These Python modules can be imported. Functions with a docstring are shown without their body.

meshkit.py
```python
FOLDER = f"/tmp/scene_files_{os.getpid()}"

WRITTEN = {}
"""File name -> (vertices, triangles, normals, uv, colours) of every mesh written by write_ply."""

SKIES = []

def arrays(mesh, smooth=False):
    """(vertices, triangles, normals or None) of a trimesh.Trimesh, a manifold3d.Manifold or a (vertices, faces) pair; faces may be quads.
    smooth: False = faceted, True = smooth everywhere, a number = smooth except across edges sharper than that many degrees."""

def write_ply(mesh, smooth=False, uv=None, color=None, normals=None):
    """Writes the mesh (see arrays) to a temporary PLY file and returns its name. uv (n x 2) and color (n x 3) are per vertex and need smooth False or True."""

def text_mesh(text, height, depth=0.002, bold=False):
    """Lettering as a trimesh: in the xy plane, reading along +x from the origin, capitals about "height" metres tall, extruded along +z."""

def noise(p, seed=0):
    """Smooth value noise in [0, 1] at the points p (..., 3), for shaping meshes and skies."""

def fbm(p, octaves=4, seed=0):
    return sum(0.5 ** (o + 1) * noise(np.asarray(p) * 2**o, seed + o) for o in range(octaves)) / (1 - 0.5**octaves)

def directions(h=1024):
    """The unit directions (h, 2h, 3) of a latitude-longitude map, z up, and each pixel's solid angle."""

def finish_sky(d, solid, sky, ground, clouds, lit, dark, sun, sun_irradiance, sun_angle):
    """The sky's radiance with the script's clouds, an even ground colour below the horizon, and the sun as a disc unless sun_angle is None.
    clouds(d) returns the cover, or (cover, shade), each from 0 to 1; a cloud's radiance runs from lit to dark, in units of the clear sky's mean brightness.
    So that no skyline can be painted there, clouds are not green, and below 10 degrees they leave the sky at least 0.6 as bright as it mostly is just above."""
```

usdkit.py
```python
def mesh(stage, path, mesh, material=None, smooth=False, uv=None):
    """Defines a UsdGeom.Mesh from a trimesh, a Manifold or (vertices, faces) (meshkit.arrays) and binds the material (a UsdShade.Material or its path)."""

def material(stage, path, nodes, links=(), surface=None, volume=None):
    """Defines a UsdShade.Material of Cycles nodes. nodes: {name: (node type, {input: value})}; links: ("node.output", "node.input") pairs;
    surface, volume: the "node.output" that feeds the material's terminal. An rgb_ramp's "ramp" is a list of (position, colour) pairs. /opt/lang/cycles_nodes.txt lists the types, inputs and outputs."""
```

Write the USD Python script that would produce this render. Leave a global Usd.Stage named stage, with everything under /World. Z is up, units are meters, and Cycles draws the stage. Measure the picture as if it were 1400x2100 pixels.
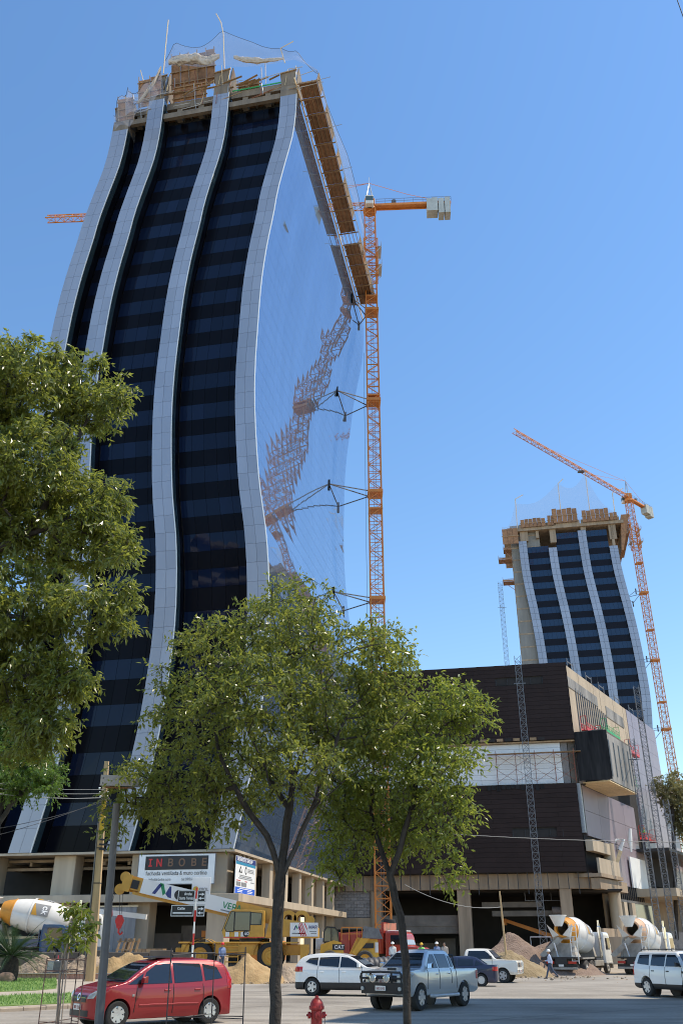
import math, random
import numpy as np, trimesh, manifold3d as m3, usdkit, meshkit
from pxr import Usd, UsdGeom, UsdLux, UsdShade, Gf, Sdf, Vt

stage = Usd.Stage.CreateInMemory()
UsdGeom.SetStageUpAxis(stage, 'Z')
UsdGeom.SetStageMetersPerUnit(stage, 1.0)
UsdGeom.Xform.Define(stage, '/World'); UsdGeom.Scope.Define(stage, '/World/Looks')
random.seed(7); RNG = np.random.default_rng(7)

# ------------------------------------------------------------------ camera, sky, sun
CAM_H, FOC, TH = 1.9, 1794.0, math.atan(0.4983)
cam = UsdGeom.Camera.Define(stage, '/World/camera')
cam.AddTranslateOp().Set((0, 0, CAM_H)); cam.AddRotateXOp().Set(90 + math.degrees(TH))
cam.CreateHorizontalApertureAttr(24.0); cam.CreateVerticalApertureAttr(36.0)
cam.CreateFocalLengthAttr(24.0 * FOC / 1400); cam.CreateClippingRangeAttr((0.1, 6000))
cam.CreateExposureAttr(0.45)
SUN_EL, SUN_AZ = math.radians(60), math.radians(91)      # azimuth = atan2(x, y)
sd = np.array([math.sin(SUN_AZ) * math.cos(SUN_EL), math.cos(SUN_AZ) * math.cos(SUN_EL), math.sin(SUN_EL)])
sun = UsdLux.DistantLight.Define(stage, '/World/sun')
sun.CreateIntensityAttr(1.05); sun.CreateAngleAttr(0.5); sun.CreateColorAttr((1.0, 0.90, 0.74))
sun.GetPrim().CreateAttribute('inputs:normalize', Sdf.ValueTypeNames.Bool).Set(True)
q = Gf.Rotation(Gf.Vec3d(0, 0, 1), Gf.Vec3d(*map(float, sd))).GetQuat()
sun.AddOrientOp().Set(Gf.Quatf(q))
sky = UsdLux.DomeLight.Define(stage, '/World/sky')
skm = usdkit.material(stage, '/World/Looks/sky_air', {
    's': ('sky_texture', {'sky_type': 'single_scattering', 'sun_disc': False, 'sun_elevation': SUN_EL, 'sun_rotation': SUN_AZ,
                          'altitude': 100.0, 'air_density': 1.3, 'aerosol_density': 0.1, 'ozone_density': 3.0}),
    'h': ('hsv', {'saturation': 1.14}), 'b': ('background_shader', {'strength': 0.15})}, [('s.color', 'h.color'), ('h.color', 'b.color')], surface='b.background')
UsdShade.MaterialBindingAPI.Apply(sky.GetPrim()).Bind(skm)
sky.GetPrim().SetCustomDataByKey('kind', 'structure')

def ray(u, v):
    x, up = (u - 700) / FOC, (1050 - v) / FOC
    c, s = math.cos(TH), math.sin(TH)
    return np.array([x, c - up * s, s + up * c])
def P(u, v, Y):
    d = ray(u, v); return np.array([0, 0, CAM_H]) + d * Y / d[1]
def GX(u, Y, z=0.0):                                     # x of picture column u at depth Y and height z
    return (u - 700) / FOC * (Y * math.cos(TH) + (z - CAM_H) * math.sin(TH))

# ------------------------------------------------------------------ scene helpers
_used = {}
def numbered(parent, name):
    k = (parent, name); n = _used.get(k, 0); _used[k] = n + 1
    return name if n == 0 else '%s_%03d' % (name, n)
def _tag(p, label=None, cat=None, group=None, kind=None):
    for k, v in (('label', label), ('category', cat), ('group', group), ('kind', kind)):
        if v: p.SetCustomDataByKey(k, v)
    return p
def pth(parent): return '/World' if parent is None else str(parent.GetPath())
def obj(name, mesh, mat, parent=None, smooth=False, label=None, cat=None, group=None, kind=None):
    pp = pth(parent); path = pp + '/' + numbered(pp, name)
    if isinstance(mesh, MB): mesh = mesh.arr()
    m = usdkit.mesh(stage, path, mesh, M[mat], smooth=smooth)
    return _tag(m.GetPrim(), label, cat, group, kind)
def thing(name, label=None, cat=None, loc=(0, 0, 0), rz=0.0, group=None, parent=None):
    pp = pth(parent); path = pp + '/' + numbered(pp, name)
    x = UsdGeom.Xform.Define(stage, path)
    x.AddTranslateOp().Set(tuple(map(float, loc))); x.AddRotateZOp().Set(float(rz))
    return _tag(x.GetPrim(), label, cat, group)
def dup(root, name, label, loc, rz, group=None):
    was = root.GetCustomData()
    r = thing(name, label, was['category'], loc, rz, group or was.get('group'))
    r.GetReferences().AddInternalReference(root.GetPath()); r.SetInstanceable(True)
    return r

def unit(v):
    v = np.asarray(v, float); return v / max(np.linalg.norm(v), 1e-9)
class MB:
    def __init__(s): s.v, s.f, s.n = [], [], 0
    def raw(s, v, f):
        v = np.asarray(v, float); f = np.asarray(f, int)
        if f.shape[1] == 4: f = np.vstack([f[:, [0, 1, 2]], f[:, [0, 2, 3]]])
        s.v.append(v); s.f.append(f + s.n); s.n += len(v); return s
    def add(s, mesh):
        v, f, _ = meshkit.arrays(mesh); return s.raw(v, f)
    def box(s, x0, x1, y0, y1, z0, z1):
        v = [(x, y, z) for z in (z0, z1) for y in (y0, y1) for x in (x0, x1)]
        return s.raw(v, [(0, 2, 3, 1), (4, 5, 7, 6), (0, 1, 5, 4), (2, 6, 7, 3), (0, 4, 6, 2), (1, 3, 7, 5)])
    def bev(s, x0, x1, y0, y1, z0, z1, r=0.03):           # box with chamfered edges
        def pts(x0, x1, y0, y1, z0, z1): return [(x, y, z) for z in (z0, z1) for y in (y0, y1) for x in (x0, x1)]
        p = pts(x0 + r, x1 - r, y0 + r, y1 - r, z0, z1) + pts(x0, x1, y0 + r, y1 - r, z0 + r, z1 - r) + pts(x0 + r, x1 - r, y0, y1, z0 + r, z1 - r)
        return s.add(m3.Manifold.hull_points(np.array(p)))
    def hull(s, pts): return s.add(m3.Manifold.hull_points(np.array(pts, float)))
    def beam(s, p, q, w, h=None, up=(0, 0, 1)):
        p, q = np.asarray(p, float), np.asarray(q, float); d = unit(q - p); h = w if h is None else h
        a = np.cross(d, up)
        if np.linalg.norm(a) < 1e-3: a = np.cross(d, (1, 0, 0))
        a = unit(a) * w / 2; b = unit(np.cross(a, d)) * h / 2
        v = [o + i * a + j * b for o in (p, q) for i, j in ((-1, -1), (1, -1), (1, 1), (-1, 1))]
        return s.raw(v, [(3, 2, 1, 0), (4, 5, 6, 7), (0, 1, 5, 4), (1, 2, 6, 5), (2, 3, 7, 6), (3, 0, 4, 7)])
    def tube(s, pts, rad, n=6, cap=True):
        pts = np.asarray(pts, float); k = len(pts); rad = np.broadcast_to(rad, (k,))
        t = np.gradient(pts, axis=0); t /= np.maximum(np.linalg.norm(t, axis=1, keepdims=True), 1e-9)
        a = np.cross(t[0], (0, 0, 1)); a = unit(a) if np.linalg.norm(a) > 1e-2 else np.array([1., 0, 0])
        ang = np.arange(n) / n * 2 * np.pi; V = []
        for i in range(k):
            a = unit(a - t[i] * np.dot(a, t[i])); b = np.cross(t[i], a)
            V.append(pts[i] + rad[i] * (np.cos(ang)[:, None] * a + np.sin(ang)[:, None] * b))
        V = np.vstack(V); F = []
        for i in range(k - 1):
            for j in range(n):
                j2 = (j + 1) % n; F.append((i * n + j, i * n + j2, (i + 1) * n + j2, (i + 1) * n + j))
        F = np.array(F); F = np.vstack([F[:, [0, 1, 2]], F[:, [0, 2, 3]]])
        if cap:
            e = (k - 1) * n
            F = np.vstack([F, [(0, j + 1, j) for j in range(1, n - 1)], [(e, e + j, e + j + 1) for j in range(1, n - 1)]])
        return s.raw(V, F)
    def lathe(s, prof, o=(0, 0, 0), ax=(0, 0, 1), n=16):   # prof: (radius, along)
        ax = unit(ax); a = np.cross(ax, (0, 0, 1)); a = unit(a) if np.linalg.norm(a) > 1e-2 else np.array([1., 0, 0]); b = np.cross(ax, a)
        o = np.asarray(o, float); ang = np.arange(n) / n * 2 * np.pi; V = []
        for r, h in prof: V.append(o + ax * h + r * (np.cos(ang)[:, None] * a + np.sin(ang)[:, None] * b))
        V = np.vstack(V); F = [(i * n + j, i * n + (j + 1) % n, (i + 1) * n + (j + 1) % n, (i + 1) * n + j) for i in range(len(prof) - 1) for j in range(n)]
        return s.raw(V, F)
    def prism(s, poly, o, ux, uy, dv):                     # 2D polygon laid at o with axes ux, uy, extruded by dv
        man = m3.Manifold.extrude(m3.CrossSection([np.asarray(poly, float)], m3.FillRule.Positive if area2(poly) > 0 else m3.FillRule.Negative), 1.0)
        v, f, _ = meshkit.arrays(man)
        o, ux, uy, dv = (np.asarray(x, float) for x in (o, ux, uy, dv))
        w = o + v[:, :1] * ux + v[:, 1:2] * uy + v[:, 2:3] * dv
        if np.dot(np.cross(ux, uy), dv) < 0: f = f[:, ::-1]
        return s.raw(w, f)
    def grid(s, G):
        G = np.asarray(G, float); r, c = G.shape[:2]
        i = np.arange(r * c).reshape(r, c)
        return s.raw(G.reshape(-1, 3), np.stack([i[:-1, :-1], i[:-1, 1:], i[1:, 1:], i[1:, :-1]], -1).reshape(-1, 4))
    def arr(s): return np.vstack(s.v), np.vstack(s.f)
def area2(p):
    p = np.asarray(p, float); x, y = p[:, 0], p[:, 1]; return np.sum(x * np.roll(y, -1) - y * np.roll(x, -1))
def spline(xs, ys):
    xs, ys = np.array(xs, float), np.array(ys, float)
    m = np.gradient(ys, xs)
    def f(x):
        x = np.clip(x, xs[0], xs[-1]); i = np.clip(np.searchsorted(xs, x, 'right') - 1, 0, len(xs) - 2)
        h = xs[i + 1] - xs[i]; t = (x - xs[i]) / h
        return (2*t**3-3*t**2+1)*ys[i] + (t**3-2*t**2+t)*h*m[i] + (-2*t**3+3*t**2)*ys[i+1] + (t**3-t**2)*h*m[i+1]
    return f
def text(name, s, height, mat, o, ux, uy, parent, depth=0.012, bold=True, width=None, label=None):
    v, f, _ = meshkit.arrays(meshkit.text_mesh(s, height, depth, bold))
    if width: v[:, 0] *= width / (v[:, 0].max() - v[:, 0].min())
    ux, uy = unit(ux), unit(uy); w = np.asarray(o, float) + v[:, :1] * ux + v[:, 1:2] * uy + v[:, 2:3] * np.cross(ux, uy)
    return obj(name, (w, f), mat, parent, label=label)

# ------------------------------------------------------------------ materials
M = {}
def mat(key, col, rough=0.6, metal=0.0, var=0.0, scale=3.0, bump=0.0, bscale=30.0, spec=0.5, rnd=0.0, coat=0.0, col2=None, dist=0.02, streak=False, **extra):
    nodes = {'p': ('principled_bsdf', {'base_color': col, 'roughness': rough, 'metallic': metal, 'specular_ior_level': spec, 'coat_weight': coat, **extra})}
    links = []
    if var or col2 is not None:
        c2 = col2 if col2 is not None else tuple(min(1, c * (1 + var)) for c in col)
        c1 = col if col2 is not None else tuple(c * (1 - var) for c in col)
        nodes['g'] = ('texture_coordinate', {}); nodes['mp'] = ('mapping', {'scale': (1, 1, 0.12) if streak else (1, 1, 1)})
        nodes['n'] = ('noise_texture', {'scale': scale, 'detail': 6.0, 'roughness': 0.62})
        nodes['r'] = ('rgb_ramp', {'ramp': [(0.3, c1), (0.7, c2)]})
        links += [('g.object', 'mp.vector'), ('mp.vector', 'n.vector'), ('n.fac', 'r.fac')]
        src = 'r.color'
        if rnd:
            nodes['oi'] = ('object_info', {}); nodes['mr'] = ('map_range', {'from_min': 0.0, 'from_max': 1.0, 'to_min': 1 - rnd, 'to_max': 1 + rnd})
            nodes['h'] = ('hsv', {}); links += [('oi.random', 'mr.value'), ('mr.result', 'h.value'), (src, 'h.color')]; src = 'h.color'
        links.append((src, 'p.base_color'))
    elif rnd:
        nodes['oi'] = ('object_info', {}); nodes['mr'] = ('map_range', {'from_min': 0.0, 'from_max': 1.0, 'to_min': 1 - rnd, 'to_max': 1 + rnd})
        nodes['h'] = ('hsv', {'color': col}); links += [('oi.random', 'mr.value'), ('mr.result', 'h.value'), ('h.color', 'p.base_color')]
    if bump:
        nodes['g2'] = ('texture_coordinate', {}); nodes['n2'] = ('noise_texture', {'scale': bscale, 'detail': 5.0})
        nodes['b'] = ('bump', {'strength': bump, 'distance': dist}); links += [('g2.object', 'n2.vector'), ('n2.fac', 'b.height'), ('b.normal', 'p.normal')]
    M[key] = usdkit.material(stage, '/World/Looks/' + key, nodes, links, surface='p.BSDF')
# buildings
mat('white_panel', (0.30, 0.315, 0.36), 0.33, metal=0.45, var=0.07, scale=0.35, rnd=0.07, streak=True)
mat('edge_trim', (0.72, 0.72, 0.70), 0.35)
mat('window_glass', (0.004, 0.007, 0.018), 0.03, spec=0.27, rnd=0.3)
mat('spandrel_glass', (0.004, 0.004, 0.006), 0.2, spec=0.09, rnd=0.2)
mat('side_glass', (0.245, 0.335, 0.465), 0.03, metal=0.85, rnd=0.03, var=0.10, scale=0.25, streak=True)
mat('return_glass', (0.03, 0.05, 0.06), 0.05, spec=0.7)
mat('far_window', (0.008, 0.02, 0.045), 0.08, spec=0.5, rnd=0.1)
mat('far_spandrel', (0.008, 0.008, 0.012), 0.25, spec=0.12)
mat('concrete', (0.29, 0.215, 0.145), 0.85, var=0.28, scale=0.8, bump=0.25, bscale=9.0, streak=True)
mat('concrete_light', (0.40, 0.325, 0.235), 0.85, var=0.2, scale=0.6, bump=0.2, bscale=8.0, streak=True)
mat('concrete_dark', (0.13, 0.11, 0.09), 0.9, var=0.25, scale=0.8, bump=0.2, bscale=9.0)
mat('concrete_raw', (0.17, 0.135, 0.10), 0.9, var=0.3, scale=0.9, bump=0.2, bscale=9.0, streak=True)
mat('core_grey', (0.20, 0.19, 0.17), 0.9, var=0.2, scale=0.5, streak=True)
mat('block_grey', (0.23, 0.21, 0.20), 0.9, var=0.2, scale=6.0, rnd=0.15, bump=0.2)
mat('formwork', (0.24, 0.12, 0.055), 0.75, var=0.4, scale=1.2, rnd=0.2)
mat('timber', (0.29, 0.185, 0.095), 0.75, var=0.3, scale=3.0, rnd=0.18)
mat('plank_pale', (0.60, 0.46, 0.27), 0.7, var=0.2, scale=3.0, rnd=0.12)
mat('cladding_dark', (0.028, 0.018, 0.016), 0.6, var=0.15, scale=0.5, rnd=0.07, spec=0.12)
mat('cladding_purple', (0.235, 0.19, 0.215), 0.4, var=0.08, scale=0.4, rnd=0.05)
mat('cladding_white', (0.66, 0.66, 0.65), 0.45, var=0.05, scale=0.5, rnd=0.03)
mat('cladding_blue', (0.30, 0.33, 0.37), 0.3, var=0.1, scale=0.3, rnd=0.06)
mat('black_membrane', (0.005, 0.005, 0.006), 0.8, spec=0.15, scale=1.4, streak=True, col2=(0.035, 0.034, 0.034))
mat('stained_grey', (0.36, 0.34, 0.31), 0.8, scale=0.5, col2=(0.08, 0.08, 0.08), streak=True)
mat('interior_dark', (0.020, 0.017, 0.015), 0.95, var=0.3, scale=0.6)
mat('steel_black', (0.02, 0.02, 0.022), 0.5)
mat('steel_grey', (0.16, 0.16, 0.165), 0.5, metal=0.4, var=0.25, scale=5)
mat('sheet_grey', (0.13, 0.13, 0.135), 0.6, metal=0.2, scale=1.2, col2=(0.26, 0.26, 0.26), streak=True)
mat('galv', (0.42, 0.43, 0.44), 0.45, metal=0.5, var=0.15, scale=4)
mat('rust_red', (0.22, 0.075, 0.045), 0.75, var=0.3, scale=5)
mat('crane_orange', (0.55, 0.19, 0.03), 0.5, var=0.18, scale=1.0)
mat('crane_dark', (0.10, 0.10, 0.11), 0.6)
mat('counterweight', (0.36, 0.37, 0.34), 0.8, var=0.15, scale=1.0)
mat('cloth', (0.42, 0.37, 0.32), 0.9, var=0.2, scale=2)
mat('roof_white', (0.72, 0.70, 0.66), 0.6)
mat('platform_red', (0.55, 0.035, 0.03), 0.5, var=0.15, scale=4)
mat('platform_green', (0.04, 0.33, 0.10), 0.5)
mat('flats_beige', (0.55, 0.50, 0.43), 0.8, var=0.08, scale=0.5)
mat('flats_glass', (0.05, 0.07, 0.09), 0.08)
# ground
mat('dirt', (0.25, 0.19, 0.125), 0.95, scale=0.35, col2=(0.34, 0.28, 0.21), bump=0.5, bscale=3.0)
M['road'] = usdkit.material(stage, '/World/Looks/road', {
    'g': ('texture_coordinate', {}), 'n': ('noise_texture', {'scale': 0.22, 'detail': 7.0, 'roughness': 0.65}), 'r': ('rgb_ramp', {'ramp': [(0.28, (0.175, 0.152, 0.126)), (0.45, (0.25, 0.224, 0.19)), (0.72, (0.34, 0.31, 0.268))]}),
    'mp': ('mapping', {'scale': (0.06, 1.1, 1.0), 'rotation': (0, 0, 0.12)}), 'n2': ('noise_texture', {'scale': 1.0, 'detail': 4.0}), 'r2': ('rgb_ramp', {'ramp': [(0.35, (0.80, 0.79, 0.78)), (0.6, (1.08, 1.07, 1.05))]}),
    'n3': ('noise_texture', {'scale': 14.0, 'detail': 4.0}), 'r3': ('rgb_ramp', {'ramp': [(0.3, (0.86, 0.86, 0.86)), (0.7, (1.1, 1.1, 1.1))]}),
    'nw': ('noise_texture', {'scale': 0.5, 'detail': 3.0}), 'vm': ('mix_vector', {'fac': 0.35}), 'v': ('voronoi_texture', {'feature': 'distance_to_edge', 'scale': 0.16}), 'r4': ('rgb_ramp', {'ramp': [(0.0, (0.62, 0.60, 0.58)), (0.006, (0.8, 0.8, 0.8)), (0.011, (1, 1, 1))]}),
    'm1': ('mix', {'mix_type': 'multiply', 'fac': 1.0}), 'm2': ('mix', {'mix_type': 'multiply', 'fac': 1.0}), 'm3': ('mix', {'mix_type': 'multiply', 'fac': 1.0}), 'b': ('bump', {'strength': 0.25, 'distance': 0.01}), 'p': ('principled_bsdf', {'roughness': 0.92})},
    [('g.object', 'n.vector'), ('n.fac', 'r.fac'), ('g.object', 'mp.vector'), ('mp.vector', 'n2.vector'), ('n2.fac', 'r2.fac'), ('g.object', 'n3.vector'), ('n3.fac', 'r3.fac'), ('g.object', 'nw.vector'), ('g.object', 'vm.a'), ('nw.color', 'vm.b'), ('vm.result', 'v.vector'), ('v.distance', 'r4.fac'),
     ('r.color', 'm1.color1'), ('r2.color', 'm1.color2'), ('m1.color', 'm2.color1'), ('r3.color', 'm2.color2'), ('m2.color', 'm3.color1'), ('r4.color', 'm3.color2'), ('m3.color', 'p.base_color'), ('n3.fac', 'b.height'), ('b.normal', 'p.normal')], surface='p.BSDF')
mat('kerb', (0.32, 0.26, 0.20), 0.9, var=0.15, scale=2.5, rnd=0.08, bump=0.2)
mat('path_stone', (0.36, 0.31, 0.25), 0.9, var=0.12, scale=1.2)
mat('brick_pink', (0.38, 0.22, 0.17), 0.9, var=0.2, scale=3.0)
mat('turf', (0.10, 0.17, 0.035), 0.95, scale=3.0, col2=(0.16, 0.24, 0.06), bump=0.5, bscale=20)
mat('blade', (0.13, 0.24, 0.04), 0.6, scale=1.5, col2=(0.25, 0.36, 0.09))
mat('earth', (0.13, 0.10, 0.07), 0.95, var=0.3, scale=2.0, bump=0.5, bscale=8)
mat('gravel', (0.17, 0.115, 0.085), 0.95, scale=2.0, col2=(0.25, 0.18, 0.14), bump=1.0, bscale=9.0, dist=0.12)
mat('gravel_tan', (0.20, 0.145, 0.075), 0.95, scale=1.5, col2=(0.28, 0.215, 0.125), bump=1.0, bscale=7.0, dist=0.10)
mat('sand', (0.30, 0.19, 0.085), 0.95, scale=2.0, col2=(0.40, 0.28, 0.14), bump=0.8, bscale=9.0, dist=0.06)
mat('rubble', (0.24, 0.18, 0.125), 0.95, scale=3.0, col2=(0.38, 0.30, 0.22), bump=1.0, bscale=5.0, dist=0.12)
mat('boulder', (0.22, 0.15, 0.11), 0.9, var=0.25, scale=2.0, bump=0.5, bscale=6)
# vehicles
def paint(key, col, rough=0.28, metal=0.0, coat=0.7): mat(key, col, rough, metal=metal, coat=coat, coat_roughness=0.04, var=0.03, scale=1.0)
paint('paint_red', (0.26, 0.012, 0.016), 0.3, metal=0.25)
paint('paint_white', (0.70, 0.70, 0.68))
paint('paint_silver', (0.50, 0.52, 0.53), 0.3, metal=0.55)
paint('paint_navy', (0.014, 0.018, 0.045))
paint('paint_blue', (0.02, 0.055, 0.13), 0.35)
paint('paint_cream', (0.72, 0.70, 0.64))
paint('paint_truck_red', (0.33, 0.035, 0.022), 0.4)
mat('machine_yellow', (0.50, 0.265, 0.035), 0.42, var=0.14, scale=1.5, coat=0.2)
mat('loader_yellow', (0.62, 0.34, 0.04), 0.45, var=0.14, scale=1.5)
mat('drum_white', (0.66, 0.64, 0.60), 0.42, var=0.10, scale=0.9)
mat('drum_orange', (0.58, 0.25, 0.03), 0.45, var=0.15, scale=2.0)
mat('drum_pink', (0.58, 0.36, 0.22), 0.5, var=0.15, scale=2.0)
mat('truck_grime', (0.40, 0.37, 0.32), 0.7, scale=1.5, col2=(0.22, 0.20, 0.17))
mat('car_glass', (0.008, 0.010, 0.013), 0.03, spec=0.9)
mat('cab_glass', (0.06, 0.085, 0.075), 0.05, spec=0.8)
mat('tyre', (0.018, 0.018, 0.018), 0.85, bump=0.3, bscale=20)
mat('tyre_dusty', (0.06, 0.055, 0.05), 0.9, var=0.3, scale=3)
mat('rim', (0.55, 0.56, 0.57), 0.3, metal=0.7)
mat('rim_plain', (0.45, 0.43, 0.40), 0.6, var=0.2, scale=4)
mat('trim_black', (0.015, 0.015, 0.016), 0.5)
mat('chrome', (0.75, 0.76, 0.77), 0.08, metal=1.0)
mat('lamp_clear', (0.30, 0.32, 0.31), 0.08, spec=0.9, coat=0.8)
mat('lamp_red', (0.35, 0.01, 0.012), 0.12, coat=0.8)
mat('lamp_amber', (0.6, 0.16, 0.02), 0.2, coat=0.5)
mat('plate', (0.70, 0.68, 0.64), 0.5)
mat('plate_ink', (0.25, 0.05, 0.05), 0.6)
# signs
mat('sign_white', (0.72, 0.72, 0.70), 0.5, var=0.04, scale=1.0)
mat('sign_black', (0.022, 0.022, 0.022), 0.5)
mat('ink_black', (0.03, 0.03, 0.03), 0.6)
mat('ink_grey', (0.22, 0.22, 0.22), 0.6)
mat('ink_white', (0.80, 0.80, 0.80), 0.5)
mat('ink_red', (0.55, 0.03, 0.03), 0.5)
mat('ink_brown', (0.17, 0.095, 0.055), 0.6)
mat('ink_navy', (0.03, 0.045, 0.17), 0.5)
mat('ink_teal', (0.03, 0.22, 0.36), 0.5)
mat('ink_blue', (0.03, 0.11, 0.52), 0.5)
mat('ink_green', (0.02, 0.22, 0.09), 0.5)
mat('ink_yellow', (0.60, 0.40, 0.05), 0.5)
mat('ink_gold', (0.50, 0.26, 0.03), 0.5)
mat('sign_yellow', (0.62, 0.38, 0.02), 0.5)
# furniture, people, trees
mat('hydrant_red', (0.32, 0.022, 0.02), 0.5, var=0.25, scale=6, bump=0.2, bscale=30)
mat('lamp_post_grey', (0.13, 0.12, 0.115), 0.55, var=0.15, scale=4)
mat('pole_wood', (0.42, 0.29, 0.15), 0.85, var=0.25, scale=3, bump=0.3, bscale=12, streak=True)
mat('lamp_box', (0.46, 0.43, 0.39), 0.6, var=0.08, scale=4)
mat('cable_black', (0.02, 0.02, 0.02), 0.6)
mat('cable_grey', (0.20, 0.20, 0.20), 0.6)
mat('porcelain', (0.7, 0.68, 0.65), 0.3)
mat('rod_rust', (0.12, 0.065, 0.05), 0.7, var=0.3, scale=8)
mat('rod_dark', (0.035, 0.028, 0.028), 0.6)
mat('paint_red_flat', (0.48, 0.03, 0.025), 0.5)
mat('paint_white_flat', (0.72, 0.71, 0.68), 0.55)
mat('pipe_black', (0.05, 0.048, 0.052), 0.55, var=0.3, scale=3)
mat('skin', (0.35, 0.20, 0.13), 0.6)
mat('shirt_pale', (0.52, 0.58, 0.74), 0.85)
mat('shirt_blue', (0.16, 0.22, 0.38), 0.85)
mat('shirt_white', (0.66, 0.66, 0.64), 0.85)
mat('vest_green', (0.16, 0.62, 0.10), 0.8)
mat('jeans', (0.055, 0.075, 0.12), 0.9)
mat('shoe', (0.03, 0.025, 0.02), 0.6)
mat('helmet_white', (0.78, 0.78, 0.76), 0.35)
mat('helmet_red', (0.55, 0.02, 0.03), 0.35)
mat('helmet_yellow', (0.72, 0.42, 0.03), 0.35)
mat('bark', (0.020, 0.016, 0.013), 0.95, scale=5.0, col2=(0.055, 0.045, 0.037), bump=0.9, bscale=16, dist=0.03)
mat('bark_pale', (0.28, 0.22, 0.17), 0.9, var=0.2, scale=8)
def leaf(key, c1, c2, rough=0.32, tr=0.3):
    M[key] = usdkit.material(stage, '/World/Looks/' + key, {
        'g': ('geometry', {}), 'r': ('rgb_ramp', {'ramp': [(0.0, c1), (0.55, c2), (0.9, tuple(x * 1.25 for x in c2)), (1.0, (0.24, 0.17, 0.05))]}),
        'p': ('principled_bsdf', {'roughness': rough, 'specular_ior_level': 0.75}), 't': ('translucent_bsdf', {}),
        'h': ('hsv', {'hue': 0.485, 'saturation': 1.02, 'value': 2.3}), 'm': ('mix_closure', {'fac': tr})},
        [('g.random_per_island', 'r.fac'), ('r.color', 'p.base_color'), ('r.color', 'h.color'), ('h.color', 't.color'), ('p.BSDF', 'm.closure1'), ('t.BSDF', 'm.closure2')], surface='m.closure')
leaf('leaf_tree', (0.13, 0.155, 0.028), (0.27, 0.285, 0.058), tr=0.5, rough=0.30)
leaf('leaf_bright', (0.14, 0.175, 0.028), (0.28, 0.305, 0.056), tr=0.5, rough=0.30)
leaf('leaf_fine', (0.08, 0.14, 0.02), (0.15, 0.22, 0.04), tr=0.35)
leaf('leaf_palm', (0.030, 0.060, 0.018), (0.060, 0.095, 0.030), rough=0.4, tr=0.15)
leaf('leaf_dry', (0.14, 0.135, 0.045), (0.24, 0.21, 0.09))
M['safety_net'] = usdkit.material(stage, '/World/Looks/safety_net', {
    'd': ('diffuse_bsdf', {'color': (0.30, 0.30, 0.34)}), 't': ('transparent_bsdf', {}), 'm': ('mix_closure', {'fac': 0.30})},
    [('t.BSDF', 'm.closure1'), ('d.BSDF', 'm.closure2')], surface='m.closure')
M['clear_pane'] = usdkit.material(stage, '/World/Looks/clear_pane', {
    'g': ('glossy_bsdf', {'color': (1, 1, 1), 'roughness': 0.02}), 't': ('transparent_bsdf', {'color': (0.75, 0.8, 0.8)}), 'f': ('fresnel', {'IOR': 1.5}), 'm': ('mix_closure', {})},
    [('f.fac', 'm.fac'), ('t.BSDF', 'm.closure1'), ('g.BSDF', 'm.closure2')], surface='m.closure')
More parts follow.
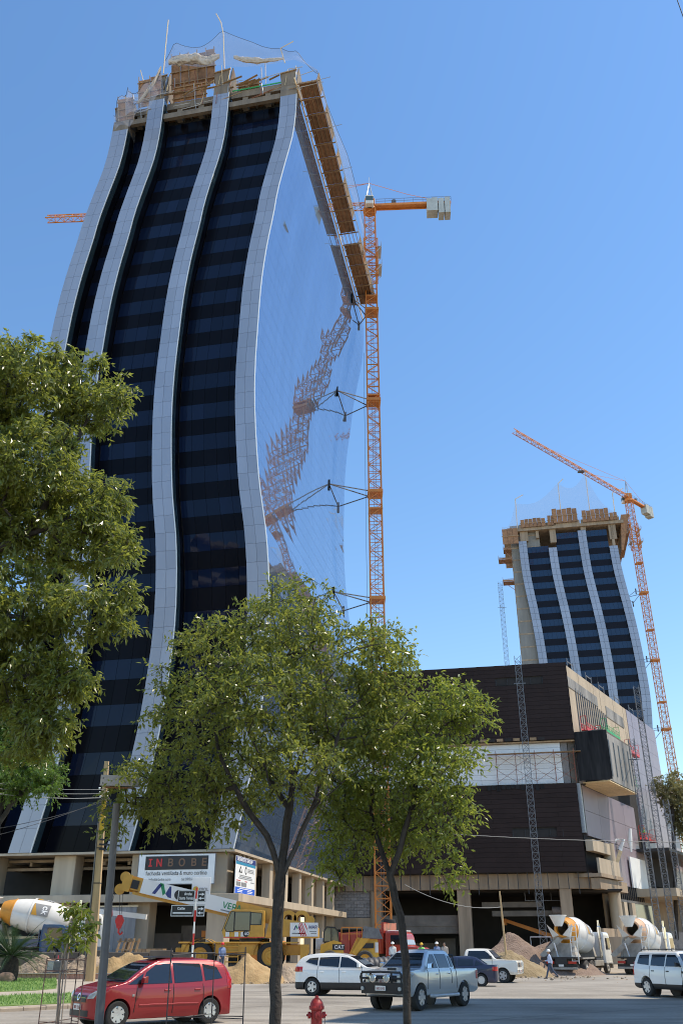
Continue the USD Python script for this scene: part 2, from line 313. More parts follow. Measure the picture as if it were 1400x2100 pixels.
# ================================================================== ground
def sstep(x, a, b):
    t = np.clip((np.asarray(x, float) - a) / (b - a), 0, 1); return t * t * (3 - 2 * t)
def gz(x, y): return 0.4 * sstep(y, 61, 66.5) * (1 - sstep(x, 6, 13)) + 0.85 * sstep(y, 63.5, 65) * (1 - sstep(x, -15.5, -12))
def sheet(name, xs, ys, matk, dz=0.0, noise=0.0, **kw):
    X, Y = np.meshgrid(xs, ys); Z = gz(X, Y) + dz
    if noise: Z = Z + noise * (meshkit.fbm(np.stack([X * 0.5, Y * 0.5, 0 * X], -1), 4) - 0.5) * sstep(Y, 61, 66) 
    return obj(name, MB().grid(np.stack([X, Y, Z], -1)), matk, smooth=True, kind='structure', **kw)
gx = np.concatenate([[-3000, -900, -300, -120], np.linspace(-60, 60, 81), [120, 300, 900, 3000]])
gy = np.concatenate([[-1500, -400, -100, -30], np.linspace(0, 130, 88), [160, 300, 900, 3500]])
sheet('ground', gx, gy, 'dirt', noise=0.25)
xs = np.linspace(-90, 90, 61); t = np.linspace(0, 1, 30)
yend = 60 + 15 * sstep(xs, 4, 12)
Xr = np.repeat(xs[None], 30, 0); Yr = 3 + (yend[None] - 3) * t[:, None]
wob = (meshkit.noise(np.stack([Xr * .35, Yr * .35, 0 * Xr], -1)) - .5) * 3 * (t[:, None] ** 8)
Yr = Yr + wob
obj('road', MB().grid(np.stack([Xr, Yr, gz(Xr, Yr) + 0.03], -1)), 'road', kind='structure', smooth=True)
# corner island on the left: lawns, paths, kerb (street edge runs diagonally)
dv, nv = np.array([.69, .724]), np.array([-.724, .69])
def dn(d, n): return d * dv + n * nv
def flat(name, poly, z0, z1, matk, **kw):
    p = np.array(poly, float)
    return obj(name, MB().prism(p, (0, 0, z0), (1, 0, 0), (0, 1, 0), (0, 0, z1 - z0)), matk, **kw)
flat('pavement', [dn(-60, 30.75), dn(24, 30.75), dn(27, 33), dn(36, 48), dn(42, 60), dn(42, 64), dn(-60, 64)], -0.1, 0.14, 'path_stone', kind='structure')
lawnA = [dn(-60, 31.2), dn(22.5, 31.2), dn(24.5, 33), dn(25.5, 37.6), dn(-60, 37.6)]
lawnB = [dn(-60, 41.3), dn(23.2, 41.3), dn(25, 42.6), dn(32.5, 55.5), dn(32, 58), dn(-60, 58)]
flat('lawn', lawnA, -0.1, 0.17, 'turf', kind='structure'); flat('lawn', lawnB, -0.1, 0.17, 'turf', kind='structure')
def inside(poly, pts):
    from shapely import Polygon, contains_xy
    return contains_xy(Polygon([tuple(p) for p in poly]), pts[:, 0], pts[:, 1])
def blades(pts, z, hmin, hmax, seed):
    r = np.random.default_rng(seed); n = len(pts); a = r.uniform(0, 6.28, n); h = r.uniform(hmin, hmax, n); w = r.uniform(.012, .03, n)
    b = np.column_stack([pts, np.full(n, z)]); s = np.column_stack([np.cos(a), np.sin(a), 0 * a])
    lean = np.column_stack([r.normal(0, .35, n) * h, r.normal(0, .35, n) * h, h])
    V = np.stack([b - s * w[:, None], b + s * w[:, None], b + lean], 1).reshape(-1, 3)
    return V, np.arange(3 * n).reshape(-1, 3)
r = np.random.default_rng(3); mb = MB()
for poly in (lawnA, lawnB):
    c = np.stack([dn(d, n) for d, n in zip(r.uniform(-8, 33, 60000), r.uniform(31, 58.5, 60000))]); c = c[inside(poly, c)]
    mb.raw(*blades(c, 0.165, .05, .13, 5))
obj('lawn_grass', mb, 'blade', kind='stuff', label='short mown green grass on the corner lawns left of the red minivan', cat='grass')
kb = MB(); 
kp = UsdGeom.Xform.Define(stage, '/World/kerb').GetPrim(); kp.SetCustomDataByKey('kind', 'structure')
dk = -12.0
while dk < 24:
    L = 0.82; p0, p1, p2, p3 = dn(dk + .012, 30.35), dn(dk + L - .012, 30.35), dn(dk + L - .012, 30.745), dn(dk + .012, 30.745)
    h = 0.155 + random.uniform(-.012, .012)
    obj('kerb_stone', MB().hull([(*p, -.1) for p in (p0, p1, p2, p3)] + [(*p, h) for p in (p0 + nv * .03, p1 + nv * .03, p2, p3)] + [(*p, h - .03) for p in (p0, p1)]), 'kerb', kp); dk += L
# near verge (camera side) with earth and tufts
vg = np.linspace(-14, 16, 61); vy = np.linspace(-6, 21.6, 30)
X, Y = np.meshgrid(vg, vy); edge = sstep(Y, 20.6, 21.6)
Z = 0.30 * (1 - edge) - 0.1 * edge + .05 * (meshkit.fbm(np.stack([X * 1.5, Y * 1.5, 0 * X], -1), 4) - .5)
obj('verge', MB().grid(np.stack([X, Y, Z], -1)), 'earth', kind='structure', smooth=True)
pts = np.vstack([np.column_stack([r.normal(cx, sx, n), r.normal(cy, .35, n)]) for cx, sx, cy, n in ((-.45, .45, 20.6, 1600), (.25, .3, 20.7, 900), (1.9, .4, 20.6, 900))])
obj('verge_grass', MB().raw(*blades(pts, .26, .05, .20, 9)), 'blade', kind='stuff', label='ragged green grass tufts round the hydrant and the tree foot', cat='grass')

# ================================================================== near tower
C0 = np.array([-9.24, 80.0, 0.0]); PHI = -11.5
S1 = spline([9.5, 15.9, 19.8, 25.4, 29.2, 34, 39.4, 45, 50, 55.5, 61, 65, 73, 77.8, 83, 86, 91, 96, 100, 104, 109],
            [0, 1.24, 1.79, 2.23, 2.37, 2.2, 1.68, .76, .2, -.24, -.4, -.35, -.13, .28, .95, 1.25, 2.1, 3.0, 3.3, 3.35, 3.3])
def shear(a0, a1, b0, b1, z0, z1, S, mb=None, jit=0.0):
    mb = mb or MB(); s0, s1 = float(S(z0)), float(S(z1)); j = RNG.normal(0, jit, 4) if jit else np.zeros(4)
    v = [(a0 + s0, b0 + j[0], z0), (a1 + s0, b0 + j[1], z0), (a0 + s0, b1, z0), (a1 + s0, b1, z0), (a0 + s1, b0 + j[2], z1), (a1 + s1, b0 + j[3], z1), (a0 + s1, b1, z1), (a1 + s1, b1, z1)]
    return mb.raw(v, [(0, 2, 3, 1), (4, 5, 7, 6), (0, 1, 5, 4), (2, 6, 7, 3), (0, 4, 6, 2), (1, 3, 7, 5)])
tw = thing('glass_tower', 'tall unfinished tower with wavy white stripes and mirrored blue glass side, nearest building', 'tower', C0, PHI)
ZB = 9.5
cols = [(0.0, 103.7), (-9.55, 106.4), (-19.0, 107.6), (-23.9, 102.7)]
CW = 2.25
zrow = ZB + 2.05 * np.arange(60)
for i, (R, zt) in enumerate(cols):
    back, trim = MB(), MB(); st = MB()
    for k in range(60):
        z0, z1 = zrow[k], min(zrow[k] + 2.05, zt)
        if z0 >= zt - .1: break
        g = 0.012
        for h in (0, 1):
            a0 = R - CW + h * CW / 2 + g; a1 = R - CW + (h + 1) * CW / 2 - g
            m = shear(a0, a1, 0, .06, z0 + g, z1 - g, S1, st if i == 3 else None, 0.0)
            if i < 3: obj('stripe_panel', m, 'white_panel', tw)
        shear(R - CW + .06, R - .06, .07, .9, z0, z1, S1, back)
        shear(R - .055, R + .02, -.03, .10, z0, z1, S1, trim); 
    if i == 3: obj('stripe_panel', st, 'white_panel', tw, kind='stuff')
    obj('stripe_backing', back, 'steel_grey', tw); obj('edge_trim', trim, 'edge_trim', tw)
    dr = MB()
    for k in range(60):
        z0, z1 = zrow[k], min(zrow[k] + 2.05, zt)
        if z0 >= zt - .1: break
        shear(R - CW + .06, R - .05, .92, 2.3, z0, z1, S1, dr)
    obj('inner_return', dr, 'spandrel_glass', tw)
    if i in (1, 2, 3):                                    # glass return beside the recessed bay
        for k in range(0, 60):
            z0, z1 = zrow[k], min(zrow[k] + 2.05, zt)
            if z0 >= zt - .1: break
            if k % 2 == 0: rt = MB()
            shear(R - .05, R + .0, .105, 1.05, z0 + (.04 if k % 2 == 0 else 0), z1, S1, rt)
            if k % 2 == 1: obj('return_pane', rt, 'return_glass', tw)
zc = [48.07 + 4.1 * k for k in range(-3, 14)] + [35.77 - 4.55 * k for k in range(1, 6)]
zc = sorted(zc)
for R0, R1, n in ((-9.55, 0.0, 5), (-19.0, -9.55, 5), (-23.9, -19.0, 2)):
    A0, A1 = R0 + .03, R1 - CW - .0; w = (A1 - A0) / n
    zprev = ZB - .1
    for k, z in enumerate(zc):
        zt = (z + zc[k + 1]) / 2 if k + 1 < len(zc) else 103.55
        z0, z1 = z - 1.02, z + 1.02
        for j in range(n):
            a0, a1 = A0 + j * w + .015, A0 + (j + 1) * w - .015
            sp = MB()
            shear(a0, a1, 2.2, 2.26, zprev, z0 - .02, S1, sp, .004)
            obj('spandrel_panel', sp, 'spandrel_glass', tw)
            obj('window_pane', shear(a0, a1, 2.2, 2.25, z0, z1, S1, None, .007), 'window_glass', tw)
        zprev = z1 + .02
    for j in range(n): obj('top_panel', shear(A0 + j * w + .015, A0 + (j + 1) * w - .015, 2.2, 2.26, zprev, 104.6, S1), 'spandrel_glass', tw)
# mirrored side: facets follow the wave
NB = 35; bw = 50.0 / NB; stuffm = MB(); backm = MB()
rj = np.random.default_rng(21)
zs = [z for z in zrow if z < 103.4] + [103.6]
for k in range(len(zs) - 1):
    z0, z1 = zs[k], zs[k + 1]; s0, s1 = float(S1(z0)), float(S1(z1))
    backm.raw([(s0 - .05, .1, z0), (s0 - .05, 50, z0), (s1 - .05, 50, z1), (s1 - .05, .1, z1)], [(0, 1, 2, 3)])
    for j in range(NB):
        b0, b1 = .1 + j * bw + .005, .1 + (j + 1) * bw - .005; e = rj.normal(0, .0011, 4)
        v = [(s0 + e[0], b0, z0 + .012), (s0 + e[1], b1, z0 + .012), (s1 + e[2], b1, z1 - .012), (s1 + e[3], b0, z1 - .012)]
        if j < 6: obj('mirror_pane', MB().raw(v, [(0, 1, 2, 3)]), 'side_glass', tw)
        else: stuffm.raw(v, [(0, 1, 2, 3)])
obj('mirror_pane', stuffm, 'side_glass', tw, kind='stuff')
obj('mirror_backing', backm, 'galv', tw)
core = MB()
for k in range(len(zs) - 1): shear(-26.0, -.2, 2.6, 49.9, zs[k], zs[k + 1], S1, core)
obj('core', core, 'concrete_dark', tw)
obj('soffit', MB().box(-26.2, .1, .05, 50, ZB - .22, ZB - .02), 'concrete_light', tw)
# podium
for a0, a1 in ((-2.3, -.7), (-9.5, -7.45), (-16.95, -14.85), (-24.4, -22.4)):
    obj('pillar', MB().bev(a0, a1, .7, 2.3, -.2, ZB - .22, .04), 'concrete_light', tw)
for b0 in (7.0, 12.6, 18.5, 24.4, 30.4, 36.2, 42):
    obj('pillar', MB().bev(-1.1, -.25, b0, b0 + 1.0, -.2, ZB - .22, .03), 'concrete_light', tw)
for b0, b1 in ((8.6, 12.0), (20, 24.4), (31, 36), (37.5, 42)):
    obj('infill_wall', MB().box(-2.6, -2.2, b0, b1, 5.9, ZB - .22), 'concrete', tw)
obj('ledge', MB().bev(-27, .75, -.25, .5, 5.35, 5.98, .02), 'concrete_light', tw)
obj('ledge', MB().bev(-.6, .75, .52, 46, 5.35, 5.98, .02), 'concrete_light', tw)
obj('upper_floor', MB().box(-26.5, -.62, .52, 46, 5.45, 5.85), 'concrete_dark', tw)
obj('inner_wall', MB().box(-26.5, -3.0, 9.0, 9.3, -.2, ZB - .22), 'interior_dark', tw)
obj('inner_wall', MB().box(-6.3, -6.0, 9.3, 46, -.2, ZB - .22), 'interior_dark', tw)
ib = MB()
for z in (9.0, 8.3): ib.box(-26, -3, 2.5, 3.0, z - .12, z + .12)
for a in np.arange(-25, -3, 2.4): ib.box(a, a + .25, 2.3, 9, 8.55, 8.85)
obj('ceiling_beam', ib, 'concrete', tw)
for a0, a1, z1 in ((-8.6, -5.2, 3.0), (-14.0, -10.0, 2.6), (-5.4, -2.6, 3.6)):
    obj('infill_wall', MB().box(a0, a1, 3.2, 3.5, -.2, z1), 'concrete_dark', tw)
# unfinished top
T = 3.33
sl = MB().box(-24 + T, T - .1, 2.4, 49.8, 104.0, 104.25); obj('floor_slab', sl, 'concrete_raw', tw)
obj('back_wall', MB().box(-25.8 + T, T - .3, 2.9, 3.1, 102.5, 106.2), 'interior_dark', tw)
for (a0, a1) in ((-9.5, -2.2), (-18.9, -11.8), (-23.8, -21.3)):
    obj('edge_beam', MB().box(a0 + T, a1 + T, .25, .75, 103.75, 104.7), 'concrete_raw', tw)
    obj('edge_beam', MB().box(a0 + T, a1 + T, .9, 1.5, 106.2, 107.45), 'concrete_raw', tw)
    for q in (.22, .66): obj('stub_column', MB().box(a0 + T + (a1 - a0) * q, a0 + T + (a1 - a0) * q + .75, 1.0, 1.7, 104.25, 106.2), 'concrete_raw', tw)
    for q in np.arange(.1, 1, .16): obj('floor_joist', MB().box(a0 + T + (a1 - a0) * q, a0 + T + (a1 - a0) * q + .22, 1.5, 12, 105.7, 106.2), 'concrete_dark', tw)
    obj('deck', MB().box(a0 + T - 2.3, a1 + T, 1.5, 49, 106.2, 106.5), 'formwork', tw)
for i, (R, zt) in enumerate(cols):
    c = MB().box(R - CW + T, R + T, .08, 1.4, zt + .05, zt + 1.9); obj('column_cap', c, 'concrete_raw', tw)
    f = MB().hull([(R - .14 + T, y, z) for y, z in ((.1, zt + 1.6), (3.4, zt + 1.6), (2.6, zt + 5.6), (.9, zt + 6.2), (.4, zt + 4.4))] + [(R + T, y, z) for y, z in ((.1, zt + 1.6), (3.4, zt + 1.6), (2.6, zt + 5.6), (.9, zt + 6.2), (.4, zt + 4.4))]); obj('fin_wall', f, 'concrete_raw', tw)
    obj('cap_shutter', MB().hull([(R - CW + T, .5, zt + 2.45), (R - .3 + T, .5, zt + 2.45), (R - CW + T - .2, .15, zt + 4.6), (R - .3 + T, .15, zt + 4.9), (R - CW + T, .62, zt + 2.45), (R - .3 + T, .62, zt + 2.45), (R - CW + T - .2, .27, zt + 4.6), (R - .3 + T, .27, zt + 4.9)]), 'concrete_raw', tw)
    obj('shutter_edge', MB().beam((R - CW + T - .2, .1, zt + 4.7), (R - .1 + T, .1, zt + 5.0), .16, .2), 'timber', tw)
    for dx in (.4, 1.7): obj('prop', MB().tube([(R - dx + T, .2, zt + 2.3), (R - dx + T + .25, .3, zt + 5.6)], .05, 5), 'plank_pale', tw)
    if i == 2:
        for dx in (0, CW): obj('corner_post', MB().box(R - dx + T - .06, R - dx + T + .06, .05, .17, zt, zt + 4.6), 'steel_grey', tw)

def shutter_box(name, label, p0, ua, ub, la, lb, h, tilt=0.0, parent=None):   # plywood shutter panels with ribs, local to the tower
    t = thing(name, label, 'formwork', (0, 0, 0), 0)
    return t
Rz = np.array([[math.cos(math.radians(PHI)), -math.sin(math.radians(PHI)), 0], [math.sin(math.radians(PHI)), math.cos(math.radians(PHI)), 0], [0, 0, 1]])
def TWL(p): return C0 + Rz @ np.asarray(p, float)
def plywood(label, a0, a1, b, z0, z1, lean=0.8, seed=0):
    t = thing('formwork_shutter', label, 'formwork', TWL((a0, b, z0)), PHI, 'timber shutters on the tower top')
    n = max(2, int((a1 - a0) / 1.25)); w = (a1 - a0) / n; h = z1 - z0; rr = random.Random(seed)
    for k in range(n):
        dz = rr.uniform(-.25, .25)
        obj('shutter_board', MB().hull([(k * w + .03, 0, 0), ((k + 1) * w - .03, 0, 0), (k * w + .03, -lean, h + dz), ((k + 1) * w - .03, -lean, h + dz), (k * w + .03, .08, 0), ((k + 1) * w - .03, .08, 0), (k * w + .03, .08 - lean, h + dz), ((k + 1) * w - .03, .08 - lean, h + dz)]), 'formwork', t)
    for q in (.15, .5, .85):
        obj('waler', MB().beam((-.2, -lean * q - .09, h * q), (a1 - a0 + .2, -lean * q - .09, h * q), .14, .12), 'timber', t)
    for k in range(n + 1):
        obj('stud', MB().beam((k * w, -.04 * 1, -.3), (k * w, -lean - .2, h + rr.uniform(.1, .5)), .09, .09), 'timber', t)
    return t
plywood('brown plywood shutter leaning out between first and second stripe tops', -22.9 + T, -19.6 + T, .4, 107.2, 111.6, 1.0, 1)
plywood('highest brown plywood shutter between second and third stripe tops', -18.6 + T, -12.2 + T, 1.2, 110.6, 115.8, 1.4, 2)
plywood('lower brown shutter board above the middle bay roof beam', -18.0 + T, -13.2 + T, .9, 107.6, 110.2, .5, 3)

plywood('small tilted shutter over the left corner bay of the tower top', -25.4 + T, -23.2 + T, .2, 104.8, 107.6, 1.2, 5)
plywood('low brown shutter board above the right bay roof beam', -8.6 + T, -5.6 + T, 1.1, 107.5, 109.0, .3, 6)
rk = thing('scaffold', 'thin tube scaffold and loose rods along the ragged tower top edge', 'scaffold', TWL((0, 0, 0)), PHI)
r9 = random.Random(17)
for k in range(46):
    a = r9.uniform(-25.5, 0) + T; z = r9.choice((104.8, 107.6, 108.5)) + r9.uniform(-.3, .8)
    if r9.random() < .5: obj('rod', MB().tube([(a, r9.uniform(-.2, 1), z), (a + r9.uniform(-.4, .4), r9.uniform(-.6, .6), z + r9.uniform(1.2, 4.2))], .045, 5), r9.choice(('plank_pale', 'rust_red', 'galv')), rk)
    else: obj('rod', MB().tube([(a, r9.uniform(-.2, .4), z), (a + r9.uniform(1.5, 4), r9.uniform(-.5, .4), z + r9.uniform(-.4, .6))], .05, 5), r9.choice(('timber', 'rust_red', 'galv')), rk)
for k in range(14):
    a = r9.uniform(-25, -1) + T; obj('loose_plank', MB().beam((a, r9.uniform(-.5, .6), 107.5 + r9.uniform(0, .5)), (a + r9.uniform(1.2, 3), r9.uniform(-.5, .6), 107.6 + r9.uniform(0, 1.2)), .25, .06), 'timber', rk)
obj('slab_edge_board', MB().box(-9.4 + T, -2.4 + T, .80, .86, 107.5, 107.75), 'platform_green', rk)

# timber catch platform hung along the top of the mirrored side
pf = thing('catch_platform', 'long brown timber catch platform along the top edge of the mirrored side', 'platform', TWL((T + .25, 0, 105.2)), PHI)
rr = random.Random(4); b = -.4; k = 0
while b < 44.0:
    L = 2.55
    if k != 11:
        for q in range(2):
            obj('deck_panel', MB().box(.08 + q * 1.24, 1.29 + q * 1.24, b + .04, b + L - .04, 0, .06 + rr.uniform(0, .03)), 'formwork', pf)
        if rr.random() < .75: obj('edge_board', MB().hull([(2.55, b, .05), (2.6, b, .05), (2.55, b + L - .1, .05), (2.6, b + L - .1, .05), (2.8, b, 1.5 + rr.uniform(-.3, .2)), (2.85, b, 1.4), (2.8, b + L - .1, 1.5), (2.85, b + L - .1, 1.4)]), 'timber', pf)
    for q in (.15, .75, 1.35, 1.95, 2.5): obj('joist', MB().beam((q, b - .1, -.09), (q, b + L + .1, -.09), .08, .14), 'timber', pf)
    obj('bearer', MB().beam((-.25, b, -.22), (3.0, b, -.22), .12, .16), 'timber', pf)
    if k % 3 == 0: obj('outrigger', MB().beam((2.3, b + .2, .1), (4.4, b + .2, .35), .06, .06), 'galv', pf)
    obj('bracket', MB().beam((-.1, b + .3, -.2), (.12, b + .5, -1.0), .06, .06).beam((.12, b + .5, -1.0), (.5, b + .5, -.3), .05, .05), 'galv', pf)
    b += L; k += 1
obj('rail', MB().tube([(2.9, -.5, 1.1), (2.9, 43.5, 1.1)], .035, 5).tube([(2.9, -.5, .6), (2.9, 43.5, .6)], .03, 5), 'galv', pf)
obj('edge_plank', MB().beam((-.2, -1.5, -.35), (-.2, 49.5, -.35), .12, .35), 'plank_pale', pf)

def netsheet(name, label, top, bot, Y, seed, sag=.4):
    n = 40; tt = np.linspace(0, 1, n); rn = np.random.default_rng(seed)
    tp = np.array([P(u, v, y) for (u, v), y in zip(top, Y)]); bp = np.array([P(u, v, y) for (u, v), y in zip(bot, Y)])
    ts = np.linspace(0, 1, len(top)); G = []
    for q in np.linspace(0, 1, 10):
        row = np.column_stack([np.interp(tt, ts, tp[:, c] * (1 - q) + bp[:, c] * q) for c in range(3)])
        row[:, 1] += .5 * np.sin(q * 3.1 + tt * 9) + .3 * (meshkit.noise(np.column_stack([tt * 8, np.full(n, q * 4), 0 * tt]), seed) - .5)
        row[:, 2] -= sag * np.sin(np.pi * ((tt * (len(top) - 1)) % 1)) * (1 - q)
        G.append(row)
    nt = obj(name, MB().grid(np.array(G)), 'safety_net', smooth=True, label=label, cat='net')
    obj('border_rope', MB().tube(G[0], .035, 4), 'cable_black', nt); return nt
netsheet('safety_net', 'thin grey safety net strung on poles above the tower top', [(336, 128), (357, 80), (412, 93), (455, 66), (520, 92), (577, 98), (608, 96), (650, 146)],
         [(338, 136), (368, 140), (412, 140), (460, 130), (520, 128), (577, 126), (606, 128), (652, 150)], [82] * 8, 1)
netsheet('safety_net', 'grey safety net hanging off the left corner of the tower top', [(262, 178), (250, 195), (240, 215), (233, 235)], [(300, 215), (275, 240), (262, 255), (236, 268)], [80.5] * 4, 2, .2)
netsheet('safety_net', 'dense grey net draped from the left shutter down to the first stripe', [(330, 140), (315, 165), (290, 180), (262, 182)], [(335, 190), (315, 210), (290, 228), (258, 240)], [79.8] * 4, 5, .2)
netsheet('safety_net', 'grey safety net along the outer edge of the catch platform', [(650, 146), (680, 235), (712, 320), (735, 400), (748, 470)], [(655, 185), (676, 260), (705, 345), (728, 420), (744, 490)], [83, 92, 103, 112, 120], 3, .2)
def drape(name, label, pts, Y, w, seed):
    p = np.array([P(u, v, Y) for u, v in pts]); n = 90; tt = np.linspace(0, 1, n); ts = np.linspace(0, 1, len(pts))
    c = np.column_stack([np.interp(tt, ts, p[:, k]) for k in range(3)]); G = []
    for a in np.linspace(0, 2 * np.pi, 25):
        rr_ = w * (0.15 + 1.3 * meshkit.fbm(np.column_stack([tt * 9, np.full(n, np.cos(a) * 1.6), np.full(n, np.sin(a) * 1.6)]), 4, seed)) * (.35 + .65 * np.sin(np.pi * np.clip(tt * .9 + .08, 0, 1)))
        G.append(c + np.column_stack([0 * tt, rr_ * np.cos(a) * .5, rr_ * np.sin(a) * .8]))
    return obj(name, MB().grid(np.array(G)), 'cloth', smooth=True, label=label, cat='tarpaulin')
drape('tarpaulin', 'crumpled pale grey tarpaulin bunched over the middle shutters', [(346, 126), (370, 122), (400, 118), (425, 125), (450, 114)], 80.0, 1.3, 1)
drape('tarpaulin', 'rolled pale tarpaulin slung between the two right stripe tops', [(479, 116), (500, 122), (540, 124), (582, 119)], 80.0, .7, 2)
drape('tarpaulin', 'dark bunched tarpaulin strip sagging at the left shutter', [(330, 138), (318, 165), (300, 190), (283, 210)], 79.6, .8, 3)
def mast_pole(label, pts, Y, r=.07):
    obj('roof_pole', MB().tube([P(u, v, Y) for u, v in pts], r, 6), 'plank_pale', smooth=True, label=label, cat='pole', group='poles on the tower top')
mast_pole('thin upright timber pole on the tower top, leftmost of the tall two', [(335, 150), (340, 90), (345, 40)], 81)
mast_pole('bent tall timber pole on the tower top above the third stripe', [(460, 140), (458, 70), (453, 45), (443, 27)], 81)
mast_pole('short bracket pole with slanted tip above the corner stripe', [(584, 128), (575, 98), (601, 84)], 81)
mast_pole('short stick above the leftmost shutter on the tower top', [(294, 165), (288, 143)], 81, .06)

# ================================================================== far tower
D0 = np.array([54.24, 255.0, 0.0])
S2b = spline([28, 40, 48, 56.5, 66, 77, 88, 95, 101, 106, 110, 114, 124], [-.2, .35, 1.0, 1.8, 2.6, 2.5, 1.95, 1.35, .72, .27, .08, 0, -.05])
ft = thing('striped_tower', 'second unfinished striped tower standing behind the dark shopping block', 'tower', D0, PHI)
fcols = [(4.9, 118.2), (14.0, 115.2), (23.5, 120.4), (32.4, 114.2)]
FW = 2.55; fz = np.arange(26, 124, 4.1)
for R, zt in fcols:
    for k in range(len(fz)):
        z0, z1 = fz[k], min(fz[k] + 4.1, zt)
        if z0 >= zt: break
        p_ = MB()
        for h in (0, 1):
            for zz0, zz1 in ((z0, (z0 + z1) / 2), ((z0 + z1) / 2, z1)): shear(R - FW + h * FW / 2 + .03, R - FW + (h + 1) * FW / 2 - .03, 0, .1, zz0 + .03, zz1 - .03, S2b, p_)
        obj('stripe_panel', p_, 'white_panel', ft)
    bk = MB()
    for k in range(len(fz)):
        if fz[k] < zt: shear(R - FW + .05, R - .05, .11, 1.2, fz[k], min(fz[k] + 4.1, zt), S2b, bk)
    obj('stripe_backing', bk, 'steel_black', ft)
for i, (R0, R1) in enumerate(((4.9, 14.0), (14.0, 23.5), (23.5, 32.4))):
    A0, A1 = R0 + .02, R1 - FW; w = (A1 - A0) / 5; top = (118, 120.2, 120.4)[i]
    for k in range(len(fz)):
        if fz[k] > top - 2: break
        m = MB()
        for j in range(5): shear(A0 + j * w + .02, A0 + (j + 1) * w - .02, .7, .8, fz[k] + 2.05, min(fz[k] + 4.08, top), S2b, m, .008)
        obj('window_band', m, 'far_window', ft)
        obj('spandrel_band', shear(A0, A1, .7, .78, fz[k], fz[k] + 2.03, S2b), 'far_spandrel', ft)
cw = MB()
for k in range(len(fz)):
    obj('core_wall', MB().box(0, 9.0, 1.25, 30, fz[k] + .45, fz[k] + 4.1), 'core_grey', ft)
    obj('floor_edge', MB().box(-.04, 9.0, 1.2, 30, fz[k], fz[k] + .44), 'concrete', ft)
    shear(7.5, 32.3, 1.3, 30, fz[k], fz[k] + 4.1, S2b, cw) if fz[k] < 112 else None
obj('core', cw, 'concrete_dark', ft)
obj('roof_slab', MB().box(-2.2, 35.2, -.4, 30, 121.6, 122.6), 'concrete', ft)
for a0, a1, z0, z1 in ((3, 5.5, 118.2, 121.6), (12.3, 14.2, 117, 121.6), (8, 8.9, 119, 121.6), (30.5, 32.6, 116.5, 121.6), (22, 23.6, 120.4, 121.6), (31, 31.8, 114.3, 121.6)):
    obj('stub_column', MB().box(a0, a1, .2, 1.5, z0, z1), 'concrete', ft)
for a0, a1, z0, z1 in ((3.5, 11.3, 122.6, 125.4), (13.6, 21.4, 123.2, 128.0), (22.8, 31.0, 122.7, 126.8), (-2.6, 2.4, 117.2, 122.6), (12.0, 14.0, 122.6, 126), (31.2, 33.5, 122.7, 125)):
    n = max(2, int((a1 - a0) / 1.3)); w = (a1 - a0) / n
    for j in range(n): obj('shutter_board', MB().box(a0 + j * w + .05, a0 + (j + 1) * w - .05, -.9, -.75, z0, z1 + random.uniform(-.25, .25)), 'formwork', ft)
    if z0 > 122: obj('roof_upstand', MB().box(a0 - .5, a1 + .5, -.35, .6, 122.6, 123.9), 'concrete', ft)
    obj('waler', MB().box(a0 - .2, a1 + .2, -1.05, -.91, (z0 + z1) / 2 - .1, (z0 + z1) / 2 + .1), 'timber', ft)
for z, w_ in ((104.5, 3.6), (112.0, 4.4), (115.4, 2.6)):
    for q in range(3): obj('side_platform', MB().box(-w_, -.1, -.5 + q * 1.1, .5 + q * 1.1, z, z + .12), 'formwork', ft)
    obj('side_rail', MB().beam((-w_, -.5, z + .9), (-.1, -.5, z + .9), .1).beam((-w_, -.5, z), (-w_, -.5, z + 1.6), .1).beam((-w_ * .5, -.5, z), (-w_ * .5, -.5, z + 1.0), .1).beam((-w_, -.55, z + .4), (-.1, -.55, z + .4), .06, .5), 'formwork', ft)
    obj('side_bracket', MB().beam((-w_ * .85, .4, z), (-.05, .4, z - 2.6), .14), 'rust_red', ft)
pl = MB()
for k in range(9): pl.box(34.3 + .0, 37.6, 1 + k * 3.0, 3.8 + k * 3.0, 121.3, 121.5)
obj('side_deck', pl, 'formwork', ft)
obj('side_shutter', MB().hull([(33.4, 0, 112.5), (34, 0, 112.5), (37.4, 0, 124.6), (34.8, 0, 124.6), (33.4, 14, 112.5), (34, 14, 112.5), (37.4, 14, 124.6), (34.8, 14, 124.6)]), 'formwork', ft)
lp = MB()
for a, z0, h, dx in ((2.4, 122, 13, 2.6), (16.5, 124, 15.5, 1.8), (25.5, 124, 17, 0), (33.0, 122, 12, 3.5)):
    lp.tube([(a, .5, z0), (a + .3, .5, z0 + h * .9), (a + .3 + dx, .5, z0 + h)], .13, 5)
obj('roof_pole', lp, 'plank_pale', ft)
n = 60; tt = np.linspace(0, 1, n); xk = [-2.5, 2.5, 16.6, 25.5, 33]; zk = [124, 132, 138, 140.5, 126]; G = []
for q in np.linspace(0, 1, 7):
    a = np.interp(tt, np.linspace(0, 1, 5), xk); z = np.interp(tt, np.linspace(0, 1, 5), zk) - 3.2 * np.sin(np.pi * ((tt * 4) % 1)) * (1 - q) ** .5
    G.append(np.column_stack([a, .3 + np.sin(tt * 12 + q) * .4, z * (1 - q) + 123 * q]))
tagn = obj('roof_net', MB().grid(np.array(G)), 'safety_net', ft, smooth=True)

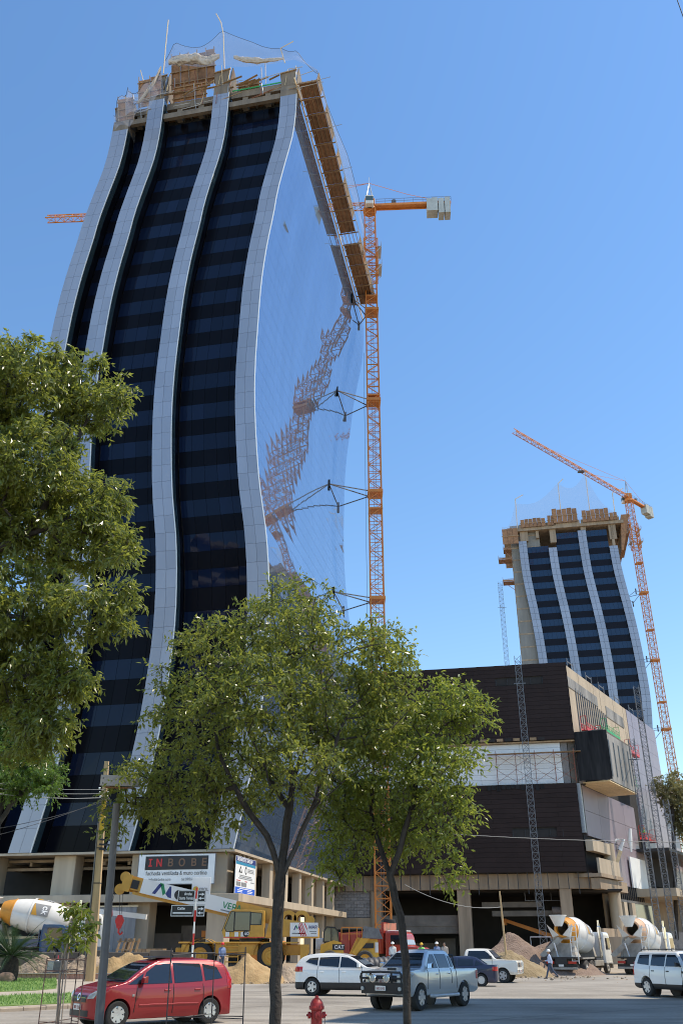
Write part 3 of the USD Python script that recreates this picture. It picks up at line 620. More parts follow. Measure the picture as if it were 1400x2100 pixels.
# ================================================================== shopping block
MK = 1.09; MC = np.array([31.74, 122.1, -.17])
ml = thing('shopping_block', 'unfinished shopping block with dark cladding and a white recessed band', 'building', MC, PHI); UsdGeom.Xformable(ml).AddScaleOp().Set((MK, MK, MK))
Ev, Nv = np.array([.347, .938, 0]), np.array([.938, -.347, 0])
def sb(e0, e1, n0, n1, z0, z1, mb=None):
    mb = mb or MB(); v = [tuple(Ev * e + Nv * n + np.array([0, 0, z])) for z in (z0, z1) for n in (n0, n1) for e in (e0, e1)]
    return mb.raw(v, [(0, 1, 3, 2), (4, 6, 7, 5), (0, 4, 5, 1), (2, 3, 7, 6), (0, 2, 6, 4), (1, 5, 7, 3)])
def clad(a0, a1, z0, z1, rows, colsn, key, b=0.0, holes=(), seed=1, name='cladding_panel'):
    rr = random.Random(seed); w = (a1 - a0) / colsn; h = (z1 - z0) / rows
    for i in range(rows):
        off = (i % 2) * w * .5 if key == 'cladding_dark' else 0
        j = -1
        while True:
            j += 1; x0 = a0 + j * w - off; x1 = x0 + w
            if x0 >= a1 - .01: break
            x0, x1 = max(x0, a0), min(x1, a1); zz0, zz1 = z0 + i * h, z0 + (i + 1) * h
            if x1 - x0 < .05: continue
            segs = [(x0, x1)]
            for ha0, ha1, hz0, hz1 in holes:
                if zz1 > hz0 + .05 and zz0 < hz1 - .05: segs = [s for q0, q1 in segs for s in ((q0, min(q1, ha0)), (max(q0, ha1), q1)) if s[1] - s[0] > .05]
            for q0, q1 in segs: obj(name, MB().box(q0 + .012, q1 - .012, b - rr.uniform(0, .012), b + .12, zz0 + .014, zz1 - .014), key, ml)
clad(-37, .4, 25.6, 35.6, 18, 7, 'cladding_dark', 0, [(-8.9, -2.8, 32.9, 33.8)], 1)
clad(-37, 0.0, 10.0, 20.2, 18, 7, 'cladding_dark', 0.05, [(-8.3, -3.0, 13.95, 14.75)], 2)
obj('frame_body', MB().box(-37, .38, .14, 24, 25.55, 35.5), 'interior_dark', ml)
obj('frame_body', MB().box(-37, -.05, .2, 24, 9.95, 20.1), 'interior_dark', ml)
for a0, z0 in ((-8.9, 32.9), (-8.3, 13.95)):
    obj('slot_window', MB().box(a0, a0 + 6.0, .10, .13, z0, z0 + .85), 'interior_dark', ml)
    for k in range(5): obj('slot_mullion', MB().box(a0 + k * 1.5, a0 + k * 1.5 + .06, .03, .09, z0, z0 + .85), 'steel_black', ml)
clad(-37, -1.5, 20.3, 25.3, 8, 7, 'cladding_white', .55, [], 3)
obj('band_backing', MB().box(-37, -1.5, .68, 1.2, 20.2, 25.55), 'galv', ml)
obj('band_ceiling', MB().box(-37, .38, .15, .66, 25.32, 25.5), 'timber', ml)
for k in range(9): obj('missing_strip', MB().box(-12.5 + k * 1.05, -11.7 + k * 1.05, -.02, .1, 25.6, 25.95), 'timber' if k % 2 else 'interior_dark', ml)
for k, a in enumerate((-1.45, -.55, .35)): obj('pier', MB().box(a, a + .82, .7, 2.4, 20.2, 25.5), 'concrete_dark' if k == 1 else 'block_grey', ml)
for k in range(12): obj('torn_membrane', MB().box(-11 + k * .6, -10.55 + k * .6, -.02, .03, 19.5 + random.uniform(-.1, .25), 20.2), 'black_membrane', ml)
# underside strip with studs, transfer beam, pillars and dark ground floor
obj('transfer_beam', MB().box(-37, .6, .9, 2.2, 8.2, 9.9), 'concrete', ml)
for k in range(27): 
    a = -30.6 + k * 1.18; obj('hanger_stud', MB().box(a, a + .09, .2, .38, 7.6 + (0.5 if k % 5 else 0), 9.95), 'steel_black', ml)
for a0, a1 in ((-15.6, -14.0), (-3.4, -2.0), (-26.3, -24.9)):
    obj('pillar', MB().bev(a0, a1, 1.0, 2.5, -.3, 8.2, .05), 'concrete', ml)
obj('gallery_slab', MB().box(-24.9, -15.6, 1.6, 12, 3.4, 4.2), 'concrete_dark', ml)
obj('gallery_parapet', MB().box(-24.9, -15.6, 1.55, 1.8, 4.2, 5.4), 'concrete_dark', ml)
for i in range(10):                                       # concrete block wall by the crane foot
    for j in range(10):
        a = -33.8 + j * .78 + (i % 2) * .39; obj('block', MB().box(a + .012, a + .768, 1.2, 1.5, 5.2 + i * .38 + .012, 5.2 + (i + 1) * .38 - .012), 'block_grey', ml)
obj('block_backing', MB().box(-34, -25, 1.46, 1.7, 5.2, 9.1), 'concrete_dark', ml)
obj('lower_beam', MB().box(-34, -24.9, 1.1, 1.9, 3.9, 5.15), 'concrete', ml)
obj('inner_wall', MB().box(-37, 3.5, 14, 14.3, -.3, 9.9), 'interior_dark', ml)
obj('inner_floor', MB().box(-37, 4, 2.4, 14, 8.0, 8.18), 'interior_dark', ml)
dk_ = MB().box(-12.8, -5.6, 3.4, 4.1, 6.3, 6.9).box(-11.6, -4.4, 3.2, 4.2, 5.3, 5.9); obj('duct', dk_, 'concrete_dark', ml)
obj('duct', MB().tube([(-4.4, 3.6, 5.9), (-2.9, 3.6, 5.9), (-2.5, 3.6, 5.4), (-2.5, 3.6, 1.0)], .42, 8), 'block_grey', ml, smooth=True)
for a in (-7.5, -5.6, -4.4): obj('hanging_frame', MB().beam((a, 3, 7.9), (a, 3, 7.0), .06).beam((a, 3, 7.0), (a + 1.2, 3, 7.0), .06).beam((a + 1.2, 3, 7.0), (a + 1.2, 3, 7.9), .06), 'steel_grey', ml)
for a0, a1, z1 in ((-22, -19, 2.4), (-19, -16.5, 2.9)): obj('hoarding_sheet', MB().box(a0, a1, 6.0, 6.1, -.2, z1), 'concrete_dark', ml)
# side: light concrete then purple cladding
obj('side_wall', sb(.35, 29.5, -3, -.02, 26.3, 35.5), 'concrete_light', ml)
for k in range(15): obj('wall_rail', sb(4 + k * .95, 4.12 + k * .95, -.02, .12, 27.0, 33.0 - .06 * k), 'steel_grey', ml)
obj('rough_band', sb(1.2, 14, -.02, .05, 32.6, 34.0), 'stained_grey', ml); obj('rough_band', sb(18, 27, -.02, .05, 32.0, 33.6), 'stained_grey', ml)
for i in range(9):
    for j in range(4):
        e0 = 29.5 + j * 4.4; obj('cladding_panel', sb(e0 + .015, e0 + 4.385, -.15, .06, 14.6 + i * 2.32 + .015, 14.6 + (i + 1) * 2.32 - .015), 'cladding_purple', ml)
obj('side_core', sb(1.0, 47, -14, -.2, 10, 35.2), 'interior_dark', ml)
# projecting black box on the side
bxa, bxb = 3.9, 26
obj('black_front', MB().raw([(.35, .05, 20.4), (4.3, -.75, 20.4), (4.3, -.75, 26.4), (.35, .05, 26.4)], [(0, 1, 2, 3)]), 'black_membrane', ml)
obj('box_side', sb(.9, 13.5, 3.7, 3.9, 20.4, 26.4), 'stained_grey', ml)
obj('box_roof', sb(.8, 13.5, 0, 3.9, 26.35, 26.55), 'concrete_dark', ml)
for k in range(11): obj('soffit_slat', sb(.95 + k * 1.14, 1.95 + k * 1.14, .1, 3.85, 20.2, 20.34), 'plank_pale', ml)
for k in range(5): obj('box_slot', sb(2.2 + k * 2.2, 2.7 + k * 2.2, 3.88, 3.93, 21 + .2 * (k % 2), 25.5), 'steel_black', ml)
for j in range(4):
    for i in range(2): obj('cladding_panel', sb(2.2 + j * 5.9 + .02, 8.1 + j * 5.9 - .02, -.5, .02, 14.2 + i * 3 + .02, 17.2 + i * 3 - .02), 'cladding_purple', ml)
for k, e in enumerate((.5, 1.2, 1.8)): obj('jamb', sb(e, e + .35, -.4, .25 - .1 * k, 14.4, 20.2), ('galv', 'steel_black', 'cladding_purple')[k], ml)
for j in range(5): obj('cladding_panel', sb(9 + j * 4.1 + .02, 13.1 + j * 4.1 - .02, -.2, .0, 9.2, 14.15), 'cladding_purple', ml)
# balcony by the corner
obj('balcony_beam', sb(.4, 8.5, .1, 1.0, 12.3, 13.6), 'concrete_light', ml)
obj('balcony_floor', sb(.3, 9.5, -3, 1.6, 9.4, 9.8), 'concrete', ml)
obj('balcony_wall', sb(.4, 8.8, 1.2, 1.5, 9.8, 11.5), 'concrete_light', ml)
obj('balcony_back', sb(.4, 9, -3.2, -3.0, 9.8, 13), 'interior_dark', ml)
obj('round_column', MB().lathe([(.75, 0), (.75, 14)], tuple(Ev * 8.0 + Nv * .6 + np.array([0, 0, -.3])), n=18), 'concrete_light', ml, smooth=40)
obj('transfer_beam', sb(.5, 12, .2, 1.3, 8.1, 9.3), 'concrete', ml)
for k in range(16): obj('hanger_stud', sb(9.5 + k * .9, 9.62 + k * .9, .25, .4, 7.4, 9.1), 'steel_black', ml)
obj('rail_beam', sb(9, 26, .2, .5, 7.1, 7.4), 'steel_grey', ml)
obj('plinth_beam', sb(.5, 9, .2, 1.0, 3.0, 3.9), 'concrete', ml); obj('plinth_wall', MB().box(-2.0, 3, 1.4, 1.8, -.3, 3.0), 'concrete', ml)
obj('shop_glass', sb(9.5, 15, -.2, -.1, 3.8, 7.1), 'flats_glass', ml); obj('shop_glass', sb(17, 27, .3, .4, 4.0, 7.1), 'flats_glass', ml)
obj('shop_pier', sb(12, 13.4, .1, .6, 3.0, 7.1), 'concrete_light', ml); obj('shop_pier', sb(15.2, 16.8, .3, .7, -.3, 7.1), 'concrete_light', ml)
obj('shop_wall', sb(9, 60, -1.2, -1.0, -.3, 9.2), 'concrete', ml)
obj('side_plinth', sb(9, 15, .2, .6, -.3, 3.8), 'concrete_light', ml); obj('side_plinth', sb(17, 60, .5, .9, -.3, 4.0), 'block_grey', ml)
obj('terrace_slab', sb(20, 52, -1, 5.5, 8.0, 9.0), 'concrete_light', ml); obj('terrace_panel', sb(18.5, 27, .2, .4, 9.1, 13.0), 'cladding_white', ml)
obj('canopy_edge', sb(24, 60, -.5, 4.5, 14.0, 14.4), 'steel_black', ml); obj('terrace_wall', sb(27, 60, -2, -1.5, 9, 14), 'stained_grey', ml)
obj('upper_canopy', sb(47, 62, -3, 3.0, 25.2, 25.9), 'roof_white', ml); obj('end_wall', sb(47.1, 58, -3, -1, 4, 25), 'cladding_purple', ml)
# roof clutter
obj('roof_light', MB().box(-37, -14, 10, 22, 35.5, 37.6), 'roof_white', ml)
for k in range(7): obj('roof_truss', MB().beam((-16 + k * 2.2, 6, 35.6), (-15 + k * 2.2, 6, 37.2), .1).beam((-15 + k * 2.2, 6, 37.2), (-13.9 + k * 2.2, 6, 35.6), .1).beam((-16 + k * 2.2, 6, 37.2), (-13.9 + k * 2.2, 6, 37.2), .12).beam((-16 + k * 2.2, 6, 36.3), (-13.9 + k * 2.2, 6, 36.3), .08), 'plank_pale' if k % 2 else 'rust_red', ml)
for e in (3, 11, 17, 25, 33): obj('roof_rail', sb(e, e + .1, -.4, -.3, 35.5, 37).add(sb(e, e + 2.6, -.4, -.3, 36.5, 36.6).arr()).add(sb(e + 2.5, e + 2.6, -.4, -.3, 35.5, 36.9).arr()), 'steel_grey', ml)
def MLL(p): return MC + Rz @ (np.asarray(p, float) * MK)

# ------------------------------------------------------------------ scaffold in front of the white band
def scaffold(label, a0, n, bay, z0, levels, b, h=1.9, d=.9, plank=True):
    s = thing('scaffold', label, 'scaffold', MLL((a0, b, z0)), PHI, 'tube scaffolds on the shopping block')
    for i in range(n + 1):
        obj('frame', MB().tube([(i * bay, 0, 0), (i * bay, 0, levels * h + .3)], .035, 5).tube([(i * bay, d, 0), (i * bay, d, levels * h + .3)], .035, 5), 'rust_red', s)
    for l in range(levels):
        for i in range(n):
            obj('cross_brace', MB().tube([(i * bay, 0, l * h + .2), ((i + 1) * bay, 0, (l + 1) * h - .2)], .025, 4).tube([(i * bay, 0, (l + 1) * h - .2), ((i + 1) * bay, 0, l * h + .2)], .025, 4), 'rust_red', s)
    if plank:
        for q in range(3): obj('plank', MB().box(-1.2, n * bay + 1.0, q * .31, q * .31 + .29, levels * h - .08, levels * h - .02), 'timber', s)
    return s
scaffold('red tube scaffold with a plank top before the white wall band', -9.6, 4, 2.62, 20.25, 2, -.55, 2.05)
scaffold('thin tube scaffold standing on the terrace right of the shopping block', 15.5, 4, 2.1, 9.0, 3, 31, 1.6, 1.0, False)
scaffold('tall red scaffold on the far terrace beside the right hand tree', 22.0, 3, 2.0, 9.0, 8, 46, 1.9, 1.0, False)

# off-frame neighbours: block of flats on the right (its shade falls on the road) and flats across the street behind
def flats(label, loc, rz, W, D, Hh, floors):
    f = thing('apartment_block', label, 'building', loc, rz)
    obj('wall', MB().box(0, W, 0, D, -.2, Hh), 'flats_beige', f); fh = Hh / floors
    for k in range(floors):
        obj('balcony', MB().box(1, W - 1, -1.4, 0, k * fh + 2.4, k * fh + 3.3), 'flats_beige', f)
        obj('window_band', MB().box(1.5, W - 1.5, -.06, -.01, k * fh + .6, k * fh + 2.3), 'flats_glass', f)
        obj('window_band', MB().box(-.06, -.01, 2, D - 2, k * fh + .9, k * fh + 2.3), 'flats_glass', f)
    obj('roof_box', MB().box(W * .3, W * .6, D * .3, D * .6, Hh, Hh + 3), 'flats_beige', f)
    return f
fb = thing('apartment_block', 'pale block of flats right of the street, outside the picture', 'building', (20.9, 40.6, 0), -109.9)
obj('wall', MB().box(0, 13.5, 0.0, 16, -.2, 29.5), 'flats_beige', fb)
for k in range(9):
    obj('window_band', MB().box(1, 12.5, -.06, -.01, k * 3.2 + .9, k * 3.2 + 2.3), 'flats_glass', fb)
fc = flats('tall pale block of flats left of the street, outside the picture', (-34, 14, 0), 131, 26, 16, 68, 21)
# ================================================================== tower cranes and hoists
def lattice(mb, p, q, w, h, bay, up, r=.05, rd=.03, tri=False):
    p, q = np.asarray(p, float), np.asarray(q, float); d = unit(q - p); L = np.linalg.norm(q - p)
    a = unit(np.cross(d, up)); b = unit(np.cross(a, d))
    cs = [(-.5, 0), (.5, 0), (0, 1)] if tri else [(-.5, -.5), (.5, -.5), (.5, .5), (-.5, .5)]
    pt = lambda i, t: p + d * t + a * cs[i][0] * w + b * cs[i][1] * h
    m = len(cs); n = max(1, int(round(L / bay))); s = L / n
    for i in range(m): mb.beam(pt(i, 0), pt(i, L), r * 2)
    for k in range(n):
        for i in range(m):
            j = (i + 1) % m
            mb.beam(pt(i, k * s), pt(j, k * s), rd * 2)
            if k % 2 == 0: mb.beam(pt(i, k * s), pt(j, (k + 1) * s), rd * 2)
            else: mb.beam(pt(j, k * s), pt(i, (k + 1) * s), rd * 2)
    return mb
def tower_crane(label, base, H0, jdir, jlen, clen, tilt, ties, seed, mastw=1.75):
    t = thing('tower_crane', label, 'crane', base, 0)
    n = 6; hs = H0 / n
    for k in range(n):
        obj('mast_section', lattice(MB(), (0, 0, k * hs), (0, 0, (k + 1) * hs), mastw, mastw, 1.45, (0, 1, 0), .085, .04), 'crane_orange', t)
        obj('section_collar', MB().box(-mastw / 2 - .12, mastw / 2 + .12, -mastw / 2 - .12, mastw / 2 + .12, (k + 1) * hs - .22, (k + 1) * hs - .02), 'crane_orange', t)
    lad = MB()
    for dx in (-.22, .22): lad.beam((dx, -.2, 0), (dx, -.2, H0), .05)
    for k in range(int(H0 / .6)): lad.beam((-.22, -.2, k * .6), (.22, -.2, k * .6), .035)
    obj('ladder', lad, 'steel_grey', t)
    jd = np.array([math.cos(jdir), math.sin(jdir), 0]); jn = np.array([-jd[1], jd[0], 0]); jt = unit(jd + np.array([0, 0, tilt]))
    obj('slewing_ring', MB().lathe([(0, -.3), (1.25, -.3), (1.25, .35), (.9, .35), (.9, .8), (0, .8)], (0, 0, H0), n=18), 'crane_orange', t)
    z = H0 + .9; o = np.array([0, 0, z])
    obj('turret', MB().bev(-.95, .95, -.95, .95, H0 + .7, H0 + 2.3, .05), 'crane_orange', t)
    ap = np.array([0, 0, z + 6.2])
    obj('apex', MB().beam(o + jd * .9 + jn * .6, ap, .16).beam(o + jd * .9 - jn * .6, ap, .16).beam(o - jd * 1.0 + jn * .5, ap, .12).beam(o - jd * 1.0 - jn * .5, ap, .12).tube([ap, ap + [0, 0, 1.6]], .05, 5), 'galv', t)
    obj('jib', lattice(MB(), o + jt * 1.0, o + jt * jlen, 1.35, 1.25, 1.7, (0, 0, 1), .075, .04, True), 'crane_orange', t)
    cj = -jd
    obj('counter_jib', MB().beam(o + cj * .9 + jn * .55, o + cj * clen + jn * .55, .25, .5).beam(o + cj * .9 - jn * .55, o + cj * clen - jn * .55, .25, .5).beam(o + cj * .9, o + cj * clen, 1.0, .08), 'crane_orange', t)
    rl = MB()
    for s_ in (-.75, .75):
        for hh in (.7, 1.25): rl.beam(o + cj * 1.2 + jn * s_ + [0, 0, hh], o + cj * clen + jn * s_ + [0, 0, hh], .05)
        for k in range(9): rl.beam(o + cj * (1.2 + k * (clen - 1.2) / 8) + jn * s_ + [0, 0, .2], o + cj * (1.2 + k * (clen - 1.2) / 8) + jn * s_ + [0, 0, 1.25], .05)
    obj('railing', rl, 'steel_grey', t)
    for k, (l0, dz) in enumerate(((.2, 2.9), (1.35, 2.9), (2.5, 2.3), (3.5, 2.3))):
        c = o + cj * (clen - l0 - .5); ps = [c + cj * sx + jn * sy + np.array([0, 0, sz]) for sx in (-.5, .5) for sy in (-1.0, 1.0) for sz in (-dz, .9 - .2 * (k % 2))]
        obj('counterweight', MB().hull(ps), 'counterweight', t)
    obj('winch', MB().lathe([(0, -.6), (.45, -.6), (.45, .6), (0, .6)], o + cj * (clen * .3) + [0, 0, .8], jn, 12), 'crane_dark', t)
    obj('pendant', MB().tube([ap, ap * .5 + (o + cj * clen * .95) * .5 - [0, 0, .15], o + cj * clen * .95 + [0, 0, .5]], .05, 5).tube([ap, o + jt * jlen * .33 + [0, 0, 1.25]], .05, 5).tube([ap, o + jt * jlen * .72 + [0, 0, 1.25]], .05, 5), 'crane_orange', t)
    cb = o + jn * 1.6 - [0, 0, .9] if seed == 1 else o - jn * 1.6 - [0, 0, .9]
    cab = thing('operator_cab', parent=t)
    obj('cab_shell', MB().bev(cb[0] - .75, cb[0] + .75, cb[1] - .65, cb[1] + .65, cb[2] - .3, cb[2] + .45, .06).bev(cb[0] - .75, cb[0] + .75, cb[1] - .65, cb[1] + .65, cb[2] + 1.5, cb[2] + 1.75, .05), 'drum_white', cab)
    obj('cab_window', MB().box(cb[0] - .7, cb[0] + .7, cb[1] - .6, cb[1] + .6, cb[2] + .45, cb[2] + 1.5), 'cab_glass', cab)
    tr = o + jt * jlen * .45
    obj('trolley', MB().bev(tr[0] - .9, tr[0] + .9, tr[1] - .6, tr[1] + .6, tr[2] - .5, tr[2] - .1, .05), 'crane_dark', t)
    # climbing cage with work platforms
    cz = H0 * .885
    cg = MB()
    for zz in (cz, cz + 4.2):
        for a in (-1.6, 1.6):
            cg.box(a - .35, a + .35, -1.6, 1.6, zz, zz + .08)
            for hh in (.55, 1.1): cg.beam((a * 1.2, -1.7, zz + hh), (a * 1.2, 1.7, zz + hh), .06)
            for y in (-1.7, 0, 1.7): cg.beam((a * 1.2, y, zz), (a * 1.2, y, zz + 1.15), .06)
            for y in (-1.6, 1.6): cg.beam((a * 1.2, y, zz), (a * .6, y, zz - 1.3), .07)
    obj('work_platform', cg, 'galv', t)
    obj('climbing_cage', lattice(MB(), (0, 0, cz - 2), (0, 0, cz + 6.5), mastw + .5, mastw + .5, 2.1, (0, 1, 0), .10, .05), 'crane_orange', t)
    for zz, targets in ties:
        k = MB(); 
        obj('tie_collar', MB().box(-mastw / 2 - .2, mastw / 2 + .2, -mastw / 2 - .2, mastw / 2 + .2, zz - .25, zz + .25), 'crane_orange', t)
        for (c0, q) in targets:
            k.beam((c0[0], c0[1], zz), q, .13); k.beam(np.array(q) - [0, 0, 1.1], np.array(q) + [0, 0, .7], .28)
        for (c0, q), (c1, q1) in zip(targets[:-1], targets[1:]): k.beam(q, q1, .10)
        obj('wall_tie', k, 'crane_dark', t)
    return t
cb1 = np.array([5.25, 121.0, 0.0])
def face_pt(z, bb): return C0 + Rz @ np.array([float(S1(z)) + .02, bb, z]) - cb1
ties = [(z, [((-.95, -.95), face_pt(z, 38.5)), ((-.95, .95), face_pt(z, 38.5)), ((-.95, .95), face_pt(z - .4, 45.5))]) for z in (101.1, 82.4, 65.4, 47.7)]
tower_crane('orange lattice tower crane tied to the mirrored side of the near tower', cb1, 125.0, math.radians(177), 61.5, 15.1, 0.0, ties, 1, 1.95)
obj('rope', MB().tube([(cb1[0] - 1.5, cb1[1] - .6, 4), (cb1[0] - 1.5, cb1[1] - .6, 92)], .025, 4), 'cable_black', label='thin black hoist rope hanging beside the near orange crane mast', cat='rope')
cb2 = np.array([91.5, 248.0, 0.0])
ft2 = [(z, [((-.9, -.9), np.array([D0[0] + 33.2 - cb2[0] + 1, -2.0, z])), ((-.9, .9), np.array([D0[0] + 33.2 - cb2[0] + 1, 6.0, z + 1])), ((-.9, .9), np.array([D0[0] + 33.2 - cb2[0] + 1, 2.0, z - 2.5]))]) for z in (98, 77, 57)]
tower_crane('distant orange tower crane beside the second striped tower, long jib pointing left', cb2, 129.5, math.radians(222.6), 59, 13.5, 0.0, ft2, 2, 1.9)

def hoist_mast(label, loc, h, w=.72, rz=PHI):
    t = thing('hoist_mast', label, 'hoist', loc, rz, 'lattice hoist masts on the shopping block')
    n = int(h / 6.0); s = h / n
    for k in range(n): obj('mast_section', lattice(MB(), (0, 0, k * s), (0, 0, (k + 1) * s), w, w, .75, (0, 1, 0), .035, .02), 'steel_grey', t)
    obj('wall_anchor', MB().beam((-w, 0, h * .9), (w, 0, h * .9), .1).beam((0, 0, h * .9), (0, 4.0, h * .9), .07), 'steel_grey', t)
    return t
hb = P(1112, 1925, 114.4)
hoist_mast('tall grey lattice hoist mast before the dark front cladding', (hb[0] + .1, 114.4, -.1), 37.2, .78)
q = MLL(Ev * 8 + Nv * 5.4); hoist_mast('lattice hoist mast beside the black projecting box on the block side', (q[0], q[1], -.1), 28.7, .78)
q = MLL(Ev * 17 + Nv * 5.0); hoist_mast('taller lattice hoist mast before the light concrete side wall', (q[0], q[1], -.1), 38.7, .78)
q = MLL(Ev * 22.5 + Nv * 5.4); hoist_mast('rearmost lattice hoist mast ending under the tangled green platform', (q[0], q[1], -.1), 22.3, .78)
q = D0 + Rz @ np.array([-4.6, 3, 0]); hoist_mast('thin pale hoist mast left of the second striped tower', (q[0], q[1], 20), 86, 1.3)

def cradle(label, p, rz, L, key):
    t = thing('suspended_platform', label, 'platform', p, rz, None)
    obj('floor', MB().box(0, L, -.4, .4, 0, .06), key, t); obj('toe_board', MB().box(0, L, -.43, -.4, 0, .35).box(0, L, .4, .43, 0, .35), key, t)
    for s_ in (-.4, .4):
        m = MB()
        for hh in (.6, 1.05): m.beam((0, s_, hh), (L, s_, hh), .05)
        for k in range(int(L / .8) + 1): m.beam((k * .8, s_, 0), (k * .8, s_, 1.05), .045)
        obj('rail', m, key, t)
    for x in (0, L): obj('end_frame', MB().beam((x, -.4, 0), (x, -.4, 2.0), .06).beam((x, .4, 0), (x, .4, 2.0), .06).beam((x, -.4, 2.0), (x, .4, 2.0), .06), key, t)
    obj('hoist_rope', MB().tube([(0, 0, 2), (0, 0, 9)], .018, 4).tube([(L, 0, 2), (L, 0, 9)], .018, 4), 'cable_black', t)
    return t
eang = math.degrees(math.atan2(.85, .527))
cradle('red hanging work platform nearest the dark upper corner', MLL(Ev * 2.0 + Nv * 1.2 + np.array([0, 0, 26.9])), eang, 7.0, 'platform_red')
cradle('green hanging work platform against the light concrete side wall', MLL(Ev * 12.0 + Nv * 1.0 + np.array([0, 0, 28.6])), eang, 7.0, 'platform_green')
cradle('short red hanging platform at the far end of the black box roof', MLL(Ev * 19.5 + Nv * 2.0 + np.array([0, 0, 26.9])), eang, 5.0, 'platform_red')
rp = P(1318, 1722, 144); cradle('lower red hanging platform with two workers before the purple cladding', rp, eang, 6.5, 'platform_red')
gp = P(1278, 1606, 140); g1 = cradle('tangled green and grey work platform tilted by the hoist masts', gp, eang, 6.5, 'platform_green')
tm = MB(); rr = random.Random(9)
for k in range(40):
    x = rr.uniform(0, 6.5); tm.beam((x, rr.uniform(-.9, .9), rr.uniform(-1.2, .4)), (x + rr.uniform(-1.5, 1.5), rr.uniform(-.9, .9), rr.uniform(-.5, 1.6)), .07)
obj('loose_struts', tm, 'galv', g1); obj('grey_sheet', MB().hull([(0, -.9, -.3), (4, -.9, .3), (0, .9, -.3), (4, .9, .3), (0, 0, .4), (4, 0, .9)]), 'galv', g1)
drape2 = [((1238, 1726), (1246, 1722), (1256, 1733), (1264, 1722), (1278, 1722), (1270, 1745), (1268, 1738)), ((1291, 1700), (1291, 1725), (1294, 1748))]
for k, pts in enumerate(drape2):
    p = np.array([P(u, v, 135 + k) for u, v in pts]); mb = MB(); mb.tube(p, [.12 + .25 * ((i * 7 + k) % 3) / 2 for i in range(len(p))], 6)
    obj('plastic_sheet', mb, 'sign_white', smooth=True, label=('torn white plastic sheet caught on the balcony corner', 'white plastic rag hanging from the front side hoist mast')[k], cat='sheet')
obj('loose_board', MB().beam(P(1272, 1745, 132), P(1260, 1785, 132), .1, .5), 'plank_pale', label='loose timber board leaning off the balcony corner', cat='board')

# ================================================================== vehicles
def cs(poly): 
    return m3.CrossSection([np.asarray(poly, float)], m3.FillRule.Positive if area2(poly) > 0 else m3.FillRule.Negative)
def ex_side(poly, w, sub=()):                              # side profile (x, z) through the width
    c = poly if isinstance(poly, m3.CrossSection) else cs(poly)
    for s_ in sub: c = c - s_
    m = m3.Manifold.extrude(c, 2 * w)                      # (x, z->y, depth)
    return m.rotate([90, 0, 0]).translate([0, w, 0])
def ex_plan(poly, z0, z1): return m3.Manifold.extrude(cs(poly), z1 - z0).translate([0, 0, z0])
def ex_front(poly, x0, x1):                                # front profile (y, z) along the length
    m = m3.Manifold.extrude(cs(poly), x1 - x0)
    return m.transform(np.array([[0, 0, 1, x0], [1, 0, 0, 0], [0, 1, 0, 0]], float))
def curve(pts, n=6):                                       # Catmull-Rom through the points (open)
    p = np.array(pts, float); q = np.vstack([2 * p[0] - p[1], p, 2 * p[-1] - p[-2]]); out = []
    for i in range(1, len(q) - 2):
        for t in np.linspace(0, 1, n, endpoint=False):
            out.append(.5 * (2 * q[i] + (q[i + 1] - q[i - 1]) * t + (2 * q[i - 1] - 5 * q[i] + 4 * q[i + 1] - q[i + 2]) * t * t + (3 * q[i] - q[i - 1] - 3 * q[i + 1] + q[i + 2]) * t ** 3))
    out.append(p[-1]); return np.array(out)
def soften(man, res=.085, it=4):
    man = man.refine_to_length(res); me = man.to_mesh()
    t = trimesh.Trimesh(np.asarray(me.vert_properties)[:, :3], np.asarray(me.tri_verts), process=True)
    trimesh.smoothing.filter_taubin(t, .5, .53, it * 2)
    r = m3.Manifold(m3.Mesh(np.asarray(t.vertices, np.float32), np.asarray(t.faces, np.uint32)))
    return r if not r.is_empty() else man
def wheel(parent, x, y, r, w, kind='alloy', spokes=6, dusty=False, wname='wheel'):
    g = thing(wname, parent=parent, loc=(x, y, r)); sg = 1 if y > 0 else -1
    k = .62
    obj('tyre', MB().lathe([(r * k, -w / 2), (r * .9, -w / 2), (r * .985, -w * .38), (r, -w * .2), (r, w * .2), (r * .985, w * .38), (r * .9, w / 2), (r * k, w / 2), (r * k, -w / 2)], ax=(0, 1, 0), n=28), 'tyre_dusty' if dusty else 'tyre', g, smooth=35)
    m = MB(); f = sg * w * .42
    m.lathe([(r * k + .002, f), (r * k - .03, f + sg * .005), (r * k - .05, f - sg * .06), (0, f - sg * .06)] if sg > 0 else [(r * k + .002, f), (r * k - .03, f + sg * .005), (r * k - .05, f - sg * .06), (0, f - sg * .06)], ax=(0, 1, 0), n=24)
    if kind == 'alloy':
        for i in range(spokes):
            a = i * 2 * math.pi / spokes; d = np.array([math.cos(a), 0, math.sin(a)])
            m.beam(d * r * .08 + [0, f - sg * .01, 0], d * r * (k - .03) + [0, f - sg * .005, 0], .3 * r, .05, up=(0, 1, 0))
        m.lathe([(0, f + sg * .012), (r * .15, f + sg * .008), (r * .17, f - sg * .03)], ax=(0, 1, 0), n=12)
        obj('rim_well', MB().lathe([(0, f - sg * .052), (r * k - .05, f - sg * .052)], ax=(0, 1, 0), n=20), 'trim_black', g)
        obj('rim', m, 'rim', g, smooth=30)
    else:
        m.lathe([(r * .42, f - sg * .055), (r * .38, f - sg * .02), (r * .2, f - sg * .02), (r * .16, f + sg * .05), (0, f + sg * .05)], ax=(0, 1, 0), n=14)
        obj('rim', m, kind if kind in M else 'rim_plain', g, smooth=30)
    return g

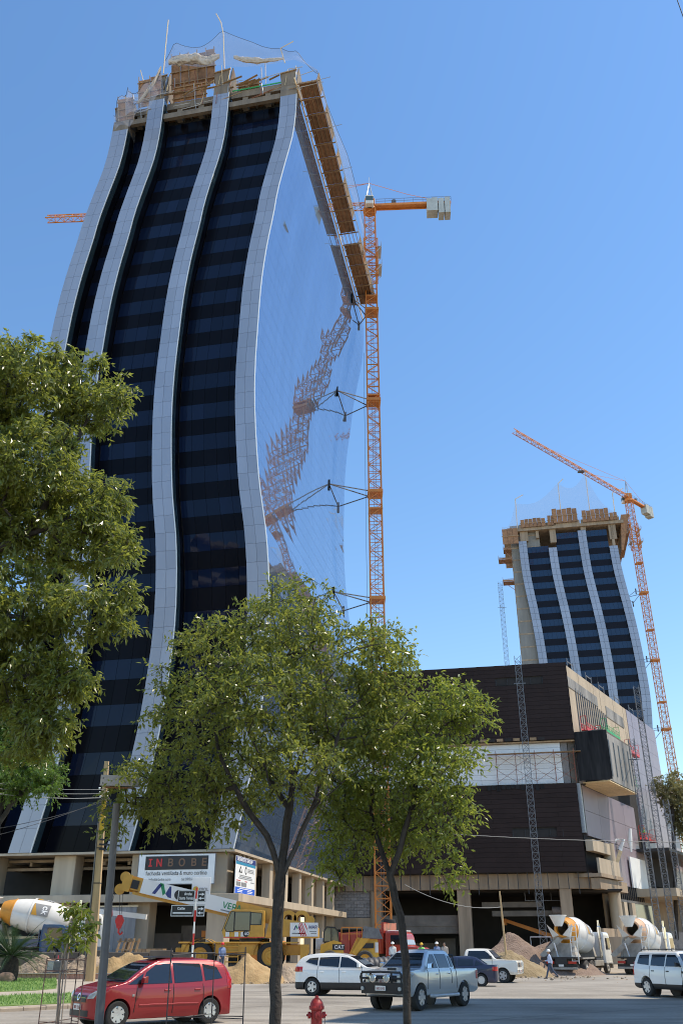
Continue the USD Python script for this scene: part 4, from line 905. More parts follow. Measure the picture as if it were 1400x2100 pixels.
def make_car(name, label, cat, loc, rz, sp):
    """sp: top = side outline front to back, bot = underside height, hw = half width, belt, wheels [(x, r)], glass outlines, paint ..."""
    t = thing(name, label, cat, loc, rz)
    hw, wr = sp['hw'], sp['wheels']
    top = curve(sp['top'], 6); x0, x1 = sp['top'][0][0], sp['top'][-1][0]
    outline = np.vstack([[(x0, sp['bot'] + .06)], top, [(x1, sp['bot'] + .1)], [(x1 + .15, sp['bot'])], [(x0 - .2, sp['bot'])]])
    arch = [m3.CrossSection.circle(r * 1.13, 32).translate([x, r]) for x, r in wr] + [cs([(x - r * 1.13, -.1), (x + r * 1.13, -.1), (x + r * 1.13, r), (x - r * 1.13, r)]) for x, r in wr]
    L = x0 - x1; pn = sp.get('nose', .16); pt = sp.get('tail', .10)
    half = curve([(x0, 0), (x0 - .02, hw * .55), (x0 - pn, hw * .88), (x0 - pn * 3.2, hw * .985), (x0 - L * .5, hw), (x1 + pt * 4, hw * .985), (x1 + pt, hw * .90), (x1 + .01, hw * .6), (x1, 0)], 5)
    plan = np.vstack([half, half[::-1][1:-1] * [1, -1]])
    b, rf, rw = sp['belt'], sp['roof'], sp['rw']
    sec = curve([(hw * .86, sp['bot'] - .05), (hw * .97, sp['bot'] + .12), (hw * 1.0, .5 * (sp['bot'] + b)), (hw * .985, b - .12), (hw * .945, b), (rw + (hw * .945 - rw) * .42, b + (rf - b) * .55), (rw, rf - .10), (rw * .86, rf - .02), (rw * .4, rf + .02), (0, rf + .03)], 4)
    front = np.vstack([sec, sec[::-1][1:] * [-1, 1]])[::-1]
    raw = ex_side(outline, hw + .2) ^ ex_plan(plan, -.2, rf + .4) ^ ex_front(front, x1 - .2, x0 + .2)
    if 'bed' in sp: bx0, bx1, bz = sp['bed']; raw = raw - m3.Manifold.cube([bx0 - bx1, hw * 1.72, 2]).translate([bx1, -hw * .86, bz])
    solid = soften(raw)
    well = m3.Manifold()
    for x, r in wr:
        c = m3.Manifold.cylinder(hw * 2 + .6, r * 1.13, circular_segments=36).rotate([90, 0, 0]).translate([x, hw + .3, r + .01])
        c = c + m3.Manifold.cube([2.26 * r, hw * 2 + .6, r]).translate([x - 1.13 * r, -hw - .3, -.2])
        inner = m3.Manifold.cube([3 * r, hw * 1.1, 4 * r]).translate([x - 1.5 * r, -hw * .55, -1])
        well = well + (c - inner)
    body = solid - well
    cl = sp.get('clad')
    if cl:
        lower = body ^ m3.Manifold.cube([12, 4, cl + .5]).translate([-6, -2, -.5]); upper = body - m3.Manifold.cube([12, 4, cl + .5]).translate([-6, -2, -.5])
        obj('body', upper, sp['paint'], t, smooth=42); obj('lower_cladding', lower, 'trim_black', t, smooth=42)
    else: obj('body', body, sp['paint'], t, smooth=42)
    g = sp.get('grow', .010)
    big = solid.scale([1, 1 + g / hw, 1]); fwd = solid.translate([g, 0, g * .8]); bwd = solid.translate([-g, 0, g * .6])
    core = solid.scale([1, 1 - .03 / hw, 1])
    for poly in sp['side_glass']: 
        pm = (big ^ ex_side(poly, hw + .3)) - m3.Manifold.cube([12, (rw - .22) * 2, 4]).translate([-6, -(rw - .22), 0])
        for part in (pm ^ m3.Manifold.cube([12, 3, 4]).translate([-6, 0, 0]), pm ^ m3.Manifold.cube([12, 3, 4]).translate([-6, -3, 0])):
            if not part.is_empty(): obj('side_window', part, 'car_glass', t, smooth=42)
    wx0, wz0, wx1, wz1 = sp['screen']; e = .09
    ws = fwd ^ ex_front([(-hw * .84, wz0), (hw * .84, wz0), (rw * .90, wz1), (-rw * .90, wz1)], wx1 - .05, wx0 + .12) 
    ws = ws - ex_side([(wx0 - .35, wz0 - .4), (wx1 - .45, wz1 - .02), (wx1 - 1.5, wz1 - .02), (wx1 - 1.5, 0), (wx0 - .35, 0)], 3)
    if not ws.is_empty(): obj('windscreen', ws, 'car_glass', t, smooth=42)
    if 'rear' in sp:
        rx0, rz0, rx1, rz1 = sp['rear']
        rs = bwd ^ ex_front([(-hw * .8, rz0), (hw * .8, rz0), (rw * .9, rz1), (-rw * .9, rz1)], rx0 - .12, rx1 + .05)
        rs = rs - ex_side([(rx0 + .3, rz0 - .3), (rx1 + .35, rz1), (rx1 + 2, rz1), (rx1 + 2, 0), (rx0 + .3, 0)], 3)
        if not rs.is_empty(): obj('rear_window', rs, 'car_glass', t, smooth=42)
    def patch(nm, man, key, shift, **kw):
        m = solid.translate(list(shift)) ^ man
        if not m.is_empty(): obj(nm, m, key, t, smooth=42, **kw)
    def boxm(a, b_, c, d, e_, f): return m3.Manifold.cube([b_ - a, d - c, f - e_]).translate([a, c, e_])
    for s_ in (-1, 1):
        ys = sorted((s_ * sp['lamp_y'][0], s_ * sp['lamp_y'][1]))
        lz = [z for y, z in sp['lamp']]; ll = sp.get('lamp_len', .5); la, lb = min(lz), max(lz)
        patch('headlight', ex_front([(s_ * y, z) for y, z in sp['lamp']], x0 - 1.2, x0 + .2) ^ ex_side([(x0 + .3, la - .02), (x0 + .3, lb + .02), (x0 - ll, lb + .02), (x0 - ll * .8, lb - .35 * (lb - la)), (x0 - ll * .35, la - .02)], hw + .2), 'lamp_clear', (.006, s_ * .008, .006))
        if 'tail_lamp' in sp:
            ta, tb, tz0, tz1 = sp['tail_lamp']; ys = sorted((s_ * (hw + .1), s_ * hw * .62)); patch('tail_light', boxm(x1 - .2, x1 + ta, ys[0], ys[1], tz0, tz1), 'lamp_red', (-.006, s_ * .008, .0))
        ys = sorted((s_ * hw * .93, s_ * (hw + .2)))
        mx, mz = sp['mirror']
        mm = MB().hull([(mx + dx, s_ * (hw * .93 + dy), mz + dz) for dx, dy, dz in ((0, .02, 0), (0, .22, .01), (.12, .05, 0), (.1, .2, .02), (0, .02, .15), (0, .22, .17), (.1, .05, .13), (.08, .2, .14))])
        obj('door_mirror', mm, sp.get('mirror_mat', sp['paint']), t, smooth=40)
        for dx in sp.get('doors', ()):                     # door shut lines and handles
            hm = MB().bev(dx + .06, dx + .24, s_ * hw * .975 - .03, s_ * hw * .975 + .035, b - .16, b - .12, .008); obj('door_handle', hm, sp.get('handle', sp['paint']), t)
    for (xa, za, xb, zb) in sp.get('seams', ()):
        sm = (big ^ ex_side(np.array([(xa - .006, za), (xa + .006, za), (xb + .006, zb), (xb - .006, zb)]), hw + .3)) - core
        for q_ in sm.decompose():
            if q_.volume() > 2e-6: obj('door_seam', q_, 'trim_black', t)
    for gname, gy, gz0, gz1, gkey in sp.get('front', ()):
        patch(gname, boxm(x0 - .5, x0 + .3, -gy, gy, gz0, gz1), gkey, (.008, 0, 0))
    obj('number_plate', MB().bev(x0 + .0, x0 + .035, -.2, .2, sp['plate'], sp['plate'] + .14, .004), 'plate', t)
    tm_ = text('plate_letters', sp.get('ptext', 'BHK 218'), .07, 'plate_ink', (x0 + .036, -.16, sp['plate'] + .03), (0, 1, 0), (0, 0, 1), t, .003, width=.32)
    under = MB().box(x1 + .25, x0 - .25, -hw * .6, hw * .6, sp['bot'] - .02, sp['bot'] + .25); obj('underbody', under, 'trim_black', t)
    obj('wheel_arch', sum_arch(wr, hw), 'trim_black', t)
    for i, (x, r) in enumerate(wr):
        for s_ in (-1, 1): wheel(t, x, s_ * (hw - .115), r, sp.get('tw', .205), 'alloy', sp.get('spokes', 7))
    return t
def sum_arch(wr, hw):
    mb = MB()
    for x, r in wr: mb.lathe([(0, -hw * .56), (r * 1.12, -hw * .56), (r * 1.12, -hw * .54)], (x, 0, r), (0, 1, 0), 20).lathe([(r * 1.12, hw * .54), (r * 1.12, hw * .56), (0, hw * .56)], (x, 0, r), (0, 1, 0), 20)
    return mb
def ang(dx, dy): return math.degrees(math.atan2(dy, dx))

minivan = dict(hw=.885, bot=.20, belt=.98, roof=1.59, rw=.60, paint='paint_red', wheels=[(1.42, .318), (-1.33, .318)], nose=.20, tail=.10,
    top=[(2.14, .34), (2.17, .58), (2.05, .80), (1.75, .94), (1.25, 1.06), (.75, 1.34), (.25, 1.54), (-.5, 1.62), (-1.3, 1.58), (-1.85, 1.45), (-2.05, 1.02), (-2.14, .72), (-2.12, .40)],
    screen=(1.42, 1.06, .38, 1.50), rear=(-2.2, 1.05, -1.8, 1.42), lamp=[(.48, .68), (.86, .70), (.90, .92), (.74, .92), (.52, .80)], lamp_len=.2, lamp_y=(.5, .9),
    side_glass=[[(1.18, 1.0), (.82, 1.0), (.70, 1.26)], [(.78, 1.0), (-.12, 1.01), (-.12, 1.48), (.32, 1.45), (.62, 1.28)], [(-.2, 1.01), (-1.08, 1.04), (-1.06, 1.47), (-.2, 1.49)], [(-1.16, 1.05), (-1.72, 1.10), (-1.58, 1.38), (-1.14, 1.46)]],
    mirror=(.72, 1.02), doors=(-.12, -1.05), seams=[(.98, .35, .92, .98), (-.16, .30, -.16, .98), (-1.10, .42, -1.08, .98)], tail_lamp=(.25, 0, .85, 1.25),
    front=[('grille', .42, .60, .76, 'trim_black'), ('lower_grille', .55, .28, .42, 'trim_black')], plate=.42, ptext='BBY 216', spokes=7)
van = make_car('minivan', 'dark red minivan at the kerb, its nose behind the lamp post', 'minivan', (-5.2, 27.5, .03), ang(-.78, -.63), minivan)
obj('emblem', MB().lathe([(.05, 0), (.075, .012), (.095, 0)], (2.14, 0, .72), (1, 0, .3), 20), 'chrome', van, smooth=True)
obj('grille_bar', MB().beam((2.13, -.4, .70), (2.13, .4, .70), .02, .02), 'chrome', van)
for s_ in (-1, 1): obj('side_strip', MB().bev(-.95, .85, s_ * .885 - .012, s_ * .885 + .012, .50, .535, .005), 'paint_red', van)
for s_ in (-1, 1): obj('indicator', MB().bev(1.0, 1.06, s_ * .875 - .01, s_ * .885 + .012, .72, .77, .005), 'lamp_clear', van)
obj('sunroof', MB().bev(-.35, .2, -.38, .38, 1.605, 1.64, .01), 'car_glass', van)
obj('wiper', MB().tube([(1.40, -.5, 1.09), (1.25, .1, 1.14)], .012, 4).tube([(1.42, .1, 1.09), (1.25, .6, 1.13)], .012, 4), 'trim_black', van)

suv = dict(hw=.91, bot=.24, belt=1.06, roof=1.64, rw=.62, paint='paint_white', wheels=[(1.36, .345), (-1.28, .345)], nose=.2, tail=.14, clad=.52,
    top=[(2.20, .36), (2.23, .66), (2.08, .90), (1.7, 1.03), (1.18, 1.12), (.62, 1.42), (.15, 1.58), (-.6, 1.66), (-1.4, 1.60), (-1.85, 1.45), (-2.08, 1.12), (-2.19, .88), (-2.17, .42)],
    screen=(1.32, 1.12, .32, 1.54), rear=(-2.15, 1.14, -1.78, 1.46), lamp=[(.5, .72), (.9, .74), (.92, .98), (.7, .98)], lamp_len=.6, lamp_y=(.5, .9),
    side_glass=[[(1.02, 1.09), (.0, 1.11), (0, 1.50), (.30, 1.48), (.62, 1.34)], [(-.06, 1.11), (-.98, 1.16), (-.98, 1.48), (-.06, 1.51)], [(-1.05, 1.17), (-1.62, 1.30), (-1.45, 1.44), (-1.05, 1.48)]],
    mirror=(.82, 1.10), doors=(.02, -.98), seams=[(1.0, .5, .98, 1.06), (-.03, .45, -.03, 1.08), (-1.05, .55, -1.02, 1.14)], tail_lamp=(.45, 0, .92, 1.12),
    front=[('grille', .45, .55, .78, 'trim_black')], plate=.42, ptext='BGC 402', spokes=5)
make_car('suv', 'white hatch-backed SUV facing right behind the hydrant', 'car', (.2, 43.6, .03), ang(.95, -.30), suv)

pick = dict(hw=.90, bot=.42, belt=1.20, roof=1.80, rw=.62, paint='paint_silver', wheels=[(1.56, .385), (-1.52, .385)], nose=.16, tail=.05, tw=.26,
    top=[(2.46, .62), (2.48, .86), (2.40, 1.08), (2.1, 1.17), (1.35, 1.25), (.95, 1.52), (.55, 1.76), (.0, 1.82), (-.6, 1.80), (-.86, 1.68), (-.95, 1.25), (-1.0, 1.19), (-2.55, 1.18), (-2.62, 1.1), (-2.62, .66)],
    bed=(-1.08, -2.54, .72), screen=(1.42, 1.26, .55, 1.70), lamp=[(.52, .90), (.88, .90), (.90, 1.10), (.56, 1.09)], lamp_len=.5, lamp_y=(.5, .9),
    side_glass=[[(1.05, 1.24), (.28, 1.24), (.28, 1.66), (.52, 1.66), (.74, 1.52)], [(.20, 1.24), (-.58, 1.24), (-.60, 1.66), (.20, 1.67)], [(-.66, 1.26), (-.84, 1.26), (-.80, 1.58), (-.68, 1.62)]],
    mirror=(.96, 1.24), mirror_mat='chrome', doors=(.28, -.56), handle='chrome', seams=[(1.08, .62, 1.05, 1.2), (.24, .6, .24, 1.22), (-.62, .75, -.62, 1.22), (-.96, .6, -.96, 1.18)], tail_lamp=(.14, 0, .85, 1.12),
    front=[('grille', .5, .86, 1.04, 'trim_black')], plate=.80, ptext='BKD 593', spokes=6)
pk = make_car('pickup', 'silver double cab pickup with black bull bar facing the viewer', 'pickup truck', (2.8, 34.9, .03), ang(-1.9, -2.75), pick)
bb = MB().hull([(2.42, -.92, .5), (2.42, .92, .5), (2.62, -.78, .52), (2.62, .78, .52), (2.42, -.92, .84), (2.42, .92, .84), (2.66, -.76, .82), (2.66, .76, .82)])
for y in (-.86, -.45, .45, .86): bb.tube([(2.62, y * .9, .8), (2.64, y * .9, 1.11)], .035, 8)
bb.tube([(2.45, -.90, .85), (2.62, -.82, 1.0), (2.64, -.74, 1.13), (2.66, 0, 1.15), (2.64, .74, 1.13), (2.62, .82, 1.0), (2.45, .90, .85)], .036, 8).tube([(2.66, -.78, 0.96), (2.68, 0, 0.96), (2.66, .78, 0.96)], .03, 8)
obj('bull_bar', bb, 'trim_black', pk, smooth=35)
for y in (-.27, .27): 
    sl_ = obj('spot_lamp', MB().lathe([(0, -.05), (.10, -.04), (.12, .02), (.12, .06), (.10, .065)], (2.68, y, 0.96), (1, 0, 0), 18), 'chrome', pk, smooth=35)
    obj('lens', MB().lathe([(.10, .062), (.06, .075), (0, .08)], (2.68, y, 0.96), (1, 0, 0), 18), 'lamp_clear', sl_, smooth=True)
for y in (-.72, .72): obj('fog_lamp', MB().lathe([(0, .02), (.06, .02), (.065, -.02)], (2.66, y, .66), (1, 0, 0), 14), 'lamp_clear', pk)
obj('number_plate', MB().bev(2.665, 2.69, -.2, .2, .60, .74, .004), 'plate', pk); text('plate_letters', 'BKD 593', .07, 'plate_ink', (2.691, -.16, .63), (0, 1, 0), (0, 0, 1), pk, .003, width=.32)
obj('bonnet_scoop', MB().hull([(1.95, -.22, 1.17), (1.95, .22, 1.17), (1.5, -.25, 1.22), (1.5, .25, 1.22), (1.92, -.2, 1.27), (1.92, .2, 1.27), (1.5, -.2, 1.25), (1.5, .2, 1.25)]), 'paint_silver', pk); obj('scoop_mouth', MB().box(1.93, 1.96, -.17, .17, 1.19, 1.255), 'trim_black', pk)
for s_ in (-1, 1):
    obj('side_step', MB().tube([(1.0, s_ * .9, .42), (.9, s_ * .98, .40), (-.9, s_ * .98, .40), (-1.0, s_ * .9, .42)], .05, 8), 'galv', pk, smooth=True)
obj('roll_bar', MB().tube([(-1.08, -.78, 1.18), (-1.05, -.72, 1.62), (-1.05, 0, 1.68), (-1.05, .72, 1.62), (-1.08, .78, 1.18)], .035, 8), 'trim_black', pk, smooth=True)
obj('rear_bumper', MB().bev(-2.80, -2.6, -.8, .8, .52, .66, .03), 'trim_black', pk)

sedan = dict(hw=.87, bot=.20, belt=.94, roof=1.43, rw=.58, paint='paint_navy', wheels=[(1.32, .31), (-1.28, .31)], nose=.2, tail=.14,
    top=[(2.2, .34), (2.22, .56), (2.05, .76), (1.5, .88), (1.0, .96), (.5, 1.28), (.1, 1.43), (-.5, 1.46), (-1.1, 1.36), (-1.6, 1.06), (-1.9, 1.03), (-2.2, .98), (-2.24, .62), (-2.2, .36)],
    screen=(1.12, .97, .28, 1.38), rear=(-1.66, 1.04, -1.05, 1.36), lamp=[(.45, .58), (.85, .6), (.88, .76), (.6, .76)], lamp_len=.5, lamp_y=(.5, .9),
    side_glass=[[(.92, .97), (.0, .98), (0, 1.33), (.28, 1.33), (.5, 1.22)], [(-.06, .98), (-.9, 1.0), (-.9, 1.30), (-.06, 1.34)], [(-.96, 1.0), (-1.42, 1.04), (-1.05, 1.26)]],
    mirror=(.72, .97), doors=(.0, -.9), seams=[(-.03, .35, -.03, .96), (-.98, .45, -.95, .98)], tail_lamp=(.3, 0, .74, .94), front=[('grille', .4, .5, .64, 'trim_black')], plate=.36, ptext='BAF 770', spokes=8)
make_car('sedan', 'navy blue sedan partly hidden behind the silver pickup', 'car', (6.35, 54.0, .03), ang(-.98, .18), sedan)

fre = dict(hw=.95, bot=.30, belt=1.12, roof=1.72, rw=.68, paint='paint_white', wheels=[(1.32, .365), (-1.34, .365)], nose=.14, tail=.06, clad=.50, tw=.23,
    top=[(2.18, .42), (2.22, .72), (2.16, .98), (1.9, 1.08), (1.2, 1.17), (.82, 1.46), (.5, 1.69), (.0, 1.75), (-1.2, 1.76), (-1.95, 1.72), (-2.12, 1.40), (-2.22, 1.08), (-2.22, .48)],
    screen=(1.25, 1.18, .52, 1.64), rear=(-2.2, 1.18, -2.0, 1.62), lamp=[(.50, .80), (.92, .80), (.93, 1.02), (.52, 1.02)], lamp_len=.45, lamp_y=(.5, .95),
    side_glass=[[(.98, 1.16), (-.02, 1.16), (-.02, 1.60), (.50, 1.60), (.72, 1.46)], [(-.10, 1.16), (-1.0, 1.18), (-1.0, 1.61), (-.10, 1.61)], [(-1.12, 1.19), (-1.92, 1.24), (-1.86, 1.58), (-1.2, 1.60)]],
    mirror=(.86, 1.16), mirror_mat='trim_black', doors=(-.02, -.98), handle='trim_black', seams=[(1.02, .5, 1.02, 1.12), (-.06, .48, -.06, 1.14), (-1.06, .6, -1.04, 1.16)], tail_lamp=(.1, 0, .8, 1.3),
    front=[('grille', .5, .72, .92, 'trim_black')], plate=.48, ptext='BDR 118', spokes=6)
fr = make_car('offroad_car', 'white boxy four wheel drive cut by the right picture edge', 'car', (14.4, 41.6, .03), ang(.34, -.94), fre)
for s_ in (-1, 1): obj('fender_vent', MB().bev(1.02, 1.2, s_ * .955 - .012, s_ * .955 + .012, .92, 1.0, .006), 'trim_black', fr); obj('roof_rail', MB().tube([(.3, s_ * .66, 1.74), (.2, s_ * .66, 1.8), (-1.7, s_ * .66, 1.8), (-1.8, s_ * .66, 1.75)], .022, 6), 'trim_black', fr)

old = dict(hw=.98, bot=.42, belt=1.22, roof=1.80, rw=.66, paint='paint_cream', wheels=[(1.75, .38), (-1.6, .38)], nose=.06, tail=.04, tw=.24,
    top=[(2.62, .58), (2.66, .9), (2.62, 1.12), (2.4, 1.18), (1.45, 1.24), (1.12, 1.50), (.82, 1.76), (.4, 1.82), (-.2, 1.81), (-.5, 1.72), (-.58, 1.3), (-.62, 1.2), (-2.6, 1.18), (-2.7, 1.1), (-2.7, .6)],
    bed=(-.75, -2.6, .75), screen=(1.5, 1.26, .82, 1.72), rear=(-.62, 1.3, -.5, 1.7), lamp=[(.62, .86), (.9, .86), (.9, 1.08), (.62, 1.08)], lamp_len=.2, lamp_y=(.5, .9),
    side_glass=[[(1.18, 1.26), (-.35, 1.26), (-.32, 1.68), (.7, 1.68), (.9, 1.56)]], mirror=(1.05, 1.28), mirror_mat='trim_black', doors=(-.1,), seams=[(1.2, .6, 1.15, 1.22), (-.42, .6, -.42, 1.25)],
    front=[('grille', .6, .82, 1.06, 'chrome'), ('bumper', .95, .52, .68, 'chrome')], plate=.55, ptext='ABC 935', spokes=5)
make_car('old_pickup', 'old white pickup facing right behind the navy sedan', 'pickup truck', (8.25, 60.0, .03), ang(.93, -.36), old)
# ------------------------------------------------------------------ concrete mixers
def mixer(label, loc, rz, cab_key='paint_white', band='drum_orange', logo=True, group='concrete mixer trucks on the site'):
    t = thing('concrete_mixer', label, 'mixer truck', loc, rz, None)
    obj('chassis', MB().box(-3.0, 5.6, -.45, .45, .75, 1.15).box(-2.9, -2.7, -1.2, 1.2, .55, .75).box(-3.0, 3.2, -1.15, 1.15, 1.16, 1.26), 'trim_black', t)
    fx, fzz, rx, rzz = 3.3, 2.35, -2.15, 3.25
    ax = unit(np.array([rx - fx, 0, rzz - fzz])); o = np.array([fx, 0, fzz])
    pr = curve([(.0, 0), (.45, .05), (.82, .35), (1.08, 1.0), (1.2, 2.0), (1.17, 3.0), (1.02, 4.0), (.93, 4.38)], 5)
    obj('drum', MB().lathe([(max(0, a), b) for a, b in pr], o, ax, 36), 'drum_white', t, smooth=True)
    obj('drum_band', MB().lathe([(.93, 4.38), (.97, 4.4), (.96, 4.48), (.90, 4.52), (.78, 5.0), (.62, 5.35), (.5, 5.38), (.45, 5.1)], o, ax, 36), band, t, smooth=40)
    obj('drum_ring', MB().lathe([(1.175, 2.95), (1.24, 2.98), (1.24, 3.05), (1.165, 3.1)], o, ax, 36), 'drum_white', t, smooth=40)
    if logo:
        u = np.array([0, 1, 0]); w = np.cross(ax, u)
        for ang_ in ((.25, 1.5) if logo == 1 else (2.7, 1.5)):
            n = u * math.cos(ang_) + w * math.sin(ang_) * np.sign(w[2])
            tg = np.cross(n, ax); c = o + ax * 2.35 + n * 1.205
            G = []
            for i in np.linspace(-.5, .5, 7):
                a2 = ang_ + i * .75; n2 = u * math.cos(a2) + w * math.sin(a2) * np.sign(w[2])
                G.append([o + ax * s_ + n2 * 1.215 for s_ in (1.6, 2.0, 2.4, 2.9)])
            lg = obj('logo_panel', MB().grid(np.array(G)), 'ink_grey', t, smooth=True)
            G = []
            for i in np.linspace(-.5, .5, 7):
                a2 = ang_ + i * .75; n2 = u * math.cos(a2) + w * math.sin(a2) * np.sign(w[2])
                G.append([o + ax * s_ + n2 * 1.224 for s_ in (2.84 - .42 * (i + .5), 2.85 - .2 * (i + .5), 2.86)])
            obj('logo_swoosh', MB().grid(np.array(G)), 'ink_gold', t, smooth=True)
            v, f, _ = meshkit.arrays(meshkit.text_mesh('ck', .42, .01, True)); v[:, :2] -= v[:, :2].mean(0)
            R_ = []
            for (x_, y_, z_) in v:
                a2 = ang_ + x_ / 1.23; n2 = u * math.cos(a2) + w * math.sin(a2) * np.sign(w[2]); R_.append(o + ax * (2.0 + (y_ if logo == 1 else -y_)) + n2 * (1.222 + z_))
            obj('logo_letters', MB().raw(R_, f), 'ink_white', t)
    obj('front_pedestal', MB().hull([(3.1, -.7, 1.2), (3.1, .7, 1.2), (3.6, -.7, 1.2), (3.6, .7, 1.2), (3.3, -.4, 2.6), (3.3, .4, 2.6), (3.55, -.4, 2.6), (3.55, .4, 2.6)]), 'truck_grime', t)
    obj('rear_frame', MB().beam((-2.6, -.9, 1.1), (-1.9, -.75, 2.6), .16).beam((-2.6, .9, 1.1), (-1.9, .75, 2.6), .16).beam((-1.9, -.8, 2.55), (-1.9, .8, 2.55), .18).hull([(-2.5, -1.05, 1.25), (-2.5, 1.05, 1.25), (-1.4, -1.05, 1.25), (-1.4, 1.05, 1.25), (-2.2, -.7, 2.2), (-2.2, .7, 2.2), (-1.7, -.7, 2.2), (-1.7, .7, 2.2)]), 'truck_grime', t)
    obj('hopper', MB().lathe([(.28, 0), (.62, .7), (.66, .72), (.66, .78), (.6, .76), (.24, .02)], (-2.75, 0, 3.35), (0, 0, 1), 14), 'drum_white', t, smooth=30)
    for s_ in (-1, 1): obj('discharge_blade', MB().hull([(-2.5, s_ * .15, 2.75), (-2.4, s_ * .2, 2.7), (-2.65, s_ * 1.0, 3.5), (-2.3, s_ * .95, 3.35), (-2.35, s_ * .7, 2.6), (-2.2, s_ * .7, 2.6)]), 'drum_white', t)
    G = [[(-2.6 - .1 * a, -.1 + .95 * a + .28 * math.sin(b), 2.45 - .75 * a + .22 * (1 - math.cos(b))) for b in np.linspace(-1.4, 1.4, 7)] for a in np.linspace(0, 1.6, 5)]
    obj('chute', MB().grid(np.array(G)), 'truck_grime', t, smooth=True)
    obj('chute_ram', MB().tube([(-2.9, .2, 1.2), (-2.75, .5, 2.2)], .06, 8), 'galv', t)
    ld = MB()
    for y in (-1.35, -.85): ld.beam((-2.9, y, .8), (-2.9, y, 3.5), .05)
    for k in range(8): ld.beam((-2.9, -1.35, 1 + k * .33), (-2.9, -.85, 1 + k * .33), .04)
    ld.beam((-2.9, -1.35, 3.5), (-2.0, -1.35, 3.5), .05).beam((-2.0, -1.35, 2.5), (-2.0, -1.35, 3.5), .05)
    obj('ladder', ld, 'drum_white', t)
    for s_ in (-1, 1):
        obj('mudguard', MB().bev(-1.45, 1.4, s_ * .95 - .27, s_ * .95 + .27, 1.1, 1.2, .03), 'truck_grime', t)
        obj('tail_light', MB().bev(-3.02, -2.93, s_ * .85 - .3, s_ * .85 + .3, .80, .98, .01), 'lamp_red', t)
        obj('side_guard', MB().bev(1.6, 3.8, s_ * 1.1 - .05, s_ * 1.1 + .05, .6, 1.0, .02), 'truck_grime', t)
    obj('rear_bumper', MB().bev(-3.0, -2.85, -1.2, 1.2, .42, .58, .02), 'truck_grime', t); obj('number_plate', MB().box(-3.04, -3.01, -.2, .2, .62, .76), 'plate', t)
    obj('water_tank', MB().lathe([(0, 0), (.3, .02), (.36, .12), (.36, 1.5), (.3, 1.6)], (3.75, 1.15, 2.7), (0, -1, 0), 18), 'drum_white', t, smooth=40)
    obj('tank_cap', MB().lathe([(0, -.28), (.22, -.2), (.34, 0), (.36, .13)], (3.75, 1.15, 2.7), (0, -1, 0), 18), 'drum_orange', t, smooth=True)
    obj('stack', MB().lathe([(.11, 0), (.11, 1.4), (.16, 1.45), (.16, 2.3), (.09, 2.35), (.09, 2.8)], (4.05, -.95, 1.1), (0, 0, 1), 12), 'chrome', t, smooth=40)
    cabm = ex_side(curve([(4.25, .75), (4.2, 1.5), (4.22, 2.9), (4.4, 3.0), (5.6, 2.95), (5.95, 2.3), (6.08, 1.5), (6.08, .7)], 4), 1.2)
    obj('cab', soften(cabm, .2, 2), cab_key, t, smooth=40)
    obj('cab_side_window', MB().box(4.6, 5.75, -1.212, -1.19, 1.75, 2.6).box(4.6, 5.75, 1.19, 1.212, 1.75, 2.6), 'car_glass', t)
    obj('windscreen', MB().hull([(6.04, -1.05, 1.75), (6.04, 1.05, 1.75), (5.74, -1.0, 2.72), (5.74, 1.0, 2.72), (6.01, -1.05, 1.75), (6.01, 1.05, 1.75), (5.71, -1.0, 2.72), (5.71, 1.0, 2.72)]), 'car_glass', t)
    obj('bumper', MB().bev(6.0, 6.2, -1.2, 1.2, .4, .85, .04), 'truck_grime', t)
    for x in (-.68, .68, 4.75):
        for s_ in (-1, 1): wheel(t, x, s_ * (1.0 if x < 2 else 1.05), .52, .5 if x < 2 else .3, 'rim_plain', dusty=True)
    return t
def XY(u, Y): return GX(u, Y, 0), Y
x, y = XY(1180, 76.2); mixer('concrete mixer truck with bright orange drum band, left of the right hand pair', (x, y, 0), 58, 'paint_white', 'drum_orange', 2)
x, y = XY(1322, 78.0); mixer('concrete mixer truck with faded pink drum band, right of the pair', (x, y, 0), 58, 'paint_white', 'drum_pink', 2)
mixer('concrete mixer truck with ck logo panels on its drum, far left of the site', (-24.0, 73.8, 1.25), 4, 'paint_white', 'drum_orange', -1)
obj('mixer_pipe_rack', MB().beam((-18.4, 72.6, 4.35), (-14.6, 72.2, 3.95), .3, .35), 'drum_white', label='white pump pipe beam sloping behind the utility pole', cat='pipe')

# ------------------------------------------------------------------ blue flatbed with planks
t = thing('flatbed_truck', 'small dark blue flatbed truck beside the cycad', 'truck', (-21.0, 66.9, 1.2), 2)
cabm = ex_side(curve([(.55, .45), (.5, 1.2), (.6, 2.05), (.8, 2.12), (1.9, 2.08), (2.25, 1.75), (2.5, 1.15), (2.58, .9), (2.58, .42)], 5), .86) - m3.Manifold.cylinder(3, .42, circular_segments=24).rotate([90, 0, 0]).translate([1.45, 1.5, .34])
cb_ = soften(cabm, .12, 3); obj('cab', cb_, 'paint_blue', t, smooth=40)
gl = cb_.scale([1, 1.012, 1]) ^ ex_side([(.95, 1.25), (2.1, 1.25), (1.85, 1.9), (.95, 1.92)], 2); obj('side_window', gl, 'car_glass', t, smooth=40)
gl = cb_.translate([.012, 0, .006]) ^ ex_front([(-.74, 1.25), (.74, 1.25), (.66, 1.95), (-.66, 1.95)], 1.75, 2.8); obj('windscreen', gl, 'car_glass', t, smooth=40)
obj('headlight', MB().bev(2.56, 2.62, -.78, -.5, .8, .98, .01).bev(2.56, 2.62, .5, .78, .8, .98, .01), 'lamp_clear', t); obj('indicator', MB().bev(2.4, 2.6, -.89, -.8, .6, .82, .01), 'lamp_amber', t)
